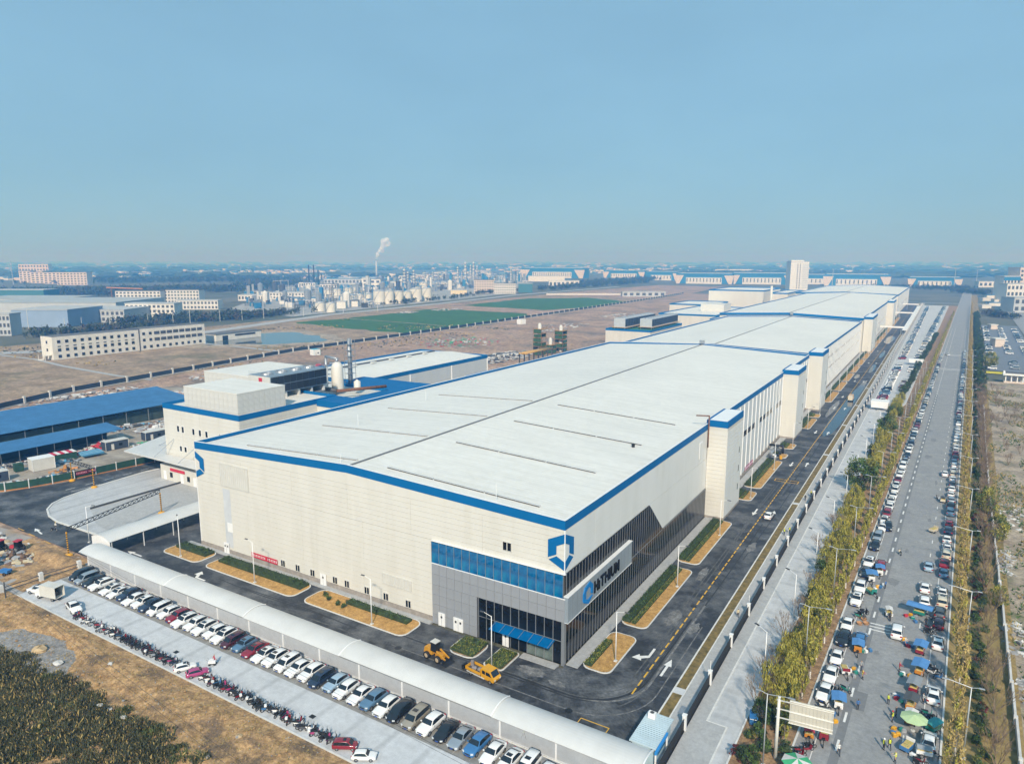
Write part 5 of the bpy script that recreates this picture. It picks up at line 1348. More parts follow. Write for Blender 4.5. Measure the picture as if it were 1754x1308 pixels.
part(t, 'opening', MB().bx(-449.1, -448.8, 268, 273, 0.2, 4), DARK, True); part(t, 'opening', MB().bx(-449.1, -448.8, 280, 300, 3, 4.4), DARK, True)

# ------------------------------------------------------------------ service buildings west of the second and third hall
t = thing('utility_block', 'low cream utility block with blue edge carrying two cooling tower banks', 'building', (-150, 395, 0))
w = block(t, 'wall', -168, -132.6, 394, 466, 0, 14.0, band=BLUE)
for (a, b) in ((397, 404), (405, 412), (432, 440), (441, 449)):
    part(t, 'ribbon_window', MB().bx(-132.56, -132.5, a, b, 7.6, 9.4), GLASS, True)
part(t, 'green_deck', MB().bx(-167, -133.5, 395, 465, 13.12, 13.3), mat('deck_green', (0.03, 0.14, 0.07), 0.8, var=0.3), True)
def cool_bank(label, x0, x1, y0, y1, z0, z1):
    c = thing('cooling_tower_bank', label, 'cooling tower', ((x0 + x1) / 2, y0, z0))
    part(c, 'casing', MB().bx(x0, x1, y0, y1, z0 + 1.6, z1), mat('pale_casing', (0.42, 0.45, 0.47), 0.5, var=0.1, scale=0.5), True)
    part(c, 'deck', MB().bx(x0 - 1.2, x1 + 1.2, y0 - 1.2, y1 + 1.2, z0 + 1.25, z0 + 1.6), mat('timber_deck', (0.42, 0.28, 0.14), 0.8, var=0.2), True)
    n = int((y1 - y0) / 5)
    me = MB().box((0, 0, 0), (0.1, (y1 - y0) / n - 0.4, z1 - z0 - 2.6)).mesh('louvre_panel', mat('louvre_navy', (0.025, 0.035, 0.05), 0.6, var=0.3, scale=1.0, stripes=('Z', 0.5, 0.5)))
    for i in range(n):
        partm(c, 'louvre_panel', me, (x1 + 0.06 - c.location[0], (i + .5) * (y1 - y0) / n, (z0 + 1.6 + z1) / 2 - z0))
        part(c, 'fan_stack', MB().lathe(((x0 + x1) / 2, y0 + (i + .5) * (y1 - y0) / n, z1), [(1.9, 0), (1.8, 0.7), (1.75, 0.7), (0, 0.3)], 12), STEEL, True)
    for i in range(n + 1):
        for x in (x0 + .5, x1 - .5): part(c, 'support_leg', MB().bx(x - .2, x + .2, y0 + i * (y1 - y0 - 0.4) / n, y0 + .4 + i * (y1 - y0 - 0.4) / n, z0, z0 + 1.25), OFFW, True)
cool_bank('left roof-top cooling tower bank with dark louvres on the utility block', -163, -154, 398, 462, 13.3, 21.5)
cool_bank('right roof-top cooling tower bank with dark louvres on the utility block', -147, -137.5, 410, 470, 13.3, 21.0)
t = thing('service_building', 'cream service building with blue edge behind the utility block', 'building', (-150, 520, 0))
block(t, 'wall', -172, -120, 520, 640, 0, 17.5, band=BLUE); block(t, 'wing', -119.7, -93.3, 500, 600, 0, 16.0, band=BLUE)
part(t, 'window', MB().box((-160, 519.9, 10), (1.6, 0.3, 1.8)), DARK, True); part(t, 'window', MB().box((-108, 499.9, 11), (1.6, 0.3, 1.8)), DARK, True)
part(t, 'roof_house', MB().bx(-150, -128, 575, 600, 16.7, 23.5), OFFW, True)
t = thing('tall_block', 'tall windowless pale block with blue edge left of the third hall', 'building', (-160, 770, 0))
block(t, 'wall', -196, -132, 762, 860, 0, 30.0, CREAMW, band=BLUE); block(t, 'wing', -131.8, -112, 800, 900, 0, 26, band=BLUE)
for i in range(7): part(t, 'facade_joint', MB().box((-190 + i * 9, 761.9, 14), (0.25, 0.1, 28)), OFFW, True)
block(t, 'low_wing', -220, -172, 690, 761, 0, 16, band=BLUE)
part(t, 'chimney', MB().tube((-119, 740, 0), (-119, 740, 36), 1.5, 1.3, 12), OFFW, True, True)
part(t, 'bay', MB().bx(-128, -105, 700, 730, 8, 17.5), CREAMW, True)

# ------------------------------------------------------------------ scaffold-clad process towers
t = thing('scaffold_tower', 'pair of process columns wrapped in green scaffold netting on the clay', 'scaffold', (-186, 342, 0))
NET = mat('scaffold_net', (0.035, 0.085, 0.035), 0.9, var=0.4, scale=0.3)
for (x, y, h, w_) in ((-188, 328, 18, 6.5), (-184, 352, 15, 6.5), (-186, 340, 7, 6)):
    q = random.Random(int(x * y))
    for lev in range(int(h / 3)):
        z = lev * 3.0
        for (dx, dy, sx, sy) in ((0, -w_ / 2, w_, 0.12), (0, w_ / 2, w_, 0.12), (-w_ / 2, 0, 0.12, w_), (w_ / 2, 0, 0.12, w_)):
            if q.random() < 0.66:
                part(t, 'netting', MB().box((x + dx, y + dy, z + 1.4), (sx * q.uniform(0.75, 1.0), sy * q.uniform(0.75, 1.0), q.uniform(1.8, 2.7))), NET, True)
        part(t, 'platform', MB().box((x, y, z + 2.9), (w_ + 0.8, w_ + 0.8, 0.15)), mat('plank_orange', (0.36, 0.20, 0.06), 0.8, var=0.3), True)
    for dx in (-1, 1):
        for dy in (-1, 1): part(t, 'standard', MB().tube((x + dx * w_ / 2, y + dy * w_ / 2, 0), (x + dx * w_ / 2, y + dy * w_ / 2, h + 1), 0.13, n=5), RUST, True)
    part(t, 'column_vessel', MB().lathe((x, y, 0), [(1.3, 0), (1.3, h + 2.5), (0.8, h + 3.6), (0, h + 4)], 12), OFFW, True, True)
t = thing('pipe_rack', 'open steel pipe rack standing beside the hall roof edge left of the scaffold', 'pipe rack', (-172, 300, 0))
for i in range(6): part(t, 'rack_column', MB().bx(-176, -175.4, 280 + i * 6, 280.6 + i * 6, 0, 7), DGREY, True); part(t, 'rack_column', MB().bx(-169, -168.4, 280 + i * 6, 280.6 + i * 6, 0, 7), DGREY, True)
for x in (-174.5, -172.5, -170.5): part(t, 'pipe', MB().tube((x, 278, 7.3), (x, 314, 7.3), 0.5, n=8), mat('pipe_ochre', (0.45, 0.27, 0.08), 0.6), True, True)
# ------------------------------------------------------------------ vehicles
def loft(secs):
    """secs: list of (y, zb, zbelt, ztop, wb, wr); car nose points to -y"""
    m = MB(); rows = []
    for (y, zb, zs, zt, wb, wr) in secs:
        zm = zb + (zs - zb) * 0.45
        half = [(0, zb), (wb * 0.80, zb), (wb * 0.95, zb + 0.10), (wb, zm), (wb * 0.985, zs - 0.06), (wb * 0.93, zs), (wr + (wb * 0.93 - wr) * 0.10, zt - 0.07 if zt > zs + 0.12 else zs + (zt - zs) * 0.5), (wr * 0.86, zt - 0.01 if zt > zs + 0.12 else zt - 0.005), (wr * 0.45, zt + 0.015), (0, zt + 0.02)]
        full = half + [(-x, z) for x, z in reversed(half[1:-1])]
        rows.append([(x, y, z) for x, z in full])
    n = len(rows[0])
    for r in rows: m.v += r
    for j in range(len(rows) - 1):
        for i in range(n):
            k = (i + 1) % n
            m.f.append((j * n + i, j * n + k, (j + 1) * n + k, (j + 1) * n + i)); m.m.append(0)
    m.f.append(tuple(range(n))); m.m.append(0)
    m.f.append(tuple((len(rows) - 1) * n + i for i in reversed(range(n)))); m.m.append(0)
    return m
CARS = {
 'sedan': dict(L=4.7, secs=[(-2.35, .32, .58, .60, .62, .50), (-2.28, .22, .66, .70, .78, .66), (-2.0, .18, .76, .80, .87, .74), (-1.4, .18, .87, .91, .90, .76), (-0.98, .18, .92, .97, .91, .76), (-0.30, .18, .93, 1.40, .91, .62), (0.15, .18, .93, 1.46, .91, .63), (0.75, .18, .94, 1.45, .91, .62), (1.20, .18, .95, 1.36, .90, .58), (1.78, .18, .96, 1.02, .88, .70), (2.15, .2, .94, .99, .85, .66), (2.30, .26, .86, .90, .78, .6), (2.35, .36, .68, .70, .66, .5)],
   ws=(-0.92, -0.36, .97, 1.37, .74, .60), rw=(1.74, 1.24, 1.02, 1.35, .68, .56), side=[(-0.80, .97), (-0.26, 1.36), (0.15, 1.40), (0.75, 1.39), (1.12, 1.33), (1.55, 1.00)], wheels=(-1.42, 1.38), wr=.33, track=.80, roofz=1.47),
 'suv': dict(L=4.65, secs=[(-2.32, .40, .74, .76, .66, .54), (-2.25, .30, .84, .88, .82, .70), (-1.9, .26, .95, 1.0, .90, .76), (-1.3, .26, 1.03, 1.08, .93, .78), (-0.95, .26, 1.06, 1.12, .94, .78), (-0.35, .26, 1.07, 1.60, .94, .66), (0.1, .26, 1.07, 1.68, .94, .67), (1.0, .26, 1.08, 1.67, .94, .66), (1.65, .26, 1.10, 1.58, .93, .63), (2.05, .28, 1.10, 1.24, .91, .66), (2.24, .34, 1.0, 1.04, .88, .64), (2.32, .44, .80, .82, .76, .56)],
   ws=(-0.90, -0.42, 1.13, 1.58, .76, .64), rw=(2.02, 1.72, 1.26, 1.56, .70, .60), side=[(-0.78, 1.11), (-0.30, 1.56), (0.1, 1.61), (1.0, 1.60), (1.60, 1.51), (1.86, 1.16)], wheels=(-1.38, 1.36), wr=.37, track=.83, roofz=1.69),
 'van': dict(L=4.75, secs=[(-2.37, .38, .70, .72, .66, .54), (-2.30, .28, .84, .88, .82, .70), (-2.0, .24, .98, 1.03, .88, .74), (-1.55, .24, 1.06, 1.14, .91, .76), (-0.85, .24, 1.08, 1.72, .92, .70), (-0.3, .24, 1.08, 1.84, .92, .72), (1.2, .24, 1.09, 1.85, .92, .72), (2.0, .24, 1.10, 1.80, .91, .70), (2.28, .28, 1.10, 1.30, .89, .68), (2.37, .40, .80, .82, .82, .6)],
   ws=(-1.50, -0.92, 1.16, 1.70, .76, .68), rw=(2.27, 2.06, 1.30, 1.76, .74, .66), side=[(-1.25, 1.13), (-0.78, 1.66), (-0.3, 1.75), (1.2, 1.76), (1.95, 1.70), (2.08, 1.16)], wheels=(-1.55, 1.45), wr=.34, track=.80, roofz=1.86),
}
def wheel_meshes(r, w):
    t_ = MB().lathe((0, 0, 0), [(r * 0.62, -w / 2), (r * 0.94, -w / 2), (r, -w * 0.3), (r, w * 0.3), (r * 0.94, w / 2), (r * 0.62, w / 2)], 16)
    t_.v = [(z, x, y) for (x, y, z) in t_.v]
    h = MB().lathe((0, 0, 0), [(0, -w * 0.42), (r * 0.3, -w * 0.46), (r * 0.62, -w * 0.40), (r * 0.62, w * 0.40), (r * 0.3, w * 0.46), (0, w * 0.42)], 10)
    h.v = [(z, x, y) for (x, y, z) in h.v]
    return t_.mesh('tyre', TYRE, smooth=True), h.mesh('rim', RIM)
CARMESH = {}
for k, c in CARS.items():
    d = {}
    d['body'] = loft(c['secs']).mesh('body', PAINTS['white'], smooth=True)
    y0, y1, z0, z1, w0, w1 = c['ws']
    d['windshield'] = MB().extr([(-w0, y0, z0), (w0, y0, z0), (w1, y1, z1), (-w1, y1, z1)], (0, -0.05, 0.06)).mesh('windshield', CARGL)
    y0, y1, z0, z1, w0, w1 = c['rw']
    d['rear_window'] = MB().extr([(-w0, y0, z0), (w0, y0, z0), (w1, y1, z1), (-w1, y1, z1)], (0, 0.05, 0.05)).mesh('rear_window', CARGL)
    for s, nm in ((1, 'side_window'), (-1, 'side_window')):
        zlo = c['side'][0][1]; zt = c['roofz']
        wb = 0.93 * c['secs'][6][4]; wr = c['secs'][6][5] + 0.10 * (wb - c['secs'][6][5])
        pts = [(s * (wb + (wr - wb) * (z - zlo) / (zt - 0.07 - zlo) - 0.015), y, z) for y, z in c['side']]
        d[nm + str(s)] = MB().extr(pts, (s * 0.05, 0, 0.02)).mesh(nm, CARGL)
    L = c['L'] / 2; zl = c['secs'][1][2]; wl = c['secs'][2][4]
    for s in (-1, 1):
        d['hl%d' % s] = MB().box((s * wl * 0.74, -L + 0.20, zl - 0.02), (0.36, 0.34, 0.15), rz=s * 0.5).mesh('headlight', LAMPW)
        d['tl%d' % s] = MB().box((s * wl * 0.76, L - 0.10, zl + 0.12), (0.32, 0.24, 0.20), rz=-s * 0.4).mesh('taillight', LAMPR)
        d['mi%d' % s] = MB().box((s * (c['secs'][4][4] + 0.10), c['ws'][0] + 0.18, c['ws'][2] + 0.06), (0.20, 0.12, 0.14)).mesh('mirror', PAINTS['white'])
    d['grille'] = MB().box((0, -L + 0.035, zl - 0.16), (0.95, 0.10, 0.16)).box((0, -L + 0.03, 0.38), (1.1, 0.08, 0.12)).mesh('grille', DARK)
    d['plate'] = MB().box((0, -L - 0.02, 0.47), (0.44, 0.03, 0.14)).mesh('number_plate', mat('plate_blue', (0.02, 0.08, 0.35), 0.5))
    d['sunroof'] = MB().box((0, 0.02, c['roofz'] + 0.015), (0.80, 0.62, 0.02)).mesh('sunroof', CARGL)
    d['tyre'], d['rim'] = wheel_meshes(c['wr'], 0.22)
    # one-mesh version for cars too small to show parts
    f = loft(c['secs']); y0, y1, z0, z1, w0, w1 = c['ws']; f.use(1)
    f.extr([(-w0, y0, z0), (w0, y0, z0), (w1, y1, z1), (-w1, y1, z1)], (0, -0.05, 0.06)); y0, y1, z0, z1, w0, w1 = c['rw']
    f.extr([(-w0, y0, z0), (w0, y0, z0), (w1, y1, z1), (-w1, y1, z1)], (0, 0.05, 0.05))
    for s in (-1, 1): f.extr([(s * (wb + (wr - wb) * (z - zlo) / (zt - 0.07 - zlo) - 0.015), y, z) for y, z in c['side']], (s * 0.05, 0, 0.02))
    f.use(2)
    for yy in c['wheels']:
        for s in (-1, 1): f.tube((s * c['track'] - 0.1, yy, c['wr']), (s * c['track'] + 0.1, yy, c['wr']), c['wr'], n=10)
    d['far'] = f.mesh('parked_car', [PAINTS['white'], CARGL, TYRE], smooth=False)
    CARMESH[k] = d
NCAR = [0]
def car(kind, paint, loc, rz, label, group, sunroof=False, detail=True, name='parked_car', cat='car', s=1.0):
    NCAR[0] += 1
    d = CARMESH[kind]; c = CARS[kind]; pm = PAINTS[paint]
    if not detail:
        o = bpy.data.objects.new(name, d['far']); link(o)
        o.location = (*loc, 0.02); o.rotation_euler = (0, 0, rz); setmat(o, 0, pm); o.scale = (s, s, s)
        return tag(o, label, cat, group)
    t = thing(name, label, cat, (*loc, 0.02), rz, group)
    t.scale = (s, s, s)
    b = partm(t, 'body', d['body']); setmat(b, 0, pm)
    partm(t, 'windshield', d['windshield']); partm(t, 'rear_window', d['rear_window'])
    partm(t, 'side_window', d['side_window1']); partm(t, 'side_window', d['side_window-1'])
    for q in (-1, 1):
        partm(t, 'headlight', d['hl%d' % q]); partm(t, 'taillight', d['tl%d' % q])
        mm = partm(t, 'mirror', d['mi%d' % q]); setmat(mm, 0, pm)
    partm(t, 'grille', d['grille']); partm(t, 'number_plate', d['plate'])
    if sunroof: partm(t, 'sunroof', d['sunroof'])
    for y in c['wheels']:
        for q in (-1, 1):
            w = partm(t, 'wheel', d['tyre'], (q * c['track'], y, c['wr'])); partm(w, 'rim', d['rim'])
    return t
KN = {'sedan': 'sedan', 'suv': 'SUV', 'van': 'minivan'}
# the front row, left to right, read off the photograph
row = 'black van,silver van,black suv,white suv,-,white sedan,white sedan,dark blue suv,white sedan,white suv,dark blue suv,white van,white suv,red suv,white suv,white suv,white suv,white suv,white suv,maroon van,grey blue suv,red sedan,white sedan,white suv,white van,white sedan,white suv,dark blue van,pale blue suv,white suv,white sedan,grey blue suv,white suv,black van,beige van,white suv,black sedan,silver sedan,blue suv,white sedan,white sedan,white van,white suv'.split(',')
x = -98.6; q = random.Random(5); nth = 0
for k, it in enumerate(row):
    if it == '-': x += 0.9; continue
    paint, kind = it.rsplit(' ', 1); nth += 1
    car(kind, paint, (x + q.uniform(-.08, .08), -23.6 + q.uniform(-.25, .25)), R(q.uniform(-2.5, 2.5)), f'{paint} {KN[kind]} in the front fence row, {ordn(nth)} car from the left', 'cars parked along the front fence', sunroof=q.random() < 0.45, s=q.uniform(.92, 1.04))
    x += 2.62
car('suv', 'white', (-98.8, -31.4), R(-72), 'white sport utility car at the left end of the lot behind the box truck', 'cars at the end of the front lot', True)
car('sedan', 'white', (-86.0, -31.5), R(78), 'white sedan nosed out beside the open box truck', 'cars at the end of the front lot')
car('suv', 'pink', (-47.6, -32.5), R(150), 'pink small car standing among the motorcycles', 'cars among the motorcycles', s=0.72)
car('suv', 'white', (-50.6, -32.6), R(150), 'small white car with dark roof rack among the motorcycles', 'cars among the motorcycles', s=0.72, sunroof=True)
car('van', 'red', (-15.8, -32.6), R(120), 'small dark red buggy with black roof at the end of the motorcycle row', 'cars among the motorcycles', s=0.70, sunroof=True)
car('suv', 'white', (-12.2, -32.8), R(120), 'small white buggy beside the dark red one at the lot edge', 'cars among the motorcycles', s=0.70)

# box truck with open rear
t = thing('box_truck', 'small white box truck with its open dark cargo end facing right', 'truck', (-93.2, -31.2, 0.02), R(12))
part(t, 'cab', MB().extr([(-2.9, -0.9, 0.45), (-4.1, -0.9, 0.45), (-4.2, -0.9, 1.1), (-3.8, -0.9, 1.95), (-2.9, -0.9, 2.0)], (0, 1.8, 0)), PAINTS['white'])
bx_ = part(t, 'cargo_box', MB().bx(-2.8, 1.3, -1.0, -0.94, 0.75, 2.85).bx(-2.8, 1.3, 0.94, 1.0, 0.75, 2.85).bx(-2.8, 1.3, -1.0, 1.0, 2.85, 2.92).bx(-2.8, 1.3, -0.94, 0.94, 0.68, 0.75).bx(-2.8, -2.74, -0.94, 0.94, 0.75, 2.85), OFFW)
part(bx_, 'cargo', MB().bx(-2.4, 0.2, -0.8, 0.8, 0.76, 1.5).bx(-2, -0.6, -0.7, 0.3, 1.5, 2.1), DGREY)
part(t, 'windshield', MB().extr([(-4.16, -0.8, 1.15), (-3.84, -0.8, 1.85), (-3.84, 0.8, 1.85), (-4.16, 0.8, 1.15)], (-0.05, 0, 0.02)), CARGL)
part(t, 'chassis', MB().bx(-4.0, 1.2, -0.4, 0.4, 0.4, 0.66), DARK)
tm, rm = wheel_meshes(0.36, 0.24)
for x in (-3.4, 0.2):
    for y in (-0.8, 0.8):
        w = partm(t, 'wheel', tm, (x, y, 0.36), R(90)); partm(w, 'rim', rm)

# yellow works truck facing right, on the front road
t = thing('works_truck', 'yellow double-cab works truck with drop-side bed beside the loader', 'truck', (-9.0, -9.6, 0.02), R(-8))
part(t, 'cab', MB().extr([(0.2, -0.85, 0.5), (2.7, -0.85, 0.5), (2.9, -0.85, 0.95), (2.65, -0.85, 1.25), (1.95, -0.85, 2.05), (0.25, -0.85, 2.1)], (0, 1.7, 0)), YEL)
part(t, 'windshield', MB().extr([(2.62, -0.72, 1.32), (2.02, -0.68, 2.0), (2.02, 0.68, 2.0), (2.62, 0.72, 1.32)], (0.05, 0, 0.04)), CARGL)
for y in (-0.88, 0.85):
    for (a, b) in ((0.45, 1.05), (1.2, 2.05)):
        part(t, 'side_window', MB().extr([(a, y, 1.3), (b + (0.28 if b > 2 else 0), y, 1.3), (b - (0.1 if b > 2 else 0), y, 1.85), (a, y, 1.85)], (0, 0.03, 0)), CARGL)
bed_ = part(t, 'cargo_bed', MB().bx(-3.0, 0.1, -0.92, 0.92, 0.72, 0.82), DGREY)
for (a, b, c_, d_) in ((-3.0, 0.1, -0.95, -0.90), (-3.0, 0.1, 0.90, 0.95), (-3.05, -3.0, -0.9, 0.9), (0.05, 0.1, -0.9, 0.9)):
    part(t, 'drop_side', MB().bx(a, b, c_, d_, 0.82, 1.28 if a < 0.05 else 1.9), YEL)
part(bed_, 'load', MB().blob((-0.8, 0.2, 1.0), (0.55, 0.5, 0.3), q).blob((-1.9, -0.1, 1.0), (0.5, 0.45, 0.3), q).box((-2.6, 0.3, 1.3), (0.5, 0.3, 0.9), 0.4), mat('load_grey', (0.22, 0.2, 0.2), 0.7, var=0.3))
part(t, 'chassis', MB().bx(-3.4, 2.6, -0.35, 0.35, 0.42, 0.6).bx(-2.8, 0.9, -0.9, -0.82, 0.45, 0.62), OFFW)
part(t, 'tow_frame', MB().bar((-3.0, 0, 0.6), (-4.1, 0, 0.5), 0.12).box((-4.1, 0, 0.45), (0.3, 1.0, 0.7)), DARK)
for s in (-1, 1): part(t, 'headlight', MB().box((2.86, s * 0.6, 0.9), (0.08, 0.3, 0.18)), LAMPW)
for x in (-2.0, 2.0):
    for y in (-0.75, 0.75):
        w = partm(t, 'wheel', tm, (x, y, 0.36), R(90)); partm(w, 'rim', rm)

def loader(label, loc, rz, s=1.0):
    t = thing('wheel_loader', label, 'loader', (*loc, 0.02), rz); t.scale = (s, s, s)
    tw, rw_ = wheel_meshes(0.62, 0.42)
    part(t, 'rear_body', MB().box((-1.5, 0, 1.25), (1.9, 1.2, 0.9), top=(0.85, 0.9)), YELB)
    part(t, 'front_frame', MB().box((0.7, 0, 0.95), (1.5, 0.8, 0.6)), YELB)
    cb = part(t, 'cab', MB().box((-0.35, 0, 2.25), (1.2, 1.2, 1.5), top=(0.8, 0.85)), DARK)
    part(cb, 'cab_roof', MB().box((-0.35, 0, 3.05), (1.2, 1.2, 0.12)), OFFW)
    for y in (-0.45, 0.45): part(t, 'lift_arm', MB().bar((0.3, y, 1.7), (2.2, y, 0.75), 0.22), YELB)
    part(t, 'bucket', MB().extr([(2.1, -1.15, 0.9), (2.0, -1.15, 0.25), (2.9, -1.15, 0.08), (2.3, -1.15, 0.3)], (0, 2.3, 0)), DARK)
    part(t, 'exhaust', MB().tube((-1.6, 0.3, 1.7), (-1.6, 0.3, 2.3), 0.06, n=6), DARK)
    for x in (-1.55, 0.85):
        for y in (-0.85, 0.85):
            w = partm(t, 'wheel', tw, (x, y, 0.62), R(90)); rr = partm(w, 'rim', rw_); setmat(rr, 0, mat('dusty_rim', (0.42, 0.34, 0.24), 0.7))
    return t
loader('yellow wheel loader with dark bucket behind the works truck on the front road', (-18.3, -9.3), R(-6))
loader('dusty yellow wheel loader on the earth yard at the left frame edge', (-121.5, -31.5), R(195), 1.15)
def tractor(label, loc, rz):
    t = thing('farm_tractor', label, 'tractor', (*loc, 0), rz)
    part(t, 'bonnet', MB().box((0.9, 0, 1.1), (1.6, 0.7, 0.7), top=(0.9, 0.8)), PAINTS['red'] if 0 else REDS[0])
    c_ = part(t, 'cab', MB().box((-0.4, 0, 1.8), (1.2, 1.2, 1.5), top=(0.9, 0.9)), GLASS)
    part(c_, 'cab_roof', MB().box((-0.4, 0, 2.62), (1.4, 1.4, 0.14)), REDS[0])
    tb, rb = wheel_meshes(0.75, 0.4); ts, rs = wheel_meshes(0.45, 0.3)
    for y in (-0.8, 0.8):
        w = partm(t, 'wheel', tb, (-0.6, y, 0.75), R(90)); partm(w, 'rim', rb); w = partm(t, 'wheel', ts, (1.4, y, 0.45), R(90)); partm(w, 'rim', rs)
    return t
tractor('left of two red tractors parked by the railings at the yard edge', (-128.2, -26.0), R(200)); tractor('right of two red tractors parked by the railings at the yard edge', (-124.6, -24.0), R(200))
t = thing('hand_cart', 'small blue tipping cart on the earth yard', 'cart', (-113.5, -31.0, 0), R(20))
part(t, 'tub', MB().box((0, 0, 0.85), (1.9, 1.1, 0.6), top=(1.15, 1.15)), mat('cart_blue', (0.03, 0.16, 0.42), 0.6, var=0.2))
part(t, 'handle', MB().tube((-0.9, 0.4, 0.9), (-1.9, 0.4, 1.1), 0.04, n=6).tube((-0.9, -0.4, 0.9), (-1.9, -0.4, 1.1), 0.04, n=6), DARK)
for y in (-0.6, 0.6): partm(t, 'wheel', tm, (0.2, y, 0.36), R(90))

# cars along the public road: fronts point to the camera (-y)
q = random.Random(11)
PAL = ['white'] * 9 + ['silver', 'grey', 'black', 'dark blue', 'grey blue', 'red', 'cream']
seqL = [('sedan', 'white', 13.2), ('sedan', 'white', 18.6), ('sedan', 'white', 24.4), ('suv', 'black', 31.0), ('sedan', 'white', 36.8), ('suv', 'white', 47.5), ('suv', 'white', 53.5), ('sedan', 'grey', 62.0), ('suv', 'white', 67.2), ('suv', 'black', 78.0), ('van', 'silver', 84.2), ('sedan', 'white', 91.5), ('suv', 'white', 96.6)]
y = 102.5
while y < 470:
    seqL.append((q.choice(['sedan', 'suv', 'suv', 'van']), q.choice(PAL), y)); y += q.choice([5.3, 5.6, 6.0, 5.4, 9.0 if q.random() < 0.2 else 5.5])
for i, (k, p, y) in enumerate(seqL):
    car(k, p, (pubL(y) + 1.35 + q.uniform(-.1, .15), y), -math.atan(0.0285) + R(q.uniform(-2, 2)), f'{p} {KN[k]} at the west road kerb, {ordn(i + 1)} from the near end', 'cars along the west kerb', q.random() < 0.4, detail=y < 190, s=q.uniform(.92, 1.05))
seqR = [('sedan', 'white', 8.8), ('sedan', 'white', 20.8), ('sedan', 'white', 38.0), ('suv', 'maroon', 45.5), ('suv', 'grey', 50.0), ('van', 'cream', 55.0), ('sedan', 'white', 60.0), ('sedan', 'grey blue', 70.0), ('sedan', 'red', 75.5), ('van', 'cream', 80.5), ('sedan', 'white', 85.5), ('sedan', 'white', 91), ('suv', 'dark blue', 97), ('suv', 'red', 102.5)]
y = 112
while y < 500:
    seqR.append((q.choice(['sedan', 'suv', 'suv', 'van']), q.choice(PAL), y)); y += q.choice([5.2, 5.5, 5.9, 5.4, 8.5 if q.random() < 0.2 else 5.5])
for i, (k, p, y) in enumerate(seqR):
    car(k, p, (pubR(y) - 1.35 + q.uniform(-.15, .1), y), math.pi - math.atan(0.027) + R(q.uniform(-2, 2)), f'{p} {KN[k]} at the east road kerb, {ordn(i + 1)} from the near end', 'cars along the east kerb', q.random() < 0.4, detail=y < 190, s=q.uniform(.92, 1.05))
for (k, p, x, y, a, lb) in (('suv', 'black', 40.4, 92.5, 2, 'black sport utility car driving in the near-side lane of the public road'), ('suv', 'red', 40.7, 67.3, 182, 'dark red hatchback double-parked beside the blue vendor stall'),
    ('sedan', 'pale blue', 49.3, 72.0, 180, 'pale blue car driving away alone on the public road'), ('sedan', 'white', 48.9, 60.3, 180, 'white car driving away behind the pale blue car'), ('suv', 'white', 49.0, 53.5, 180, 'white car stopped beside the blue awning stall'),
    ('van', 'white', 45.2, 38.3, 180, 'small white car alone in the middle of the public road'), ('sedan', 'blue', 40.0, 32.5, 180, 'dark blue car double-parked above the blue awning on the west side'),
    ('sedan', 'white', 14.2, 85.6, 180, 'white car alone on the inner road beside the hall'), ('sedan', 'white', pubX(.78, 150), 150, 180, 'white car driving out on the far stretch of the public road'), ('sedan', 'white', pubX(.28, 470), 470, 20, 'white car crossing the far junction of the public road')):
    car(k, p, (x, y), R(a), lb, 'cars on the move', detail=True)
t = thing('road_roller', 'cream works vehicle standing on the wet stretch of the inner road', 'truck', (14.4, 262, 0.02), 0)
part(t, 'cab', MB().box((0, -1.2, 1.5), (2.0, 1.6, 2.0), top=(0.9, 0.8)), PAINTS['cream']); part(t, 'tank', MB().box((0, 1.6, 1.6), (2.1, 3.8, 1.9), top=(0.85, 0.95)), mat('tank_orange', (0.55, 0.36, 0.22), 0.5))
for yy in (-1.2, 2.2):
    for s in (-.9, .9): partm(t, 'wheel', tm, (s, yy, 0.36))
# the two rows of the long side lot
q = random.Random(23); n1 = n2 = 0
y = 258.0
while y < 640:
    if not (395 < y < 430):
        n1 += 1; k = q.choice(['sedan', 'suv', 'van']); p = q.choice(PAL)
        car(k, p, (26.6 + 0.004 * (y - 258), y), R(-62) + R(q.uniform(-3, 3)), f'{p} {KN[k]} in the side lot west row, {ordn(n1)} from its white gate', 'cars in the side lot', detail=False)
        if y > 300 and q.random() < 0.8 and not (350 < y < 372):
            n2 += 1; k = q.choice(['sedan', 'suv', 'van']); p = q.choice(PAL)
            car(k, p, (33.6 + 0.020 * (y - 300), y), R(80) + R(q.uniform(-3, 3)), f'{p} {KN[k]} in the side lot east row, {ordn(n2)} from its white gate', 'cars in the side lot', detail=False)
    y += 4.6
# cars of the walled car park and of the far side lot: past the three hundred largest, one mass
m = MB()
def far_car(x, y, rz, mi):
    c, s_ = math.cos(rz), math.sin(rz); me = CARMESH[q.choice(['sedan', 'suv', 'van'])]['far']; k = len(m.v)
    for vv in me.vertices: m.v.append((x + vv.co.x * c - vv.co.y * s_, y + vv.co.x * s_ + vv.co.y * c, vv.co.z + .03))
    for pp in me.polygons: m.f.append(tuple(k + i_ for i_ in pp.vertices)); m.m.append(mi if pp.material_index == 0 else 3 + pp.material_index)
for y in [412 + 3.1 * i for i in range(14)] + [500 + 3.1 * i for i in range(18)] + [590 + 3.6 * i for i in range(40)]:
    for x in (pubR(y) + 13.0, pubR(y) + 15.5 + 9, 97 + .03 * (y - 405)):
        if q.random() < .72: far_car(x, y, R(90 if x > 90 else -90) + q.uniform(-.04, .04), q.choice((0, 0, 0, 1, 2, 3)))
for i in range(90):
    y = 645 + i * 4.6
    far_car(28.2 + .003 * (y - 640), y, R(-62), q.choice((0, 0, 0, 1, 2, 3))); far_car(40.4 + .022 * (y - 640), y, R(80), q.choice((0, 0, 1, 2, 3)))
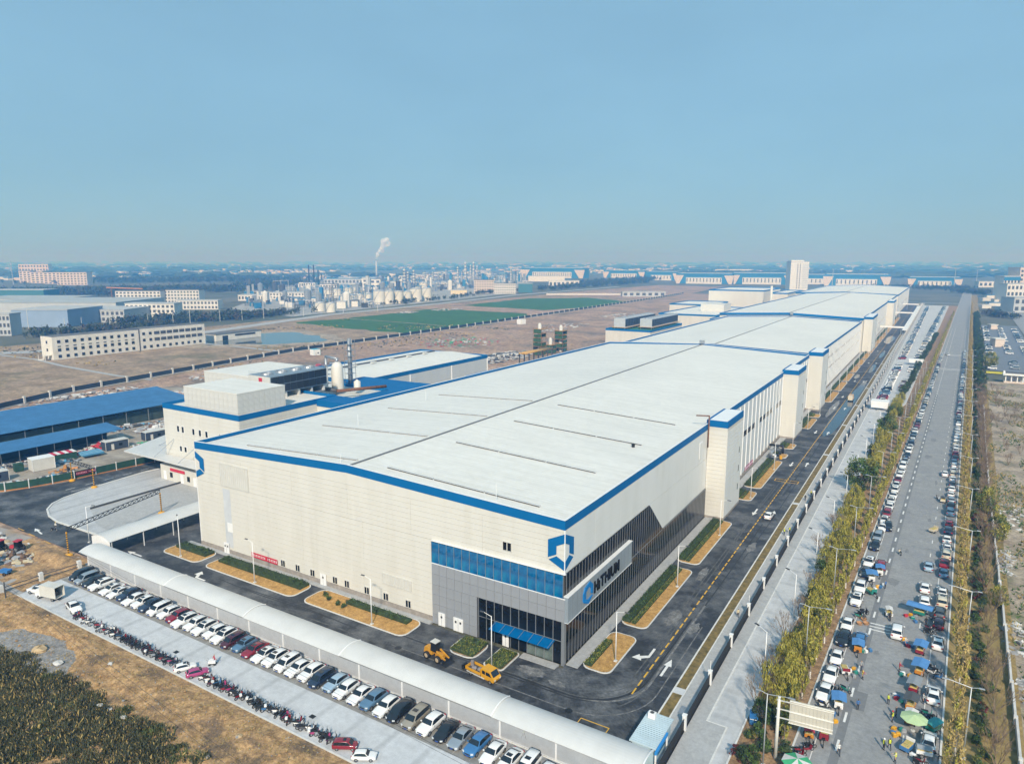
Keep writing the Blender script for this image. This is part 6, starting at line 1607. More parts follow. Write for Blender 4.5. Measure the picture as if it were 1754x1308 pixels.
struct('distant_parked_cars', m, [PAINTS['white'], PAINTS['silver'], PAINTS['black'], PAINTS['grey blue'], CARGL, TYRE], 'stuff', fix=False)
# ------------------------------------------------------------------ motorcycles
def scooter_proto():
    t = bpy.data.objects.new('motor_scooter', None); t.empty_display_size = 0.2; link(t)
    b = MB().extr([(-0.11, -0.20, 0.32), (-0.11, 0.55, 0.40), (-0.11, 0.80, 0.66), (-0.11, 0.62, 0.74), (-0.11, 0.10, 0.70), (-0.11, -0.05, 0.42), (-0.11, -0.32, 0.40)], (0.22, 0, 0))
    part(t, 'body', b, PAINTS['red'])
    part(t, 'front_shield', MB().extr([(-0.19, -0.34, 0.36), (0.19, -0.34, 0.36), (0.15, -0.50, 0.98), (-0.15, -0.50, 0.98)], (0, 0.07, 0.02)), PAINTS['red'])
    part(t, 'seat', MB().box((0, 0.33, 0.79), (0.26, 0.72, 0.11), top=(0.85, 0.92)), DARK)
    part(t, 'handlebar', MB().tube((-0.33, -0.38, 1.06), (0.33, -0.38, 1.06), 0.03, n=6).tube((0, -0.44, 0.9), (0, -0.40, 1.06), 0.04, n=6), DARK)
    part(t, 'mirror', MB().tube((-0.25, -0.38, 1.06), (-0.30, -0.36, 1.26), 0.012, n=4).box((-0.31, -0.35, 1.28), (0.11, 0.03, 0.08)).tube((0.25, -0.38, 1.06), (0.30, -0.36, 1.26), 0.012, n=4).box((0.31, -0.35, 1.28), (0.11, 0.03, 0.08)), DARK)
    part(t, 'fork', MB().tube((0, -0.46, 0.75), (0, -0.62, 0.27), 0.035, n=6), STEEL)
    a, r = wheel_meshes(0.27, 0.10)
    for y in (-0.64, 0.62):
        w = partm(t, 'wheel', a, (0, y, 0.27)); partm(w, 'rim', r)
    part(t, 'headlight', MB().box((0, -0.52, 0.92), (0.16, 0.06, 0.12)), LAMPW)
    part(t, 'rear_rack', MB().box((0, 0.82, 0.80), (0.24, 0.22, 0.04)), DARK)
    return t
SCO = scooter_proto(); used_s = [0]
def scooter(loc, rz, paint, label, group, box=False):
    o = SCO if not used_s[0] else copy_tree(SCO); used_s[0] = 1
    o.location = (*loc, 0.03); o.rotation_euler = (0, 0, rz)
    tag(o, label, 'motor scooter', group)
    for c in o.children:
        if c.name.split('.')[0] in ('body', 'front_shield'): setmat(c, 0, PAINTS[paint])
    if box:
        part(o, 'top_box', MB().box((0, 0.84, 0.98), (0.36, 0.34, 0.30)), PAINTS['white'])
    return o
q = random.Random(31); x = -82.5; n = 0
SP = ['red', 'black', 'black', 'silver', 'dark blue', 'grey', 'white', 'black', 'blue', 'black', 'pink', 'white', 'maroon', 'red']
while x < -17.5:
    if -53.0 < x < -46.0: x += 0.8; continue
    n += 1; p = q.choice(SP)
    scooter((x, -32.7 + q.uniform(-.35, .35)), R(q.uniform(110, 215)), p, f'{p} motor scooter in the row at the lot edge, {ordn(n)} from the left', 'scooters along the lot edge', q.random() < 0.12)
    x += q.uniform(0.45, 0.75) if x > -74 else q.uniform(0.8, 1.4)
k = 0
for (x0, y0, num, where) in ((37.0, 8.6, 5, 'in front of the nearest white car on the west kerb'), (38.8, 15.4, 3, 'beside the second white car on the west kerb'), (39.4, 43.0, 4, 'by the brown baskets on the west side'), (51.0, 14.5, 5, 'between two white cars on the east kerb'), (51.2, 28.5, 4, 'ahead of the second white car on the east kerb'), (50.6, 42.5, 3, 'beside the teal stall on the east side'), (50.4, 3.6, 3, 'at the lower frame edge by the east kerb'), (36.4, -1.5, 5, 'under the sign gantry')):
    for i in range(num):
        p = q.choice(['black', 'black', 'red', 'green', 'grey', 'blue', 'white'])
        scooter((x0 + q.uniform(-.9, .9), y0 + i * 0.8 - num * 0.4), R(q.uniform(40, 140)), p, f'{p} scooter {where}, {ordn(i + 1)} of {num}', 'scooters on the public road'); k += 1
scooter((pubX(.36, 95), 77.0), R(200), 'cream', 'cream scooter alone in the lane beside the kerb cars', 'scooters on the public road')
scooter((pubX(.72, 120), 124.0), R(10), 'black', 'black scooter riding alone up the middle of the public road', 'scooters on the public road')

# ------------------------------------------------------------------ people
def body_mesh(pose):
    V = {'pel': (0, 0, .96), 'sp': (0, .01, 1.16), 'ch': (0, .02, 1.38), 'nk': (0, .0, 1.51), 'hd': (0, -.03, 1.62), 'cr': (0, -.02, 1.74)}
    r = {'pel': .135, 'sp': .125, 'ch': .145, 'nk': .055, 'hd': .088, 'cr': .075}
    E_ = [('pel', 'sp'), ('sp', 'ch'), ('ch', 'nk'), ('nk', 'hd'), ('hd', 'cr')]
    for s in (-1, 1):
        k = 'L' if s < 0 else 'R'
        sw = {'stand': 0, 'walk': 0.26 * s, 'reach': 0}[pose]
        V['sh' + k] = (s * .19, .02, 1.42); r['sh' + k] = .068
        if pose == 'reach':
            V['el' + k] = (s * .26, -.14, 1.18); V['wr' + k] = (s * .18, -.38, 1.12); V['pm' + k] = (s * .17, -.46, 1.12); fd = (0, -1, 0)
        else:
            V['el' + k] = (s * .25, .05 + sw * .5, 1.14); V['wr' + k] = (s * .27, -.03 + sw * .9, .90); V['pm' + k] = (s * .27, -.04 + sw, .83); fd = (0, -.15, -1)
        r['el' + k] = .05; r['wr' + k] = .034; r['pm' + k] = .036
        E_ += [('ch', 'sh' + k), ('sh' + k, 'el' + k), ('el' + k, 'wr' + k), ('wr' + k, 'pm' + k)]
        for f in range(5):
            L1 = (.055, .075, .08, .075, .06)[f]; off = (f - 2) * .016
            b = V['pm' + k]; lat = (0, off, 0) if pose != 'reach' else (off, 0, 0)
            if f == 0: tip = (b[0] - s * .045, b[1] + lat[1] - .03, b[2] + fd[2] * .03)
            else: tip = (b[0] + lat[0] - s * .012, b[1] + lat[1] + fd[1] * L1, b[2] + fd[2] * L1)
            V['f%d' % f + k] = tip; r['f%d' % f + k] = .009; E_.append(('pm' + k, 'f%d' % f + k))
        lg = {'stand': 0.02 * s, 'walk': -0.30 * s, 'reach': 0.08 * s}[pose]
        V['hp' + k] = (s * .095, 0, .90); V['kn' + k] = (s * .10, lg * .45 - .03, .50); V['an' + k] = (s * .10, lg + (.05 if lg > 0 else 0), .09 + (.06 if lg > .1 else 0)); V['to' + k] = (s * .11, lg - .16, .045)
        r['hp' + k] = .098; r['kn' + k] = .066; r['an' + k] = .045; r['to' + k] = .042
        E_ += [('pel', 'hp' + k), ('hp' + k, 'kn' + k), ('kn' + k, 'an' + k), ('an' + k, 'to' + k)]
    names = list(V); me = bpy.data.meshes.new('person')
    me.from_pydata([V[n_] for n_ in names], [(names.index(a), names.index(b)) for a, b in E_], [])
    o = bpy.data.objects.new('tmp', me); COL.objects.link(o)
    sk = o.modifiers.new('skin', 'SKIN'); sk.use_smooth_shade = True
    for i, n_ in enumerate(names):
        me.skin_vertices[0].data[i].radius = (r[n_], r[n_] * (0.72 if n_ in ('sp', 'ch', 'pel') else 1.0)); me.skin_vertices[0].data[i].use_root = (n_ == 'pel')
    sb = o.modifiers.new('sub', 'SUBSURF'); sb.levels = 1; sb.render_levels = 1
    dg = bpy.context.evaluated_depsgraph_get()
    out = bpy.data.meshes.new_from_object(o.evaluated_get(dg)); out.name = 'person'
    bpy.data.objects.remove(o)
    for mm in (SKIN, PAINTS['white'], DARK, DARK, DARK): out.materials.append(mm)
    zmin = min(v.co.z for v in out.vertices)
    for v in out.vertices: v.co.z -= zmin
    for p in out.polygons:
        c = p.center; i = 1
        hand = (abs(c.x) > .15 and c.z < .93 + zmin and c.z > .60) or (pose == 'reach' and c.y < -.36 and c.z > 1.0)
        if c.z > 1.50: i = 4 if (c.z > 1.70 or c.y > .02) else 0
        elif hand and not (abs(c.x) < .2 and c.z < .9 and pose != 'reach'): i = 0
        elif c.z < .10: i = 3
        elif c.z < .97 and abs(c.x) < .22: i = 2
        p.material_index = i
    return out
BODY = {k: body_mesh(k) for k in ('stand', 'walk', 'reach')}
HV = mat('hi_vis_yellow', (0.55, 0.60, 0.05), 0.7, var=0.1); TROU = mat('dark_trousers', (0.02, 0.024, 0.035), 0.8, var=0.2); HAIR = mat('black_hair', (0.012, 0.010, 0.009), 0.7)
HELM = {'yellow': mat('helmet_yellow', (0.65, 0.45, 0.03), 0.4), 'white': PAINTS['white'], 'red': mat('helmet_red', (0.5, 0.03, 0.03), 0.4)}
SHIRT = {'white': mat('shirt_white', (0.62, 0.61, 0.58), 0.8), 'cream': mat('shirt_cream', (0.6, 0.5, 0.32), 0.8), 'black': DARK, 'red': REDS[0], 'blue': mat('shirt_blue', (0.05, 0.14, 0.34), 0.8), 'grey': TARP[0]}
vest_me = MB().lathe((0, 0.012, 0), [(.165, .98), (.160, 1.1), (.172, 1.25), (.180, 1.36), (.14, 1.46), (.09, 1.48)], 14)
vest_me.v = [(v[0], v[1] * 0.80, v[2]) for v in vest_me.v]; vest_me = vest_me.mesh('vest', HV, smooth=True)
helm_me = MB().lathe((0, -.02, 1.66), [(.135, 0), (.125, .02), (.115, .06), (.08, .12), (0, .145)], 14).mesh('helmet', HELM['yellow'], smooth=True)
def person(label, loc, rz, pose='stand', shirt='white', vest=False, helmet=None, z=0.02):
    o = bpy.data.objects.new('person', BODY[pose]); link(o); o.location = (*loc, z); o.rotation_euler = (0, 0, rz)
    tag(o, label, 'person', 'people')
    setmat(o, 1, SHIRT[shirt]); setmat(o, 2, TROU); setmat(o, 4, HAIR)
    if vest: partm(o, 'vest', vest_me)
    if helmet: h = partm(o, 'helmet', helm_me); setmat(h, 0, HELM[helmet])
    return o
def FX(px, py, Y):
    a, b = px - 877.0, 654.0 - py
    fw = FPX * math.cos(PITCH) + b * math.sin(PITCH)
    X = a * math.cos(YAW) - fw * math.sin(YAW); Yd = a * math.sin(YAW) + fw * math.cos(YAW)
    return CAM[0] + (Y - CAM[1]) / Yd * X
person('person in pale shirt and dark trousers alone on the inner walk', G(1264, 1058), R(200), 'walk', 'cream', z=0.1)
person('left of two hi-vis workers walking on the inner walk', G(1343, 917), R(0), 'walk', 'black', True, 'yellow', z=0.1)
person('right of two hi-vis workers walking on the inner walk', G(1352, 914), R(20), 'walk', 'black', True, z=0.1)
person('worker with yellow helmet beside a white fence post of the inner walk', (20.7, 108), R(180), 'stand', 'cream', True, 'yellow', z=0.1)
person('person in dark clothes on the inner walk behind the helmeted worker', (19.9, 103.5), R(180), 'walk', 'black', z=0.1)
person('marshal in yellow hi-vis vest standing in the public road', G(1521, 1206), R(160), 'stand', 'grey', True)
person('person in yellow vest handling goods at the west side stalls', G(1477, 1163), R(90), 'reach', 'red', True)
person('person in black walking beside the white tricycle', G(1524, 1062), R(190), 'walk', 'black')
person('left of two traffic wardens in hi-vis near the pale umbrella', G(1513, 1284), R(120), 'stand', 'black', True, 'white')
person('right of two traffic wardens in hi-vis near the pale umbrella', G(1523, 1283), R(200), 'walk', 'black', True)
person('person in white shirt and black trousers walking below the sign panel', G(1436, 1292), R(20), 'walk', 'white')
person('rider with red helmet and hi-vis vest at the east stalls', G(1528, 1236), R(250), 'reach', 'black', True, 'red')
person('vendor in pale yellow beside the lowest east stall', G(1533, 1306), R(270), 'reach', 'cream', True)
person('vendor at the grey-roofed east stall', (49.6, 18.6), R(90), 'reach', 'white')
person('person with dark shirt by the teal stall counter', (49.4, 44.5), R(200), 'stand', 'black')
person('vendor with white shirt at the nearest west blue stall', (37.8, 12.6), R(270), 'reach', 'white')
person('person in red beside a small white cart on the front lot', G(368, 1137), R(150), 'walk', 'red')
person('worker with yellow cap walking the covered walk near its right end', (FX(897, 1250, -18.6), -18.6), R(90), 'walk', 'grey', True, 'yellow')
for i, px in enumerate((298, 353, 407, 487, 563, 617)):
    person(f'person seen through the front fence bars, {ordn(i + 1)} of six from the left', (FX(px, (1012, 1037, 1054, 1083, 1115, 1140)[i], -18.9), -18.9), R(90 if i % 2 else 270), 'walk', ['black', 'grey', 'blue'][i % 3])
person('rider standing by the motorcycle on the yard road', G(96, 906), R(200), 'stand', 'white', False, 'yellow')
scooter(G(93, 909), R(120), 'black', 'dark motorcycle on the yard road by the white arrows', 'scooters on the public road')
t = thing('push_cart', 'small white push cart on the front lot', 'cart', (*G(364, 1138), 0.02), R(40))
part(t, 'tray', MB().box((0, 0, 0.6), (1.1, 0.7, 0.45)), WHITE); part(t, 'handle', MB().tube((-0.5, -.3, .8), (-0.8, -.3, 1.1), .03, n=5).tube((-0.5, .3, .8), (-0.8, .3, 1.1), .03, n=5), STEEL)
for (x, y) in ((-.4, -.3), (.4, -.3), (-.4, .3), (.4, .3)): part(t, 'wheel', MB().tube((x, y - .05, .18), (x, y + .05, .18), .18, n=10), TYRE)

# ------------------------------------------------------------------ vendor tricycles, stalls, umbrellas
ta, ra = wheel_meshes(0.28, 0.12)
AW = {'blue': mat('awning_blue', (0.08, 0.22, 0.46), 0.7, var=0.12, scale=1.0), 'grey': mat('awning_grey', (0.24, 0.26, 0.28), 0.7, var=0.15), 'red': mat('awning_red', (0.45, 0.03, 0.05), 0.7, var=0.1), 'white': mat('awning_white', (0.58, 0.57, 0.55), 0.7, var=0.1), 'teal': mat('awning_teal', (0.05, 0.30, 0.30), 0.7, var=0.1), 'dark': mat('awning_dark', (0.08, 0.085, 0.09), 0.7, var=0.2)}
FOOD = mat('goods_mix', (0.35, 0.12, 0.06), 0.8, var=0.8, scale=5.0, col2=(0.55, 0.40, 0.14), third=(0.10, 0.22, 0.06))
def trike(label, loc, rz, awning, box_m, w=1.5, l=2.2, h=2.05, counter=True, front='orange'):
    t = thing('vendor_tricycle', label, 'vendor stall', (*loc, 0.02), rz, 'vendor tricycles on the public road')
    part(t, 'cargo_box', MB().box((0, 0.4, 0.75), (1.15, 1.9, 0.5)), box_m)
    part(t, 'goods', MB().box((0, 0.4, 1.08), (1.0, 1.7, 0.16), top=(0.8, 0.9)), FOOD)
    if awning:
        part(t, 'awning', MB().extr([(-w / 2, 0.4 - l / 2, h - 0.22), (0, 0.4 - l / 2, h), (w / 2, 0.4 - l / 2, h - 0.22), (w / 2, 0.4 - l / 2, h - 0.28), (0, 0.4 - l / 2, h - 0.06), (-w / 2, 0.4 - l / 2, h - 0.28)], (0, l, 0)), AW[awning])
        for sx in (-.52, .52):
            for sy in (-.45, 1.25): part(t, 'awning_post', MB().tube((sx, sy, 0.95), (sx, sy, h - 0.15), 0.025, n=5), STEEL)
    if counter: part(t, 'sign_board', MB().box((0, -0.62, 1.25), (1.1, 0.05, 0.5)), PAINTS[front])
    part(t, 'frame', MB().tube((0, -0.5, 0.6), (0, -1.35, 0.75), 0.06, n=6).tube((0, -1.3, 0.8), (0, -1.5, 0.3), 0.045, n=6), DARK)
    part(t, 'seat', MB().box((0, -0.75, 0.82), (0.34, 0.5, 0.12)), DARK)
    part(t, 'handlebar', MB().tube((-.35, -1.25, 1.05), (.35, -1.25, 1.05), 0.03, n=6).tube((0, -1.32, .75), (0, -1.25, 1.05), .035, n=6), DARK)
    for (x, y) in ((0, -1.5), (-.6, .7), (.6, .7)):
        ww = partm(t, 'wheel', ta, (x, y, .28)); partm(ww, 'rim', ra)
    return t
PW, PO, PB, PG, PR = PAINTS['white'], PAINTS['orange'], PAINTS['blue'], PAINTS['green'], PAINTS['red']
trike('nearest west-side tricycle stall with bright blue awning and white sign', (39.2, 10.6), R(8), 'blue', PW, 2.0, 2.4, 2.1, front='white')
trike('west-side stall with orange box and teal-edged blue awning', (40.0, 28.4), R(5), 'blue', PO, 1.9, 2.4, 2.0)
trike('west-side tricycle with pale goods table and red sign, no awning', (39.0, 20.5), R(20), None, PW, front='red')
trike('white tricycle standing in the lane with a white cover', (43.6, 44.5), R(10), 'white', PW, 1.2, 1.6, 1.8, False)
trike('west-side stall with wide blue awning by the red hatchback', (39.6, 58.6), R(10), 'blue', PW, 2.2, 2.6, 2.2, front='white')
trike('west-side stall with narrow blue awning just behind the wide one', (40.8, 62.6), R(5), 'blue', PW, 1.8, 2.2, 2.2, front='white')
trike('west-side stall with green and white goods below the wide blue awning', (40.2, 52.5), R(40), None, PG, front='green')
trike('red-roofed tricycle cab under the sign panel', (36.6, 1.6), R(10), 'red', PO, 1.3, 2.6, 1.9, False)
trike('red and pink tricycle with open box right of the red roof', (38.4, 2.2), R(5), None, PR, front='red')
trike('east-side stall with long blue awning and teal counter by the stopped white car', (48.7, 48.0), R(80), 'blue', PG, 2.2, 4.2, 2.2, front='green')
trike('east-side stall with square blue awning and red sign', (48.9, 34.0), R(172), 'blue', PR, 2.0, 2.6, 2.1, front='red')
trike('east-side stall with larger square blue awning ahead of the grey roof', (49.0, 27.2), R(172), 'blue', PO, 2.2, 3.0, 2.2)
trike('east-side stall with pale grey roof and red sides', (48.4, 21.6), R(172), 'grey', PR, 1.8, 2.8, 2.1, front='red')
trike('east-side stall with dark ridge awning', (48.2, 16.6), R(172), 'dark', PO, 1.9, 2.4, 2.2)
trike('east-side stall with white roof next to the pale umbrella', (48.3, 12.8), R(172), 'white', PO, 1.6, 2.0, 2.0)
trike('teal covered tricycle between the kerb scooters and the nearest east white car', (51.2, 12.6), R(150), 'teal', PG, 1.4, 2.4, 1.6, False)
trike('lowest east-side tricycle with blue goods at the frame edge', (48.2, 6.2), R(160), None, PB, front='white')
trike('tricycle with grey cover beside the kerb at the lower frame edge', (50.4, 6.0), R(100), 'grey', PW, 1.2, 1.8, 1.5, False)
trike('dark motor tricycle on the far part of the road', (pubX(.80, 122), 122), R(180), 'dark', PAINTS['cream'], 1.2, 1.6, 1.7, False)
trike('loaded cream tricycle halfway up the public road', (pubX(.74, 98), 96), R(150), None, PAINTS['cream'], front='cream')
def umbrella(label, loc, cols, r=1.6, h=2.5):
    t = thing('market_umbrella', label, 'umbrella', (*loc, 0.02), 0.3)
    part(t, 'pole', MB().tube((0, 0, 0), (0, 0, h), 0.03, n=6), STEEL); part(t, 'base', MB().lathe((0, 0, 0), [(0.3, 0), (0.3, .1), (0, .12)], 12), KERB)
    for i in range(8):
        a0, a1 = 2 * math.pi * i / 8, 2 * math.pi * (i + 1) / 8
        m = MB().extr([(0, 0, h), (r * math.cos(a0), r * math.sin(a0), h - .55), (r * math.cos(a1), r * math.sin(a1), h - .55)], (0, 0, -0.03))
        part(t, 'canopy_panel', m, cols[i % len(cols)])
umbrella('pale green octagonal umbrella over an east-side stall', (48.6, 10.9), [mat('umbrella_pale_green', (0.42, 0.55, 0.30), 0.7, var=0.08)], 1.75)
umbrella('green and white panelled umbrella at the lower frame edge', G(1366, 1302, 2.2), [mat('umbrella_green', (0.05, 0.36, 0.16), 0.7), AW['white']], 1.9)
for i, (x, y) in enumerate(((39.0, 42.0), (39.8, 41.0), (40.3, 39.6), (39.3, 39.0))):
    single('wicker_basket', MB().lathe((0, 0, 0), [(0.0, .02), (.42, .0), (.55, .35), (.5, .36), (.4, .08), (0, .06)], 12), mat('wicker', (0.36, 0.20, 0.10), 0.8, var=0.3, scale=4), f'brown wicker basket on the west side of the road, {ordn(i + 1)} of four', 'basket', 'wicker baskets', (x, y, 0.02))

# crates and tubs of goods beside the stalls
crate_me = {k: MB().box((0, 0, .22), (.62, .46, .42), top=(1.06, 1.06)).box((0, 0, .46), (.56, .40, .10), top=(.7, .7)).mesh('goods_crate', [mm]) for k, mm in (('blue', PAINTS['blue']), ('red', REDS[0]), ('white', PAINTS['white']), ('yellow', YEL), ('green', PAINTS['green']), ('grey', TARP[0]))}
qc = random.Random(14); nc = 0
for (x0, y0, num, where) in ((38.6, 8.2, 5, 'by the nearest west blue stall'), (40.2, 21.5, 6, 'around the west table stall'), (41.2, 30.2, 3, 'beside the west orange stall'), (41.0, 56.5, 5, 'by the wide west awning'), (47.4, 9.2, 6, 'below the pale green umbrella'), (46.9, 17.2, 5, 'beside the dark ridge awning'), (47.6, 24.6, 5, 'by the larger east blue awning'), (47.2, 36.0, 4, 'by the square east blue awning'), (47.0, 46.0, 5, 'beside the teal counter'), (49.8, 3.8, 4, 'at the lower frame edge')):
    for i in range(num):
        k = qc.choice(list(crate_me)); o = bpy.data.objects.new('goods_crate', crate_me[k]); link(o)
        o.location = (x0 + qc.uniform(-1.1, 1.1), y0 + qc.uniform(-1.3, 1.3), .02); o.rotation_euler = (0, 0, qc.uniform(0, 3))
        tag(o, f'{k} goods crate {where}, {ordn(i + 1)} of {num}', 'crate', 'goods crates by the stalls')
for i, (x, y, a, sh) in enumerate(((41.6, 12.0, 200, 'blue'), (41.0, 23.2, 20, 'grey'), (46.4, 13.0, 90, 'black'), (46.2, 26.0, 100, 'red'), (42.2, 57.0, 250, 'blue'), (46.6, 35.0, 80, 'white'), (49.2, 24.4, 270, 'grey'), (38.4, 6.0, 140, 'blue'))):
    person(f'customer in {sh} top beside the road stalls, {ordn(i + 1)} of eight', (x, y), R(a), 'reach' if i % 2 else 'stand', sh)
# ------------------------------------------------------------------ direction sign seen from behind, blue bin, wall
t = thing('sign_gantry', 'large overhead road sign seen from its blank pale back on a steel mast', 'road sign', (33.5, -4.8, 0))
part(t, 'mast', MB().tube((33.5, -4.8, 0), (33.5, -4.8, 9.0), 0.24, 0.18, 12), mat('mast_paint', (0.62, 0.60, 0.54), 0.5, var=0.08), True, True)
for z in (6.0, 7.2, 8.4): part(t, 'arm', MB().tube((33.2, -4.8, z), (39.9, -4.0, z), 0.10, 0.08, 8), MATS['mast_paint'], True, True)
pb = part(t, 'sign_panel', MB().extr([(34.8, -4.58, 5.6), (39.85, -4.0, 5.6), (39.85, -4.0, 8.75), (34.8, -4.58, 8.75)], (-0.02, 0.1, 0)), mat('sign_back', (0.50, 0.47, 0.40), 0.55, var=0.06), True)
for i in range(12):
    x = 35.0 + i * 0.43
    part(pb, 'stiffener', MB().extr([(x, -4.56 + i * .049, 5.65), (x + .05, -4.56 + i * .049, 5.65), (x + .05, -4.56 + i * .049, 8.7), (x, -4.56 + i * .049, 8.7)], (0, -0.06, 0)), MATS['sign_back'], True)
for z in (5.62, 7.15, 8.68): part(pb, 'panel_rail', MB().tube((34.75, -4.68, z), (39.9, -4.10, z), 0.07, n=6), MATS['mast_paint'], True)
t = thing('refuse_bin', 'blue refuse bin standing in the planting strip beside the lot', 'bin', (29.4, 1.3, 0.06), R(10))
part(t, 'tub', MB().box((0, 0, 0.6), (1.0, 1.7, 1.1), top=(1.1, 1.1)), PAINTS['blue']); part(t, 'lid', MB().box((0, 0, 1.2), (1.15, 1.9, 0.12)), mat('bin_lid', (0.03, 0.16, 0.40), 0.5)); part(t, 'push_bar', MB().tube((-.5, -1.0, 1.0), (.5, -1.0, 1.0), .04, n=6), WHITE)
# low wall east of the verge
t = thing('low_wall', 'low pale boundary wall beyond the east verge of the public road', 'wall', (60, 0, 0))
for i in range(50):
    y = -40 + i * 10
    xx = pubR(y) + 8.6 - min(1.4, max(0, (y - 10) * 0.012))
    part(t, 'wall_segment', MB().extr([(xx, y + .03, 0), (xx + .3, y + .03, 0), (xx + .3, y + .03, 1.1), (xx, y + .03, 1.1)], (0.27, 9.94, 0)), mat('wall_plaster', (0.52, 0.51, 0.49), 0.85, var=0.18, scale=0.5), True)
    part(t, 'wall_pier', MB().box((xx + .15, y, 0.65), (0.5, 0.5, 1.3)), MATS['wall_plaster'], True)
# rubble by the wall
for i, (x, y, r_) in enumerate(((63.5, 47, (3.2, 7)), (64, 30, (2.5, 5)), (66, 24, (3, 3)), (63.6, 84, (2, 9)), (67, 120, (4, 12)))):
    heap('rubble_heap', f'white rubble heap on the waste ground beyond the low wall, {ordn(i + 1)} of five', 'rubble', (x, y), r_, 60, [RUBW, RUBG], 60 + i, 0.8, (0.2, 0.8))
# overhead cables over the foreground and their concrete poles
t = thing('utility_pole', 'short concrete utility post at the left end of the earth bank', 'utility pole', (-101.8, -36.0, 0))
part(t, 'shaft', MB().tube((0, 0, 0), (0, 0, 3.4), 0.14, 0.10, 8), DGREY)
for i, (a, b) in enumerate((((-102, -36.0, 3.2), (12, -47, 3.0)), ((-102, -36.4, 3.2), (12, -48.6, 3.0)), ((-104, -22.6, 5.2), (30, -33.0, 5.0)), ((-104, -23.0, 5.2), (30, -33.6, 5.0)))):
    m = MB(); A_, B_ = Vector(a), Vector(b); prev = A_
    for k in range(1, 25):
        s = k / 24; p = A_ + (B_ - A_) * s; p.z -= 1.2 * 4 * s * (1 - s) * (0.5 + 0.1 * i)
        m.tube(prev, p, 0.022, n=4, caps=False); prev = p
    single('overhead_cable', m, DARK, ['lower black cable sagging over the earth bank', 'second black cable beside the lower one over the bank', 'black cable crossing above the front car park, nearer the cars', 'black cable crossing above the front car park, nearer the scooters'][i], 'cable', 'overhead cables')
# yard fence of concrete posts left of the lot
t = thing('post_fence', 'dark rail fence with white concrete posts left of the front lot', 'fence', (-104, -30, 0))
pf = [(-101.6, -21.6), (-101.9, -28.2), (-102.3, -34.6)]
pf = [(-103.5, -21.5), (-104.2, -28.6), (-104.6, -35.6)]
for p in pf: part(t, 'fence_post', MB().box((p[0], p[1], 0.9), (0.7, 0.7, 1.8)), KERB, True)
for a, b in zip(pf[:-1], pf[1:]):
    for z in (0.5, 1.2): part(t, 'rail', MB().bar((a[0], a[1], z), (b[0], b[1], z), 0.12), DGREY, True)
t = thing('valve_station', 'pipework station with silver bends and yellow valve beside the hall wall', 'pipework', (3.2, 148, 0))
part(t, 'pipe', MB().tube((3.0, 141, 1.6), (3.0, 152, 1.6), .55, n=10).tube((3.0, 141, 1.6), (4.8, 140.5, 1.6), .55, n=10).tube((4.8, 140.5, 1.8), (4.8, 140.5, .1), .55, n=10), STEEL, True, True)
part(t, 'pipe', MB().tube((5.0, 144, .9), (5.0, 150.5, .9), .4, n=10), DARK, True, True); part(t, 'pipe', MB().tube((1, 150, 2.6), (5.4, 150, 2.6), .4, n=10).tube((5.4, 150, 2.8), (5.4, 150, 0), .4, n=10), DARK, True, True)
part(t, 'yellow_valve', MB().lathe((6.2, 142.5, .1), [(.45, 0), (.45, .9), (.2, 1.1), (.5, 1.2), (0, 1.3)], 10), YEL, True)
# ------------------------------------------------------------------ vegetation
def leaves(m, c, r, n, s, q, shell=0.45, up=0.0, clumps=0, idx=(0,), elong=1.0):
    """n leaf-sized quads spread through an ellipsoid, gathered in clumps"""
    cl = []
    for i in range(clumps):
        a = q.uniform(0, 6.283); z = q.uniform(-0.9, 0.95); rr = math.sqrt(max(0, 1 - z * z)) * q.uniform(0.55, 0.95)
        cl.append((rr * math.cos(a), rr * math.sin(a), z * 0.9, q.choice(idx), q.uniform(0.22, 0.40)))
    for i in range(n):
        if cl:
            k = q.choice(cl); d = Vector((q.gauss(0, 1), q.gauss(0, 1), q.gauss(0, 1))); d = d / max(d.length, 1e-3) * k[4] * (q.random() ** 0.4)
            px, py, pz = k[0] + d.x, k[1] + d.y, k[2] + d.z; m.cur = k[3]
        else:
            d = Vector((q.gauss(0, 1), q.gauss(0, 1), q.gauss(0, 1))); d = d / max(d.length, 1e-3) * (shell + (1 - shell) * q.random()) ** 0.6
            px, py, pz = d; m.cur = q.choice(idx)
        o = Vector((c[0] + px * r[0], c[1] + py * r[1], c[2] + pz * r[2]))
        u = Vector((q.gauss(0, 1), q.gauss(0, 1), q.gauss(0, 1) + up)); u.normalize()
        v = u.cross(Vector((q.gauss(0, 1), q.gauss(0, 1), q.gauss(0, 1)))); v.normalize()
        a = s * q.uniform(0.6, 1.25)
        u *= a * elong; v *= a / elong ** 0.5
        m.face([o - u * .5, o + v * .42, o + u * .5, o - v * .42])
    m.cur = 0
    return m
def limbs(m, p, d, L, r, depth, q, spread=0.55, up=0.25, ratio=0.68, kids=(2, 3), minr=0.012, tips=None):
    e = p + d * L
    m.tube(p, e, r, max(minr, r * 0.62), 5 if r > 0.04 else 3, caps=False)
    if depth == 0:
        if tips is not None: tips.append(e)
        return
    for i in range(q.randint(*kids)):
        nd = (d + Vector((q.gauss(0, spread), q.gauss(0, spread), q.gauss(0, spread * .5) + up))).normalized()
        limbs(m, p + d * L * q.uniform(0.7, 1.0), nd, L * ratio * q.uniform(0.75, 1.2), max(minr, r * 0.60), depth - 1, q, spread, up, ratio, kids, minr, tips)
def proto(name, parts):
    t = bpy.data.objects.new(name, None); t.empty_display_size = 0.3; COL.objects.link(t)
    for nm, mb, mts in parts:
        part(t, nm, mb, mts, fix=False)
    return t
PROTO_USED = set()
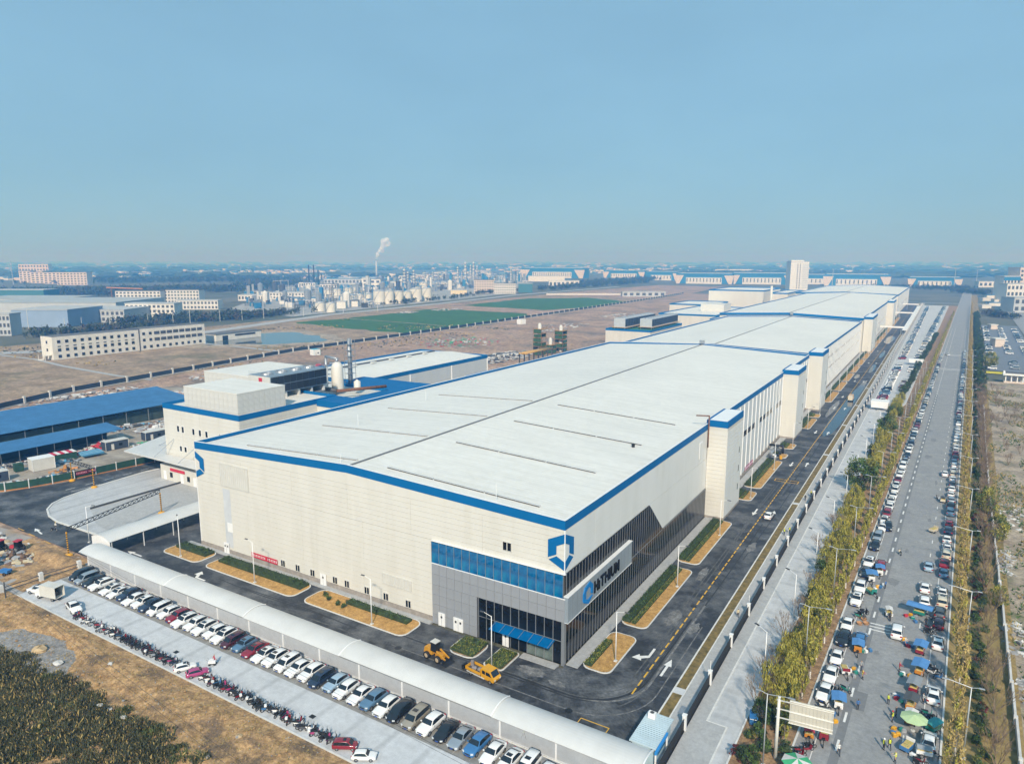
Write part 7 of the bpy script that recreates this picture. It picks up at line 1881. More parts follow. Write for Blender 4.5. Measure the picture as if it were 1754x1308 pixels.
def plant(p, loc, rz, s, label, cat, group, z=0.05, sz=None):
    if p.name not in PROTO_USED:
        PROTO_USED.add(p.name); o = p
    else: o = copy_tree(p)
    o.location = (loc[0], loc[1], z); o.rotation_euler = (0, 0, rz); o.scale = (s, s, sz or s)
    return tag(o, label, cat, group)
q = random.Random(77)
def poplar(seed, h=6.8, w=0.85, n=650, mts=(LFY, LFO), name='poplar_tree', lsz=0.34):
    q = random.Random(seed)
    tr = MB(); tr.tube((0, 0, 0), (0.03, 0.02, 1.25), 0.13, 0.12, 7, caps=False)
    tr2 = MB(); tr2.tube((0.03, 0.02, 1.25), (0.08, 0.05, h * .55), 0.12, 0.07, 6, caps=False)
    limbs(tr2, Vector((0.06, 0.04, h * .42)), Vector((0.05, 0.05, 1)), h * .22, 0.07, 3, q, 0.42, 0.35, 0.72, (2, 3))
    for i in range(5):
        a = q.uniform(0, 6.28)
        limbs(tr2, Vector((0.05, 0.03, q.uniform(1.6, h * .5))), Vector((math.cos(a) * .6, math.sin(a) * .6, 1)).normalized(), h * .2, 0.045, 2, q, 0.4, 0.4, 0.7, (2, 3))
    cr = MB()
    leaves(cr, (0.05, 0.05, h * .62), (w, w, h * .40), n, lsz, q, 0.2, 1.5, 30, (0, 0, 1), 1.7)
    return proto(name, [('limewash', tr, TRUNKW), ('trunk', tr2, BARK), ('crown', cr, list(mts))])
POP = [poplar(100 + i) for i in range(4)]
n = 0; y = -1.5
while y < 900:
    n += 1
    lb = f'yellow-green limewashed roadside tree of the west kerb row, {ordn(n)} from the near end' if n <= 45 else 'far hazy yellow-green roadside tree in the west kerb row'
    plant(POP[n % 4], (pubL(y) - 1.25 + q.uniform(-.15, .15), y), q.uniform(0, 6.28), q.uniform(0.75, 1.0), lb, 'tree', 'west kerb trees'); y += 6.05 + (1.0 if y > 300 else 0)
EPOP = [poplar(200 + i, 6.8, 1.15, 620, (LFB, LFY), 'poplar_tree', 0.32) for i in range(4)]
n = 0; y = 2.0
while y < 1100:
    n += 1
    lb = f'straw-yellow limewashed roadside tree of the east row, {ordn(n)} from the near end' if n <= 45 else 'far hazy straw-yellow roadside tree in the east row'
    plant(EPOP[n % 4], (pubR(y) + 1.7 + q.uniform(-.3, .3), y), q.uniform(0, 6.28), q.uniform(0.75, 1.0), lb, 'tree', 'east row trees'); y += 6.2 + (1.5 if y > 300 else 0)
# leafy thicket trees of the west strip
def thicket(seed, mts, h=5.0, w=1.9, n=1500, name='thicket_tree', lsz=0.30, clumps=26, up=1.2, el=1.4):
    q = random.Random(seed); tr = MB()
    for i in range(3):
        a = q.uniform(0, 6.28)
        limbs(tr, Vector((0.1 * i, 0, 0)), Vector((math.cos(a) * .3, math.sin(a) * .3, 1)).normalized(), h * .3, 0.06, 3, q, 0.45, 0.35, 0.74, (2, 3))
    cr = MB(); leaves(cr, (0, 0, h * .52), (w, w, h * .5), n, lsz, q, 0.25, up, clumps, tuple(range(len(mts))), el)
    return proto(name, [('trunk', tr, BARK), ('crown', cr, list(mts))])
THY = [thicket(300 + i, (LFY, LFY, LFY, LFO), 5.6, 1.55, 1000, lsz=0.25, clumps=44, up=3.0, el=2.4) for i in range(3)]
THG = [thicket(310 + i, (LFD, LFG, LFD), 3.6, 1.7, 1600, 'evergreen_shrub', 0.24) for i in range(3)]
n = 0; y = 4.0
while y < 270:
    for dx in (0, 1):
        n += 1
        x0 = 30.4 + 0.010 * y + dx * 1.75
        if x0 > pubL(y) - 2.6: continue
        if q.random() < (0.5 if dx == 0 else 0.22) or 112 < y < 132:
            n -= 1; continue
        plant(THY[n % 3], (x0 + q.uniform(-.4, .4), y + q.uniform(-.8, .8)), q.uniform(0, 6.28), q.uniform(0.7, 1.05), f'dense yellow-green thicket tree in the west planting strip, {ordn(n)} from the near end', 'tree', 'west strip thicket')
    y += 3.4 if y < 120 else 4.6
n = 0; y = -8
while y < 620:
    n += 1; s = q.uniform(0.5, 1.15)
    xb = 29.8 + 0.009 * min(y, 225) + (max(0, y - 225) * 0.032)
    plant(THG[n % 3], (min(xb + q.uniform(0, 1.5), pubL(y) - 2), y), q.uniform(0, 6.28), s, f'dark evergreen shrub in the west planting strip, {ordn(n)} from the near end', 'shrub', 'west strip evergreens'); y += q.uniform(8, 15) if y < 200 else q.uniform(5, 8)
# bare trees
def bare(seed, h=4.6, name='bare_tree'):
    q = random.Random(seed); tr = MB(); tips = []
    for i in range(q.randint(5, 7)):
        a = q.uniform(0, 6.28)
        limbs(tr, Vector((0, 0, 0.1)), Vector((math.cos(a) * .5, math.sin(a) * .5, 1)).normalized(), h * .32, 0.06, 4, q, 0.30, 0.22, 0.74, (2, 3), 0.012, tips)
    return proto(name, [('branches', tr, TWIG)])
BARE = [bare(400 + i) for i in range(3)]
for i, (px, py) in enumerate(((1287, 1213), (1300, 1175), (1318, 1140), (1340, 1102), (1362, 1055), (1384, 1012), (1404, 955), (1425, 915), (1447, 875))):
    c = G(px, py); plant(BARE[i % 3], (max(c[0] + .6, 29.2), c[1]), q.uniform(0, 6.28), q.uniform(0.95, 1.35), f'bare branching tree at the edge of the side lot, {ordn(i + 1)} from the near end', 'tree', 'bare trees by the side lot')
n = 0; y = 8.0
while y < 330:
    n += 1
    plant(BARE[n % 3], (pubR(y) + 6.3 + q.uniform(-.7, .9), y), q.uniform(0, 6.28), q.uniform(1.0, 1.5), f'bare brown tree along the low wall of the east verge, {ordn(n)} from the near end', 'tree', 'bare trees of the east verge'); y += q.uniform(5, 9) if y < 130 else q.uniform(4, 6)
# round shrubs
def ball(seed, mts, n=700, name='round_shrub', lsz=0.16, flat=0.8):
    q = random.Random(seed); m = MB(); leaves(m, (0, 0, flat * .9), (1, 1, flat), n, lsz, q, 0.7, 0.2, 18, tuple(range(len(mts))), 1.2)
    st = MB(); st.tube((0, 0, 0), (0, 0, 0.8), 0.06, 0.04, 5); st.cur = 0; st.blob((0, 0, flat * .85), (.62, .62, flat * .62), q, 8, 6)
    return proto(name, [('stem', st, LFD), ('foliage', m, list(mts))])
BG = [ball(500 + i, (LFG, LFD)) for i in range(2)]; BR = [ball(510 + i, (LFR, LFR, LFD)) for i in range(2)]; BO = [ball(520 + i, (LFO, LFG)) for i in range(2)]
for i, (px, py, k, s) in enumerate(((1272, 1300, 'r', 1.5), (1310, 1290, 'g', 1.3), (1335, 1255, 'r', 1.0), (1300, 1262, 'g', 1.2), (1318, 1235, 'g', 1.1), (1283, 1265, 'o', 0.9), (1345, 1290, 'g', 1.1))):
    c = G(px, py); P_ = {'g': BG, 'r': BR, 'o': BO}[k]; nm = {'g': 'green', 'r': 'wine-red', 'o': 'olive'}[k]
    plant(P_[i % 2], c, q.uniform(0, 6), s, f'{nm} round shrub near the blue bin in the west strip, {ordn(i + 1)} of seven', 'shrub', 'shrubs near the blue bin')
n = 0; y = 5.0
while y < 300:
    n += 1; k = q.choice('gggro'); P_ = {'g': BG, 'r': BR, 'o': BO}[k]; nm = {'g': 'green', 'r': 'wine-red', 'o': 'olive'}[k]
    plant(P_[n % 2], (pubR(y) + q.uniform(3.6, 5.6), y), q.uniform(0, 6), q.uniform(0.8, 1.5), f'{nm} round shrub on the east verge, {ordn(n)} from the near end', 'shrub', 'east verge shrubs'); y += q.uniform(2.0, 3.6)
# broad green trees
TG = [thicket(600 + i, (LFG, LFD, LFG, LFO), 7.5, 3.4, 3200, 'broad_tree', 0.36, 40) for i in range(2)]
TGY = thicket(610, (LFO, LFG, LFY), 7.0, 3.0, 2600, 'broad_tree', 0.36, 36)
for i, (x, y, s) in enumerate(((32.0, 121, 1.3), (33.2, 195, 1.05), (34.5, 232, 0.8), (34, 186, 0.7))):
    plant(TG[i % 2], (x, y), q.uniform(0, 6), s, f'full green broad-leaved tree in the west strip, {ordn(i + 1)} from the near end', 'tree', 'green trees of the west strip')
for i, (x, y, s) in enumerate(((61.5, 118, 0.95), (62.5, 98, 0.85), (60.8, 60, 0.55), (75, 420, 1.3))):
    plant(TGY, (x, y), q.uniform(0, 6), s, f'bright yellow-green broad tree by the low east wall, {ordn(i + 1)} from the near end', 'tree', 'green trees by the east wall')
n = 0
for y in range(300, 900, 9):
    n += 1
    plant(THG[n % 3], (pubR(y) + 6.0 + q.uniform(-1.5, 1.5), y), q.uniform(0, 6), q.uniform(1.1, 1.7), 'far dark evergreen in the hazy east verge belt' if n > 25 else f'dark evergreen of the far east verge belt, {ordn(n)} from its near end', 'tree', 'far east verge evergreens')
# shrubland on the waste ground to the east
for i in range(46):
    x = q.uniform(66, 92); y = q.uniform(140, 330)
    if x > 66 + (y - 120) * 0.12: continue
    plant(BARE[i % 3], (x, y), q.uniform(0, 6), q.uniform(0.7, 1.2), f'grey-brown bare bush of the thicket beyond the low wall, {ordn(i + 1)} planted', 'bush', 'bare thicket beyond the wall')
# hedges and garden planting at the hall
def hedge(name, label, x0, x1, y0, y1, h, mts, seed, dens=26, lsz=0.20, z=0.1):
    q = random.Random(seed); m = MB()
    n = int((x1 - x0) * (y1 - y0) * dens)
    for i in range(n):
        o = Vector((q.uniform(x0, x1), q.uniform(y0, y1), z + h * (0.35 + 0.65 * q.random() ** 0.5) * q.uniform(0.8, 1.08)))
        u = Vector((q.gauss(0, 1), q.gauss(0, 1), q.gauss(0, 1) + .5)).normalized(); v = u.cross(Vector((q.gauss(0, 1), q.gauss(0, 1), q.gauss(0, 1)))).normalized()
        a = lsz * q.uniform(0.7, 1.4); m.cur = q.randrange(len(mts)); u *= a; v *= a * .8
        m.face([o - u * .5, o + v * .45, o + u * .5, o - v * .45])
    t = thing(name, label, 'hedge', ((x0 + x1) / 2, (y0 + y1) / 2, 0))
    part(t, 'foliage', m, list(mts), True, fix=False)
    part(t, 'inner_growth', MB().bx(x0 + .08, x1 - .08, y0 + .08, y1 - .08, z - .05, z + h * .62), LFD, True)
for i, (a, b) in enumerate(FBEDS):
    if i == 2:
        hedge('low_hedge', 'broken dark hedge in the third front bed, right of the grass', -44.5, -29.5, -3.6, -1.9, 0.75, (LFD, LFG), 70)
        for k, (x, y) in enumerate(((-50.0, -3.2), (-48.2, -4.2), (-45.4, -4.6), (-43.6, -4.9), (-37.0, -3.6), (-33.0, -3.4))):
            plant(BG[k % 2], (x, y), k, 0.62, f'clipped dark ball shrub in the third front bed, {ordn(k + 1)} from the left', 'shrub', 'clipped balls', 0.1)
    else:
        hedge('low_hedge', ['dark hedge in the leftmost front bed', 'long dark hedge in the second front bed'][i], a + 1.0, b - 0.9, -4.2, -1.6, 0.8, (LFD, LFD, LFG), 71 + i)
        for k, x in enumerate((a + 3, b - 4, b - 2.2)): plant(BG[k % 2], (x, -2.6), k, 0.7, f'clipped dark ball shrub above the hedge of the {ordn(i + 1)} front bed, {ordn(k + 1)} from the left', 'shrub', 'clipped balls', 0.3)
hedge('flower_hedge', 'olive planting bed beside the two grey steel doors', -18.2, -13.5, -6.1, -1.3, 0.55, (LFO, LFG, LFO), 80, 40)
plant(BG[0], (-15.2, -2.6), 0, 0.85, 'clipped dark ball shrub in the olive bed', 'shrub', 'clipped balls', 0.1)
hedge('flower_hedge', 'narrow olive planting bed in front of the lobby glass', -10.9, -7.7, -6.5, -1.3, 0.5, (LFO, LFO, LFG), 81, 40)
for i, (a, b) in enumerate(SBEDS):
    if i == 0:
        hedge('flower_hedge', 'olive hedge strip in the nearest east lawn by the corner', 2.8, 4.2, a + .6, b - 3.5, 0.6, (LFO, LFG, LFO), 90, 45); continue
    if i < 9:
        hedge('low_hedge', f'dark clipped hedge against the east wall, {ordn(i)} beyond the corner lawn', 2.6, 4.3, a + 0.8, b - 0.6, 0.85, (LFD, LFD, LFG), 91 + i, 30)
        hedge('flower_hedge', f'olive hedge strip beside the clipped east hedge, {ordn(i)} beyond the corner lawn', 4.4, 5.3, a + 0.8, b - 0.8, 0.5, (LFO, LFG), 120 + i, 45)
    else:
        hedge('low_hedge', f'dark hedge at the foot of the farther halls, {ordn(i - 8)} in the run', 2.6, 4.4, a + 0.8, b - 0.6, 0.9, (LFD, LFG), 91 + i, 12, 0.3)

# foreground weeds: uncountable
def inpoly(x, y, P_):
    c = False; j = len(P_) - 1
    for i in range(len(P_)):
        if (P_[i][1] > y) != (P_[j][1] > y) and x < (P_[j][0] - P_[i][0]) * (y - P_[i][1]) / (P_[j][1] - P_[i][1]) + P_[i][0]: c = not c
        j = i
    return c
wz = [G(-60, 1130), G(40, 1120), G(70, 1150), G(150, 1190), G(235, 1230), G(300, 1275), G(330, 1330), G(-60, 1330)]
xs = [p[0] for p in wz]; ys_ = [p[1] for p in wz]
m = MB(); cnt = 0
tuft = [(q.uniform(min(xs), max(xs)), q.uniform(min(ys_), max(ys_)), q.uniform(.5, 1.5), q.uniform(.35, 1.1)) for i in range(2300)]
for (tx, ty, tr_, th) in tuft:
    if not inpoly(tx + q.gauss(0, 2.2), ty + q.gauss(0, 2.2), wz) or hnoise(tx * .16, ty * .16) < -.48: continue
    for k in range(int(52 * tr_)):
        a = q.uniform(0, 6.28); d = tr_ * math.sqrt(q.random()); x, y = tx + d * math.cos(a), ty + d * math.sin(a)
        z = bank_h(x, y); hh = th * q.uniform(.4, 1.0) * (1.1 - .5 * d / tr_)
        l = Vector((q.gauss(0, .35), q.gauss(0, .35), 1)) * hh; w_ = Vector((q.gauss(0, 1), q.gauss(0, 1), 0)).normalized() * q.uniform(.03, .09)
        b = Vector((x, y, z)); m.cur = 0 if q.random() < .86 else 1
        m.face([b - w_, b + w_, b + l * .6 + w_ * 1.6, b + l])
struct('weeds', m, [LFW, LFB], 'stuff', fix=False)
m = MB()
for i in range(15000):
    x, y = q.uniform(-108, 4), q.uniform(-78, -35.2)
    if inpoly(x, y, wz): continue
    z = bank_h(x, y); s_ = q.uniform(.05, .15) * (1 if q.random() > .03 else 2.5)
    if q.random() < .30: m.cur = q.choice((0, 1, 1)); m.blob((x, y, z + s_ * .3), (s_, s_ * .8, s_ * .6), q, 5, 3)
    else:
        m.cur = 2; b = Vector((x, y, z))
        for k in range(5):
            l = Vector((q.gauss(0, .6), q.gauss(0, .6), 1)) * q.uniform(.12, .35); w_ = Vector((q.gauss(0, 1), q.gauss(0, 1), 0)).normalized() * .03
            m.face([b - w_, b + w_, b + l])
struct('stones_and_straw', m, [RUBG, mat('clod', (0.36, 0.22, 0.10), 0.95, var=0.4, scale=2), LFB], 'stuff', fix=False)
for i, (px, py, s_) in enumerate(((68, 1112, 1.3), (190, 1143, .5), (172, 1215, .5), (410, 1265, .5), (212, 1232, .5), (100, 1135, .9), (220, 1280, .4), (188, 1218, .45))):
    c = G(px, py); z = bank_h(*c)
    single('boulder', MB().blob((0, 0, 0), (s_, s_ * .8, s_ * .4), q, 8, 5, .22), RUBW if i % 3 else mat('tan_stone', (0.42, 0.31, 0.18), .9, var=.3), f'pale loose stone on the earth bank, {ordn(i + 1)} of eight', 'stone', 'loose stones', (c[0], c[1], z + s_ * .2))
# dark grubbed patch and grass on fields: uncountable tufts
m = MB()
for i in range(24000):
    x, y = q.uniform(62, 120), q.uniform(-10, 330)
    b = Vector((x, y, 0.02)); m.cur = 0 if q.random() < .55 else 1
    if hnoise(x * .12, y * .07) < (-.05 if m.cur == 0 else .1): continue
    for k in range(4):
        l = Vector((q.gauss(0, .6), q.gauss(0, .6), 1)) * q.uniform(.25, .85); w_ = Vector((q.gauss(0, 1), q.gauss(0, 1), 0)).normalized() * .12
        m.face([b - w_, b + w_, b + l])
struct('ground_cover', m, [LFG, LFB], 'stuff', fix=False)
m = MB()
for i in range(5000):
    x, y = q.uniform(-560, -300), q.uniform(60, 480)
    if hnoise(x * .02, y * .02) < .12 or math.hypot((x + 432) / 62, (y - 298) / 60) < 1.02: continue
    if -470 < x < -440 and 130 < y < 310: continue
    b = Vector((x, y, -.15)); m.cur = 0 if hnoise(x * .05, y * .05) > .1 else 1
    s_ = q.uniform(.5, 1.4)
    for k in range(3):
        l = Vector((q.gauss(0, .6), q.gauss(0, .6), .7)) * s_; w_ = Vector((q.gauss(0, 1), q.gauss(0, 1), 0)).normalized() * .5 * s_
        m.face([b - w_, b + w_, b + l])
struct('field_scrub', m, [LFD, LFB], 'stuff', fix=False)
# ------------------------------------------------------------------ beyond the fields: refinery, works, town, haze
q = random.Random(9)
TANK = mat('tank_white', (0.60, 0.57, 0.50), 0.6, var=0.10, scale=0.12)
TANKR = mat('tank_roof', (0.42, 0.43, 0.43), 0.6, var=0.1, scale=0.2)
tanks = [(643, 521, 20, 499, 1), (660, 520.5, 18, 499, 1), (677, 519.5, 17, 499.5, 1), (692, 518, 16, 500, 1), (706, 517, 21, 495, 1), (725, 515, 18, 494, 1), (556, 510, 14, 497, 0), (572, 510, 15, 496, 0), (591, 506.5, 15, 494, 0), (608, 504, 15, 492, 0), (584, 513.5, 12, 507, 0), (598, 514, 13, 505, 0), (612, 513.5, 13, 504.5, 0), (626, 514, 12, 502, 0), (542, 533, 17, 519, 0), (561, 535, 16, 519.5, 0), (721, 494, 14, 484, 0), (738, 492, 16, 483.5, 0), (755, 490, 16, 484, 0), (770, 489.5, 12, 485, 0)]
for i, (px, py, w_, pt, big) in enumerate(tanks):
    c = G(px, py); d = math.hypot(c[0] - CAM[0], c[1] - CAM[1]); r_ = w_ * d / 2400; h = (py - pt) * d / 1195
    row_ = 'front row of large tanks' if i < 6 else 'back row of tanks' if i < 10 else 'low middle tanks' if i < 14 else 'two roadside tanks' if i < 16 else 'hazy far tanks'
    k_ = i if i < 6 else i - 6 if i < 10 else i - 10 if i < 14 else i - 14 if i < 16 else i - 16
    t = thing('storage_tank', f'white refinery storage tank in the {row_}, {ordn(k_ + 1)} from the left', 'tank', (c[0], c[1] + r_, -.1), 0, 'refinery tanks')
    part(t, 'shell', MB().lathe((0, 0, 0), [(r_, 0), (r_, h)], 24), TANK, smooth=True)
    part(t, 'roof', MB().lathe((0, 0, h), [(r_ * 1.02, 0), (r_ * .5, r_ * .13), (0, r_ * .18)], 24), TANKR, smooth=True)
    part(t, 'rim', MB().lathe((0, 0, h * .97), [(r_ * 1.01, 0), (r_ * 1.03, .3), (r_ * 1.01, .6)], 24), STEEL)
    m = MB()
    for k in range(9):
        a0, a1 = -2.2 + k * .16, -2.2 + (k + 1) * .16
        m.bar((r_ * 1.05 * math.cos(a0), r_ * 1.05 * math.sin(a0), h * k / 9), (r_ * 1.05 * math.cos(a1), r_ * 1.05 * math.sin(a1), h * (k + 1) / 9), .5)
    part(t, 'spiral_stair', m, STEEL)
# column: tall vessel with platforms
def column(label, px, yb, yt, w_, kind='col'):
    c = G(px, yb); d = math.hypot(c[0] - CAM[0], c[1] - CAM[1]); h = (yb - yt) * d / 1195; r_ = w_ * d / 2400
    t = thing('process_column', label, 'process column', (c[0], c[1], -.1), 0, 'refinery columns')
    part(t, 'vessel', MB().lathe((0, 0, 0), [(r_, 0), (r_, h * .72), (r_ * .72, h * .76), (r_ * .72, h * .95), (0, h)], 12), mat('vessel_grey', (0.45, 0.47, 0.48), .5, var=.1, scale=.2), smooth=True)
    for k in range(5): part(t, 'platform', MB().lathe((0, 0, h * (.2 + .17 * k)), [(r_ * 1.02, 0), (r_ * 1.9, 0), (r_ * 1.9, .5), (r_ * 1.02, .5)], 10), DGREY)
    part(t, 'riser_pipe', MB().tube((r_ * 1.5, 0, 0), (r_ * 1.5, 0, h * .9), r_ * .25, n=6).tube((r_ * 1.5, 0, h * .9), (0, 0, h * .97), r_ * .25, n=6), STEEL)
cols = [(693, 491, 461, 6), (699, 491, 466, 4), (709, 491, 463, 4), (728, 486, 467, 2.5), (736, 486, 470, 3), (741, 486, 466, 3.2), (758, 484, 465, 2.6), (764, 484, 462, 2.6), (769, 484, 468, 2.4), (784, 483, 457, 3.4), (797, 483, 449, 4), (806, 482, 454, 3), (811, 482, 449, 3.6), (817, 482, 455, 2.8), (791, 483, 466, 2.4), (825, 481, 467, 3), (875, 486, 460, 2.8), (886, 486, 461, 2.2), (892, 486, 466, 2), (751, 484, 470, 2.6)]
for i, (px, yb, yt, w_) in enumerate(cols): column(f'slender steel refinery column with platforms, {ordn(i + 1)} from the left', px, yb, yt, w_)
def boxb(name, label, cat, px0, px1, yb, yt, depth, wall, roof, rows=0, colsn=0, band=None, rz=None, z0=-.1, wm=None):
    """building whose front foot line runs from pixel px0 to px1 at row yb and whose top shows at row yt"""
    a, b = G(px0, yb), G(px1, yb); cx, cy = (a[0] + b[0]) / 2, (a[1] + b[1]) / 2
    d = math.hypot(cx - CAM[0], cy - CAM[1]); h = (yb - yt) * d / 1195
    ang = math.atan2(b[1] - a[1], b[0] - a[0]); L_ = math.hypot(b[0] - a[0], b[1] - a[1])
    if rz is not None:
        L_ = L_ * max(.3, abs(math.cos(ang - rz))) if True else L_; ang = rz
    t = thing(name, label, cat, (cx, cy, z0), ang)
    part(t, 'wall', MB().box((0, depth / 2, h / 2), (L_, depth, h)), wall)
    part(t, 'roof', MB().box((0, depth / 2, h + .35), (L_ + 1, depth + 1, .7)), roof)
    if band: part(t, 'upper_band', MB().box((0, -.15, h * .90), (L_, .3, h * .16)), band)
    if rows:
        me = MB().box((0, 0, 0), (L_ / colsn * .55, .3, h / rows * .5)).mesh('window', wm or DGREY)
        for r_ in range(rows):
            for c_ in range(colsn): partm(t, 'window', me, (-L_ / 2 + (c_ + .5) * L_ / colsn, -.12, h * (r_ + .55) / rows * .96))
    return t, L_, h
FARB = mat('far_blue_roof', (0.02, 0.15, 0.30), .6, var=.1, scale=.05); PINK = mat('pink_render', (0.58, 0.49, 0.42), .7, var=.06, scale=.1); FGREY = mat('far_grey_wall', (0.40, 0.42, 0.43), .7, var=.08, scale=.1)
WH = mat('far_white_wall', (0.60, 0.58, 0.54), .7, var=.06, scale=.1)
boxb('office_block', 'pink office block with tall stair bay right of the refinery tanks', 'building', 812, 846, 502, 480, 18, PINK, DGREY, 5, 8)
boxb('office_block', 'lower cream office wing joined to the pink block', 'building', 846, 884, 503, 486, 16, WH, DGREY, 4, 12)
boxb('storage_shed', 'dark teal storage shed beyond the cream office wing', 'shed', 888, 912, 501, 486, 30, mat('teal_wall', (.04, .14, .16), .7, var=.1), FGREY)
boxb('process_house', 'white process house with dark bands in the refinery', 'building', 620, 634, 497, 478, 14, WH, FGREY, 3, 1); boxb('process_house', 'grey lift shaft block of the refinery process house', 'building', 627, 632, 500, 474, 8, FGREY, FGREY); boxb('process_house', 'long white process house right of the lift shaft', 'building', 634, 652, 494, 479, 14, WH, FGREY, 2, 2)
boxb('process_house', 'small white cube house among refinery pipes', 'building', 669, 688, 495, 483, 14, WH, FGREY)
boxb('works_hall', 'long blue-roofed works hall behind the refinery tanks, left part', 'works hall', 555, 640, 487, 478, 60, FGREY, FARB, 1, 14); boxb('works_hall', 'long blue-roofed works hall at the back of the refinery', 'works hall', 580, 660, 479, 474.5, 60, FGREY, FARB)
boxb('boiler_house', 'cream boiler house beneath the black chimneys', 'works hall', 512, 540, 492, 484, 22, WH, DGREY, 1, 7); boxb('boiler_house', 'cream boiler house right of the black chimneys', 'works hall', 548, 577, 494, 487, 20, WH, DGREY, 1, 6)
boxb('works_hall', 'low white works hall left of the refinery tanks', 'works hall', 408, 452, 515, 506, 26, WH, FGREY, 1, 8); boxb('works_hall', 'second low white works hall, nearer the tanks', 'works hall', 462, 527, 512, 502, 26, WH, FGREY, 2, 12)
boxb('works_hall', 'low blue-roofed hall before the roadside tanks', 'works hall', 500, 548, 516, 511, 16, WH, FARB)
boxb('pump_house', 'small cream pump house at the refinery roadside', 'building', 577, 592, 528, 517, 12, WH, FGREY); boxb('pump_house', 'wide cream pump house by the conifers', 'building', 593, 613, 525, 515.5, 14, WH, DGREY); boxb('pump_house', 'low yellow building left of the pink office', 'building', 772, 800, 504, 497, 12, mat('ochre_wall', (.58, .48, .30), .7, var=.06), FGREY)
boxb('works_hall', 'pale double hall on the far side of the office wing', 'works hall', 905, 967, 482, 473, 40, WH, FGREY); boxb('works_hall', 'lower pale hall in front of the double hall', 'works hall', 940, 968, 492, 481, 20, WH, WH, 1, 4); boxb('works_hall', 'small pale hall beside the tree belt', 'works hall', 968, 992, 490, 481, 20, WH, FGREY, 1, 3)
boxb('field_store', 'long low pale store on the bare plot behind the wheat', 'store', 1066, 1140, 508, 500, 14, FGREY, FGREY, 1, 7); boxb('plot_wall', 'pale wall line along the bare plot', 'wall', 936, 1063, 505, 503, 1.5, WH, WH)
for i, (px, yb, yt) in enumerate(((530, 491, 456), (538.5, 491, 456), (546, 490, 464), (551.5, 490, 470))):
    c = G(px, yb); d = math.hypot(c[0] - CAM[0], c[1] - CAM[1]); h = (yb - yt) * d / 1195
    t = thing('black_chimney', f'slim black boiler chimney, {ordn(i + 1)} of four from the left', 'chimney', (c[0], c[1], -.1), 0, 'black chimneys')
    part(t, 'shaft', MB().tube((0, 0, 0), (0, 0, h), 1.9, 1.6, 10), DARK, smooth=True); part(t, 'guy_ring', MB().lathe((0, 0, h * .7), [(1.7, 0), (2.4, 0), (2.4, .5), (1.7, .5)], 10), DGREY); part(t, 'foot', MB().box((0, 0, 1.5), (6, 6, 3)), FGREY)
c = G(645.5, 482); d = math.hypot(c[0] - CAM[0], c[1] - CAM[1]); hc = (482 - 447) * d / 1195
t = thing('steaming_chimney', 'tall grey chimney giving off the white steam plume', 'chimney', (c[0], c[1], -.1))
part(t, 'shaft', MB().tube((0, 0, 0), (0, 0, hc), 3.6, 2.4, 14), mat('chimney_concrete', (.36, .38, .40), .7, var=.1, scale=.1), smooth=True); part(t, 'cap_ring', MB().lathe((0, 0, hc - 1.2), [(2.4, 0), (2.9, .2), (2.9, 1.2), (2.4, 1.3)], 14), DGREY); part(t, 'collar', MB().lathe((0, 0, hc * .25), [(3.2, 0), (5.5, .4), (5.5, 2), (3.2, 2.4)], 14), DGREY)
# steam: a lumpy closed cloud filled with a dense pale volume
m = MB(); sx = d / 1200.0; qq = random.Random(4)
for i in range(34):
    s = i / 33; cxs = (s ** 1.25) * 19 * sx; cz = hc + 1 + s * 30 * sx - (6 * sx * max(0, s - .75)); rr = (1.6 + 7.0 * s ** .8) * sx * .78 * qq.uniform(.6, 1.0)
    ox_, oz_ = qq.uniform(-.6, .6) * rr, qq.uniform(-.6, .6) * rr
    m.blob((cxs * math.cos(YAW) + ox_, cxs * math.sin(YAW) + qq.uniform(-.5, .5) * rr, cz + oz_), (rr, rr, rr * .9), qq, 12, 8, .10)
sm = bpy.data.materials.new('steam'); sm.use_nodes = True; nt = sm.node_tree
nt.nodes.remove(nt.nodes['Principled BSDF'])
pv = nt.nodes.new('ShaderNodeVolumePrincipled'); pv.inputs['Color'].default_value = (.97, .97, .97, 1); pv.inputs['Density'].default_value = 0.22; pv.inputs['Anisotropy'].default_value = 0.0
tcn = nt.nodes.new('ShaderNodeTexCoord'); nz_ = nt.nodes.new('ShaderNodeTexNoise'); nz_.inputs['Scale'].default_value = 0.11; nz_.inputs['Detail'].default_value = 4
mrn = nt.nodes.new('ShaderNodeMapRange'); mrn.inputs[1].default_value, mrn.inputs[2].default_value, mrn.inputs[3].default_value, mrn.inputs[4].default_value = .40, .62, 0.0, .45
nt.links.new(tcn.outputs['Object'], nz_.inputs['Vector']); nt.links.new(nz_.outputs['Fac'], mrn.inputs[0]); nt.links.new(mrn.outputs[0], pv.inputs['Density'])
nt.links.new(pv.outputs[0], nt.nodes['Material Output'].inputs['Volume'])
st = single('steam_plume', m, sm, 'white steam plume drifting right from the tall grey chimney', 'steam', None, (c[0], c[1], 0), smooth=True, fix=False)
rm_ = st.modifiers.new('merge', 'REMESH'); rm_.mode = 'VOXEL'; rm_.voxel_size = 2.2
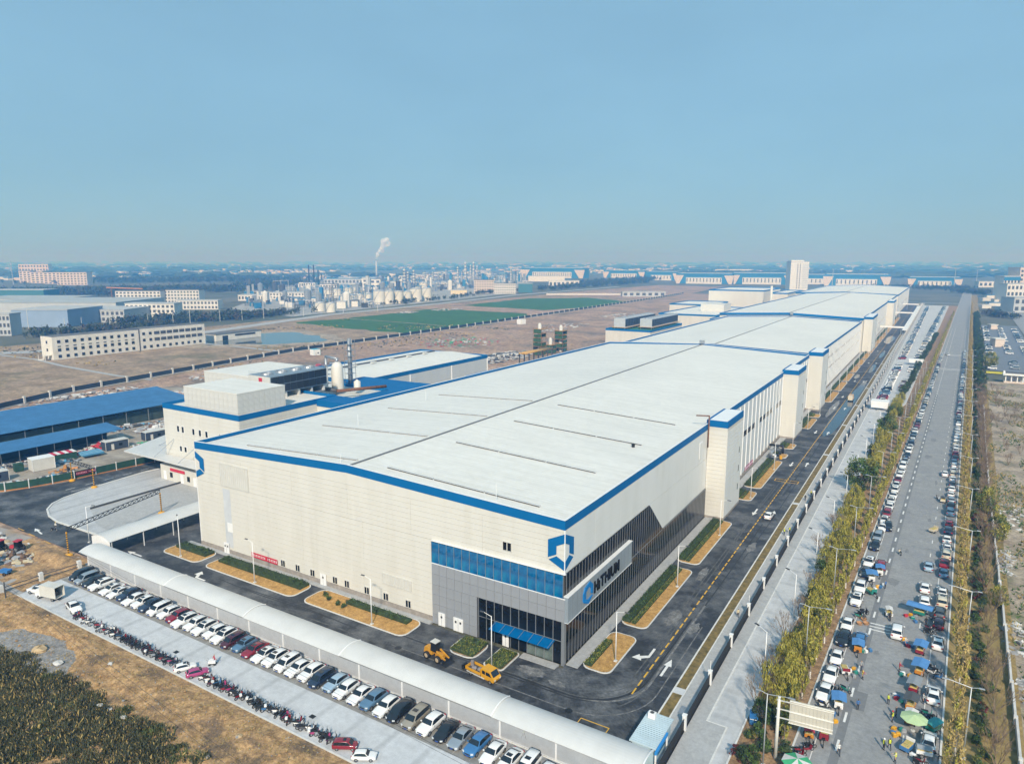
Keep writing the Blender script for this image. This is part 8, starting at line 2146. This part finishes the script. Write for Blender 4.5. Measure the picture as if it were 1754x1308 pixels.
# tangle of pipe racks, small tanks and steelwork between the columns: uncountable
m = MB(); qq = random.Random(6)
for i in range(900):
    px = qq.uniform(640, 900) if qq.random() < .75 else qq.uniform(420, 640); py = qq.uniform(482, 500) if px > 640 else qq.uniform(492, 528)
    if px > 640 and py > 520 - (px - 640) * .085 - 12: py -= 14
    c0 = G(px, py); hh = qq.uniform(3, 9) if qq.random() < .85 else qq.uniform(10, 26); m.cur = qq.choice((0, 0, 1, 2, 3))
    kind = qq.random()
    if kind < .4: m.box((c0[0], c0[1], hh / 2), (qq.uniform(2, 9), qq.uniform(2, 8), hh), qq.uniform(0, 1.5))
    elif kind < .7: m.lathe((c0[0], c0[1], 0), [(hh * .22, 0), (hh * .22, hh * .85), (0, hh)], 8)
    else:
        L_ = qq.uniform(10, 40); a_ = qq.choice((0.0, 1.45)); dx, dy = math.cos(a_) * L_, math.sin(a_) * L_
        for z in (hh * .5, hh): m.bar((c0[0], c0[1], z), (c0[0] + dx, c0[1] + dy, z), .7)
        for s in (0, .5, 1): m.bar((c0[0] + dx * s, c0[1] + dy * s, 0), (c0[0] + dx * s, c0[1] + dy * s, hh), .5)
struct('refinery_pipework', m, [STEEL, WH, FARB, DGREY], 'stuff', fix=False)
# logistics park with blue slanted fronts
def slant_hall(label, px0, px1, yb, yt, rz=0.06, left=True, right=True):
    a, b = G(px0, yb), G(px1, yb); cx, cy = (a[0] + b[0]) / 2, (a[1] + b[1]) / 2
    d = math.hypot(cx - CAM[0], cy - CAM[1]); h = (yb - yt) * d / 1195 * .88
    vx_, vy_ = cx - CAM[0], cy - CAM[1]
    L_ = (px1 - px0) * d / 1200 / max(.4, math.cos(YAW + math.atan2(vx_, vy_) * 0 - 0.0) if False else 1.04)
    t = thing('logistics_hall', label, 'warehouse', (cx, cy, -.1), 0.0 + rz)
    part(t, 'wall', MB().box((0, 30, h * .42), (L_, 60, h * .84)), FARB)
    part(t, 'roof', MB().box((0, 30, h * .92), (L_ + 2, 62, h * .16)), FARB); part(t, 'roof_lights', MB().box((0, 26, h * 1.02), (L_ * .96, 40, h * .04)), FGREY)
    w = part(t, 'cream_front', MB().box((0, -.6, h * .30), (L_ * .64, 1.2, h * .60)), WH)
    n_ = max(4, int(L_ / 14))
    me = MB().box((0, 0, 0), (2.4, .4, h * .34)).mesh('window', DGREY)
    for i in range(n_): partm(w, 'window', me, (-L_ * .3 + i * L_ * .6 / (n_ - 1), -1.3, h * .36))
    for s, on in ((-1, left), (1, right)):
        if on: part(t, 'slanted_wing', MB().extr([(s * L_ * .50, -.7, 0), (s * L_ * .44, -.7, 0), (s * L_ * .36, -.7, h * .82), (s * L_ * .53, -.7, h * .82)], (0, -1.0, 0)), PINK)
slant_hall('hazy blue-roofed logistics hall farthest left, behind the refinery offices', 886, 1004, 476, 457)
slant_hall('blue-roofed logistics hall with two slanted cream wings above the tree belt', 1032, 1104, 476, 462); slant_hall('blue-roofed logistics hall beside the slanted-wing hall', 1104, 1160, 480, 464, left=False)
slant_hall('blue-roofed logistics hall with long white front on the bare plot edge', 1158, 1252, 486, 467); slant_hall('blue-roofed logistics hall left of the tall tower', 1256, 1352, 487, 467)
slant_hall('blue-roofed logistics hall right of the tall tower', 1376, 1418, 487, 470); slant_hall('blue-roofed logistics hall over the farthest roof of the factory', 1420, 1512, 490, 470); slant_hall('small blue-roofed logistics hall nearest the public road', 1566, 1634, 491, 475.5)
boxb('logistics_hall', 'pale distant hall top above the middle logistics halls', 'warehouse', 1225, 1290, 470, 462, 40, WH, FGREY)
# tower block
t, L_, h = boxb('tower_block', 'tall cream tower block standing behind the factory roofs', 'tower', 1352, 1383, 497, 453, 26, WH, FGREY, 0, 0)
for s_, x0 in ((0, -L_ * .12), (1, L_ * .02)):
    me = MB().box((0, 0, 0), (2.2, .4, 2.0)).mesh('window', DGREY)
    for r_ in range(14): partm(t, 'window', me, (x0, -.2, h * (.08 + r_ * .064)))
me = MB().box((0, 0, 0), (L_ * .34, .4, 1.6)).mesh('balcony_band', FGREY)
for r_ in range(14): partm(t, 'balcony_band', me, (L_ * .32, -.2, h * (.08 + r_ * .064)))
part(t, 'plant_room', MB().box((-L_ * .1, 13, h + 2), (L_ * .7, 18, 3)), WH)
# left background works and flats
boxb('workshop_hall', 'low grey workshop hall with blue lettered front at the left edge', 'works hall', 22, 118, 560, 536, 60, mat('slate_blue_wall', (.22, .30, .42), .7, var=.08, scale=.1), FGREY, 0, 0)
boxb('workshop_hall', 'pale grey workshop wing with paired windows', 'works hall', 118, 214, 552, 534, 60, FGREY, FGREY, 2, 12)
boxb('workshop_hall', 'wide flat grey roofed hall behind the lettered front', 'works hall', -40, 200, 538, 522, 120, FGREY, mat('aged_roof', (.34, .37, .38), .7, var=.12, scale=.05)); boxb('workshop_hall', 'farther flat grey roofed hall at the left edge', 'works hall', -60, 105, 524, 514, 90, FGREY, MATS['aged_roof']); boxb('workshop_hall', 'dark teal glazed hall at the far left edge', 'works hall', -40, 76, 513, 500, 40, MATS['teal_wall'], FGREY)
boxb('office_house', 'pale three-storey office house with central dark glass bay', 'building', 216, 300, 545, 523, 20, WH, FGREY, 3, 11); boxb('white_apartment', 'long white five-storey block with square windows', 'building', 199, 276, 520, 501, 20, WH, DGREY, 4, 12); boxb('white_apartment', 'white four-storey block with ribbon windows, right of the square-window block', 'building', 277, 342, 519, 499, 20, WH, DGREY, 4, 12); boxb('white_apartment', 'low cream villa row in front of the white blocks', 'building', 302, 374, 530, 516, 16, WH, FGREY, 2, 12)
boxb('small_house', 'grey house block at the left frame edge', 'building', 0, 20, 575, 545, 14, FGREY, FGREY, 3, 3)
for i, (a, b, yb, yt) in enumerate(((34, 54, 484, 468), (54, 76, 485, 469.5), (76, 98, 486, 470), (98, 150, 488, 470))):
    boxb('distant_flats', f'distant cream apartment row, {ordn(i + 1)} block from the left', 'flats', a, b, yb, yt, 26, PINK, DGREY, 5, 3 + (i == 3) * 6)
boxb('distant_flats', 'distant flats with dark blue parapet behind the cream apartment row', 'flats', 33, 84, 471, 456, 26, PINK, FARB, 3, 10)
t = thing('orange_crane', 'orange tower crane jib low over the white blocks', 'crane', (*G(193, 520), 0)); d = 1150
part(t, 'mast', MB().tube((0, 0, 0), (0, 0, 24), .9, n=4), RUST); part(t, 'jib', MB().tube((-6, -4, 24), (38, 26, 22), .9, n=4), mat('crane_orange', (.5, .22, .10), .7))
# right-hand buildings beyond the car park
boxb('roadside_building', 'tan high block cut by the right frame edge', 'building', 1742, 1800, 512, 470, 30, PINK, PINK, 7, 8); boxb('roadside_building', 'tan block with blue window band left of the high block', 'building', 1716, 1744, 512, 481, 24, WH, FGREY, 2, 5, FARB); boxb('roadside_building', 'pale low block in front of the tan block', 'building', 1722, 1790, 520, 493, 20, WH, FGREY, 3, 10); boxb('roadside_building', 'grey canopy building at the right frame edge', 'building', 1735, 1800, 535, 515, 24, FGREY, FGREY, 2, 6)
boxb('roadside_building', 'low long cream sheds beyond the car park end', 'shed', 1676, 1715, 492, 484, 16, WH, FGREY, 1, 5)
for i, (px, py, w_) in enumerate(((1690, 528, 16), (1705, 524, 22), (1712, 519, 18), (1690, 516, 14), (1700, 511, 20), (1718, 531, 16), (1728, 526, 14))):
    boxb('market_shed', f'small white and blue market shed beyond the east verge, {ordn(i + 1)} of seven', 'shed', px - w_ / 2, px + w_ / 2, py, py - 4.5, 8, WH, FARB if i % 3 == 1 else WH)
t, L_, h = boxb('car_park_hut', 'pale pink hut standing in the middle of the walled car park', 'hut', 1704, 1720, 594, 583, 6, PINK, WH)
boxb('car_park_hut', 'pale roof shelter deeper in the walled car park', 'hut', 1697, 1708, 564, 558, 5, PINK, WH)
# temple-like gate house
c = G(1736, 655); t = thing('gate_house', 'small pavilion with white flared roof and columns beside the yellow flower bed', 'pavilion', (c[0], c[1], 0), R(0))
part(t, 'base', MB().box((0, 0, .35), (9, 6, .7)), PINK); part(t, 'back_wall', MB().box((0, 1.5, 2.4), (7, .4, 3.4)), FGREY)
for x in (-3.8, -1.3, 1.3, 3.8): part(t, 'column', MB().tube((x, -2.2, .7), (x, -2.2, 4.1), .3, n=10), WHITE)
part(t, 'roof', MB().box((0, 0, 4.5), (10.5, 7.2, .8), top=(.86, .8)), OFFW); part(t, 'ridge', MB().box((0, 0, 5.2), (8, 1.2, .7)), DGREY)
for s in (-1, 1): part(t, 'gable_fin', MB().box((s * 4.6, 0, 4.9), (.9, 5, 2.2), top=(.8, .4)), WHITE)
# lot gate hut and screen in the side lot
t = thing('lot_gate', 'white gate canopy at the start of the long side lot', 'gate', (27.5, 248, 0)); part(t, 'roof', MB().box((0, 0, 3.6), (7.0, 6, .5)), WHITE); part(t, 'front_board', MB().box((0, -3.02, 2.2), (6.6, .12, 2.3)), WHITE)
for x in (-3.2, 3.2):
    for y in (-2.6, 2.6): part(t, 'gate_post', MB().box((x, y, 1.7), (.3, .3, 3.4)), STEEL)
t = thing('lot_gate', 'second white gate canopy further along the side lot', 'gate', (36.0, 408, 0)); part(t, 'roof', MB().box((0, 0, 3.4), (8, 5, .6)), WHITE); part(t, 'front_board', MB().box((0, -2.52, 2.4), (7.4, .12, 1.6)), WHITE)
for x in (-3.7, 3.7): part(t, 'gate_post', MB().box((x, 0, 1.6), (.3, .3, 3.2)), STEEL)
for i, y in enumerate((600, 800, 980)):
    t = thing('pipe_bridge', f'white pipe bridge crossing the inner road, {ordn(i + 1)} from the near end', 'bridge', (10, y, 0))
    part(t, 'deck', MB().bx(2.0, 20.5, y, y + 3, 6.5, 7.8), WHITE, True)
    for x in (7.2, 18.2): part(t, 'pier', MB().bx(x - .3, x + .3, y + 1.2, y + 1.8, 0, 6.5), STEEL, True)
t = thing('covered_gate', 'long white covered walkway at the far end of the inner road', 'canopy', (20, 700, 0)); part(t, 'roof', MB().bx(18.5, 22.5, 610, 1000, 3.8, 4.3), WHITE, True)
for i in range(14): part(t, 'post', MB().bx(18.8, 19.1, 612 + i * 29, 612.4 + i * 29, 0, 3.8), STEEL, True)
# tree belts and far woods: a mass, not countable
m = MB()
def belt(pa, pb, w_, h, n, leafy=True):
    a, b = G(*pa), G(*pb)
    for i in range(n):
        s = q.random(); x = a[0] + (b[0] - a[0]) * s + q.gauss(0, w_); y = a[1] + (b[1] - a[1]) * s + q.gauss(0, w_)
        hh = h * q.uniform(.6, 1.15); m.cur = q.choice((0, 0, 1, 2))
        if leafy:
            m.tube((x, y, -.3), (x, y, hh * .5), .25, .12, 4, caps=False); k_ = m.cur
            for j in range(46):
                o = Vector((x, y, hh * .58)) + Vector((q.gauss(0, .20), q.gauss(0, .20), q.gauss(0, .19))) * hh
                u = Vector((q.gauss(0, 1), q.gauss(0, 1), q.gauss(0, 1))).normalized(); v_ = u.cross(Vector((q.gauss(0, 1), q.gauss(0, 1), q.gauss(0, 1)))).normalized()
                a_ = hh * q.uniform(.07, .16); u *= a_; v_ *= a_; m.cur = k_ if q.random() < .7 else q.choice((0, 1, 2))
                m.face([o - u, o + v_, o + u, o - v_])
        else: m.blob((x, y, hh * .5), (hh * .5, hh * .5, hh * .55), q, 6, 4, .3)
belt((930, 497), (1110, 484), 8, 11, 170); belt((1000, 487), (1130, 479), 18, 13, 140); belt((400, 545), (500, 537), 10, 7, 130); belt((60, 578), (300, 562), 6, 8, 120); belt((215, 556), (420, 545), 10, 9, 150); belt((660, 523), (810, 507), 5, 7, 60)
belt((810, 505), (900, 498), 5, 8, 60); belt((60, 505), (420, 497), 45, 13, 500); belt((420, 490), (520, 487), 40, 14, 120); belt((0, 500), (200, 508), 30, 12, 120); belt((140, 484), (480, 480), 90, 15, 500)
belt((1575, 496), (1660, 494), 14, 8, 90); belt((1480, 493), (1600, 493), 10, 8, 70); belt((1640, 500), (1700, 505), 10, 9, 90); belt((1690, 540), (1750, 548), 4, 7, 30)
struct('tree_belts', m, [mat('belt_dark', (.030, .045, .028), .9, var=.3, scale=.2), mat('belt_brown', (.075, .062, .045), .9, var=.3, scale=.2), mat('belt_green', (.05, .07, .03), .9, var=.3, scale=.2)], 'stuff', fix=False)
m = MB()
for i in range(3600):
    px = q.uniform(-40, 1790); py = 449.5 + 34 * q.random() ** 1.6
    if 860 < px and py > 470: continue
    if px < 860 and py > 480: continue
    c = G(px, py); d = math.hypot(c[0] - CAM[0], c[1] - CAM[1])
    if d > 26000: continue
    if hnoise(c[0] * .0009, c[1] * .0009) < -.18: continue
    w_ = q.uniform(8, 30) * (1 + d / 9000); l_ = q.uniform(8, 18) * (1 + d / 9000); h = q.uniform(4, 9) * (1 + d / 16000); m.cur = q.choice((0, 0, 0, 1, 2, 3))
    m.box((c[0], c[1], h / 2 - .3), (w_, l_, h), q.choice((.1, .15, .5))); m.cur = q.choice((0, 1, 1, 2, 4)); m.box((c[0], c[1], h + .3), (w_ + 1, l_ + 1, 1.2), .1)
struct('distant_town', m, [WH, FARB, FGREY, PINK, mat('far_red_roof', (.3, .12, .08), .8)], 'stuff', fix=False)
m = MB()
for i in range(1500):
    px = q.uniform(-60, 1800); py = 450 + 26 * q.random() ** 1.3; c = G(px, py); d = math.hypot(c[0] - CAM[0], c[1] - CAM[1])
    if d > 25000 or d < 2300 or hnoise(c[0] * .0006 + 7, c[1] * .0006) < -.05: continue
    hh = q.uniform(9, 16) * (1 + d / 9000); m.cur = q.choice((0, 1)); m.blob((c[0], c[1], hh * .35), (hh * q.uniform(1, 4), hh * 2, hh * .6), q, 6, 4, .3)
struct('distant_woods', m, [MATS['belt_dark'], MATS['belt_green']], 'stuff', fix=False)
# slim masts and street poles along the field road
for i, px in enumerate((50, 112, 141, 189, 254, 297, 326, 377, 415, 452, 520, 588, 647)):
    c = G(px, 575 - px * .065); t = thing('field_lamp', f'slim pole along the field road, {ordn(i + 1)} from the left', 'pole', (c[0], c[1], 0), 0, 'field road poles')
    hh = 12 if i % 3 else 22
    part(t, 'shaft', MB().tube((0, 0, 0), (0, 0, hh), .28, .16, 6), OFFW); part(t, 'head', MB().box((.8, 0, hh), (2.0, .4, .25)), FGREY)
for i, (px, yb, yt) in enumerate(((1634, 492, 465), (1672, 486, 466), (1425, 492, 464), (413, 470, 456), (460, 470, 452), (23, 487, 455))):
    c = G(px, yb); d = math.hypot(c[0] - CAM[0], c[1] - CAM[1]); hh = (yb - yt) * d / 1195
    t = thing('mast', f'distant slim mast on the skyline, {ordn(i + 1)} in the far band', 'mast', (c[0], c[1], 0), 0, 'distant masts')
    part(t, 'shaft', MB().tube((0, 0, 0), (0, 0, hh), .9, .5, 6), FGREY); part(t, 'crossarm', MB().box((0, 0, hh * .97), (8, .8, .8)), FGREY)
# ------------------------------------------------------------------ haze: one closed box of even pale air
hz = MB().bx(-30000, 30000, -30000, 30000, -3, 260)
hm = bpy.data.materials.new('haze'); hm.use_nodes = True; nt = hm.node_tree
nt.nodes.remove(nt.nodes['Principled BSDF'])
pv = nt.nodes.new('ShaderNodeVolumePrincipled')
pv.inputs['Color'].default_value = (0.15, 0.47, 1.0, 1); pv.inputs['Absorption Color'].default_value = (1, 1, 1, 1); pv.inputs['Density'].default_value = HAZE_D; pv.inputs['Anisotropy'].default_value = 0.42
nt.links.new(pv.outputs[0], nt.nodes['Material Output'].inputs['Volume'])
struct('haze', hz, hm, 'stuff')
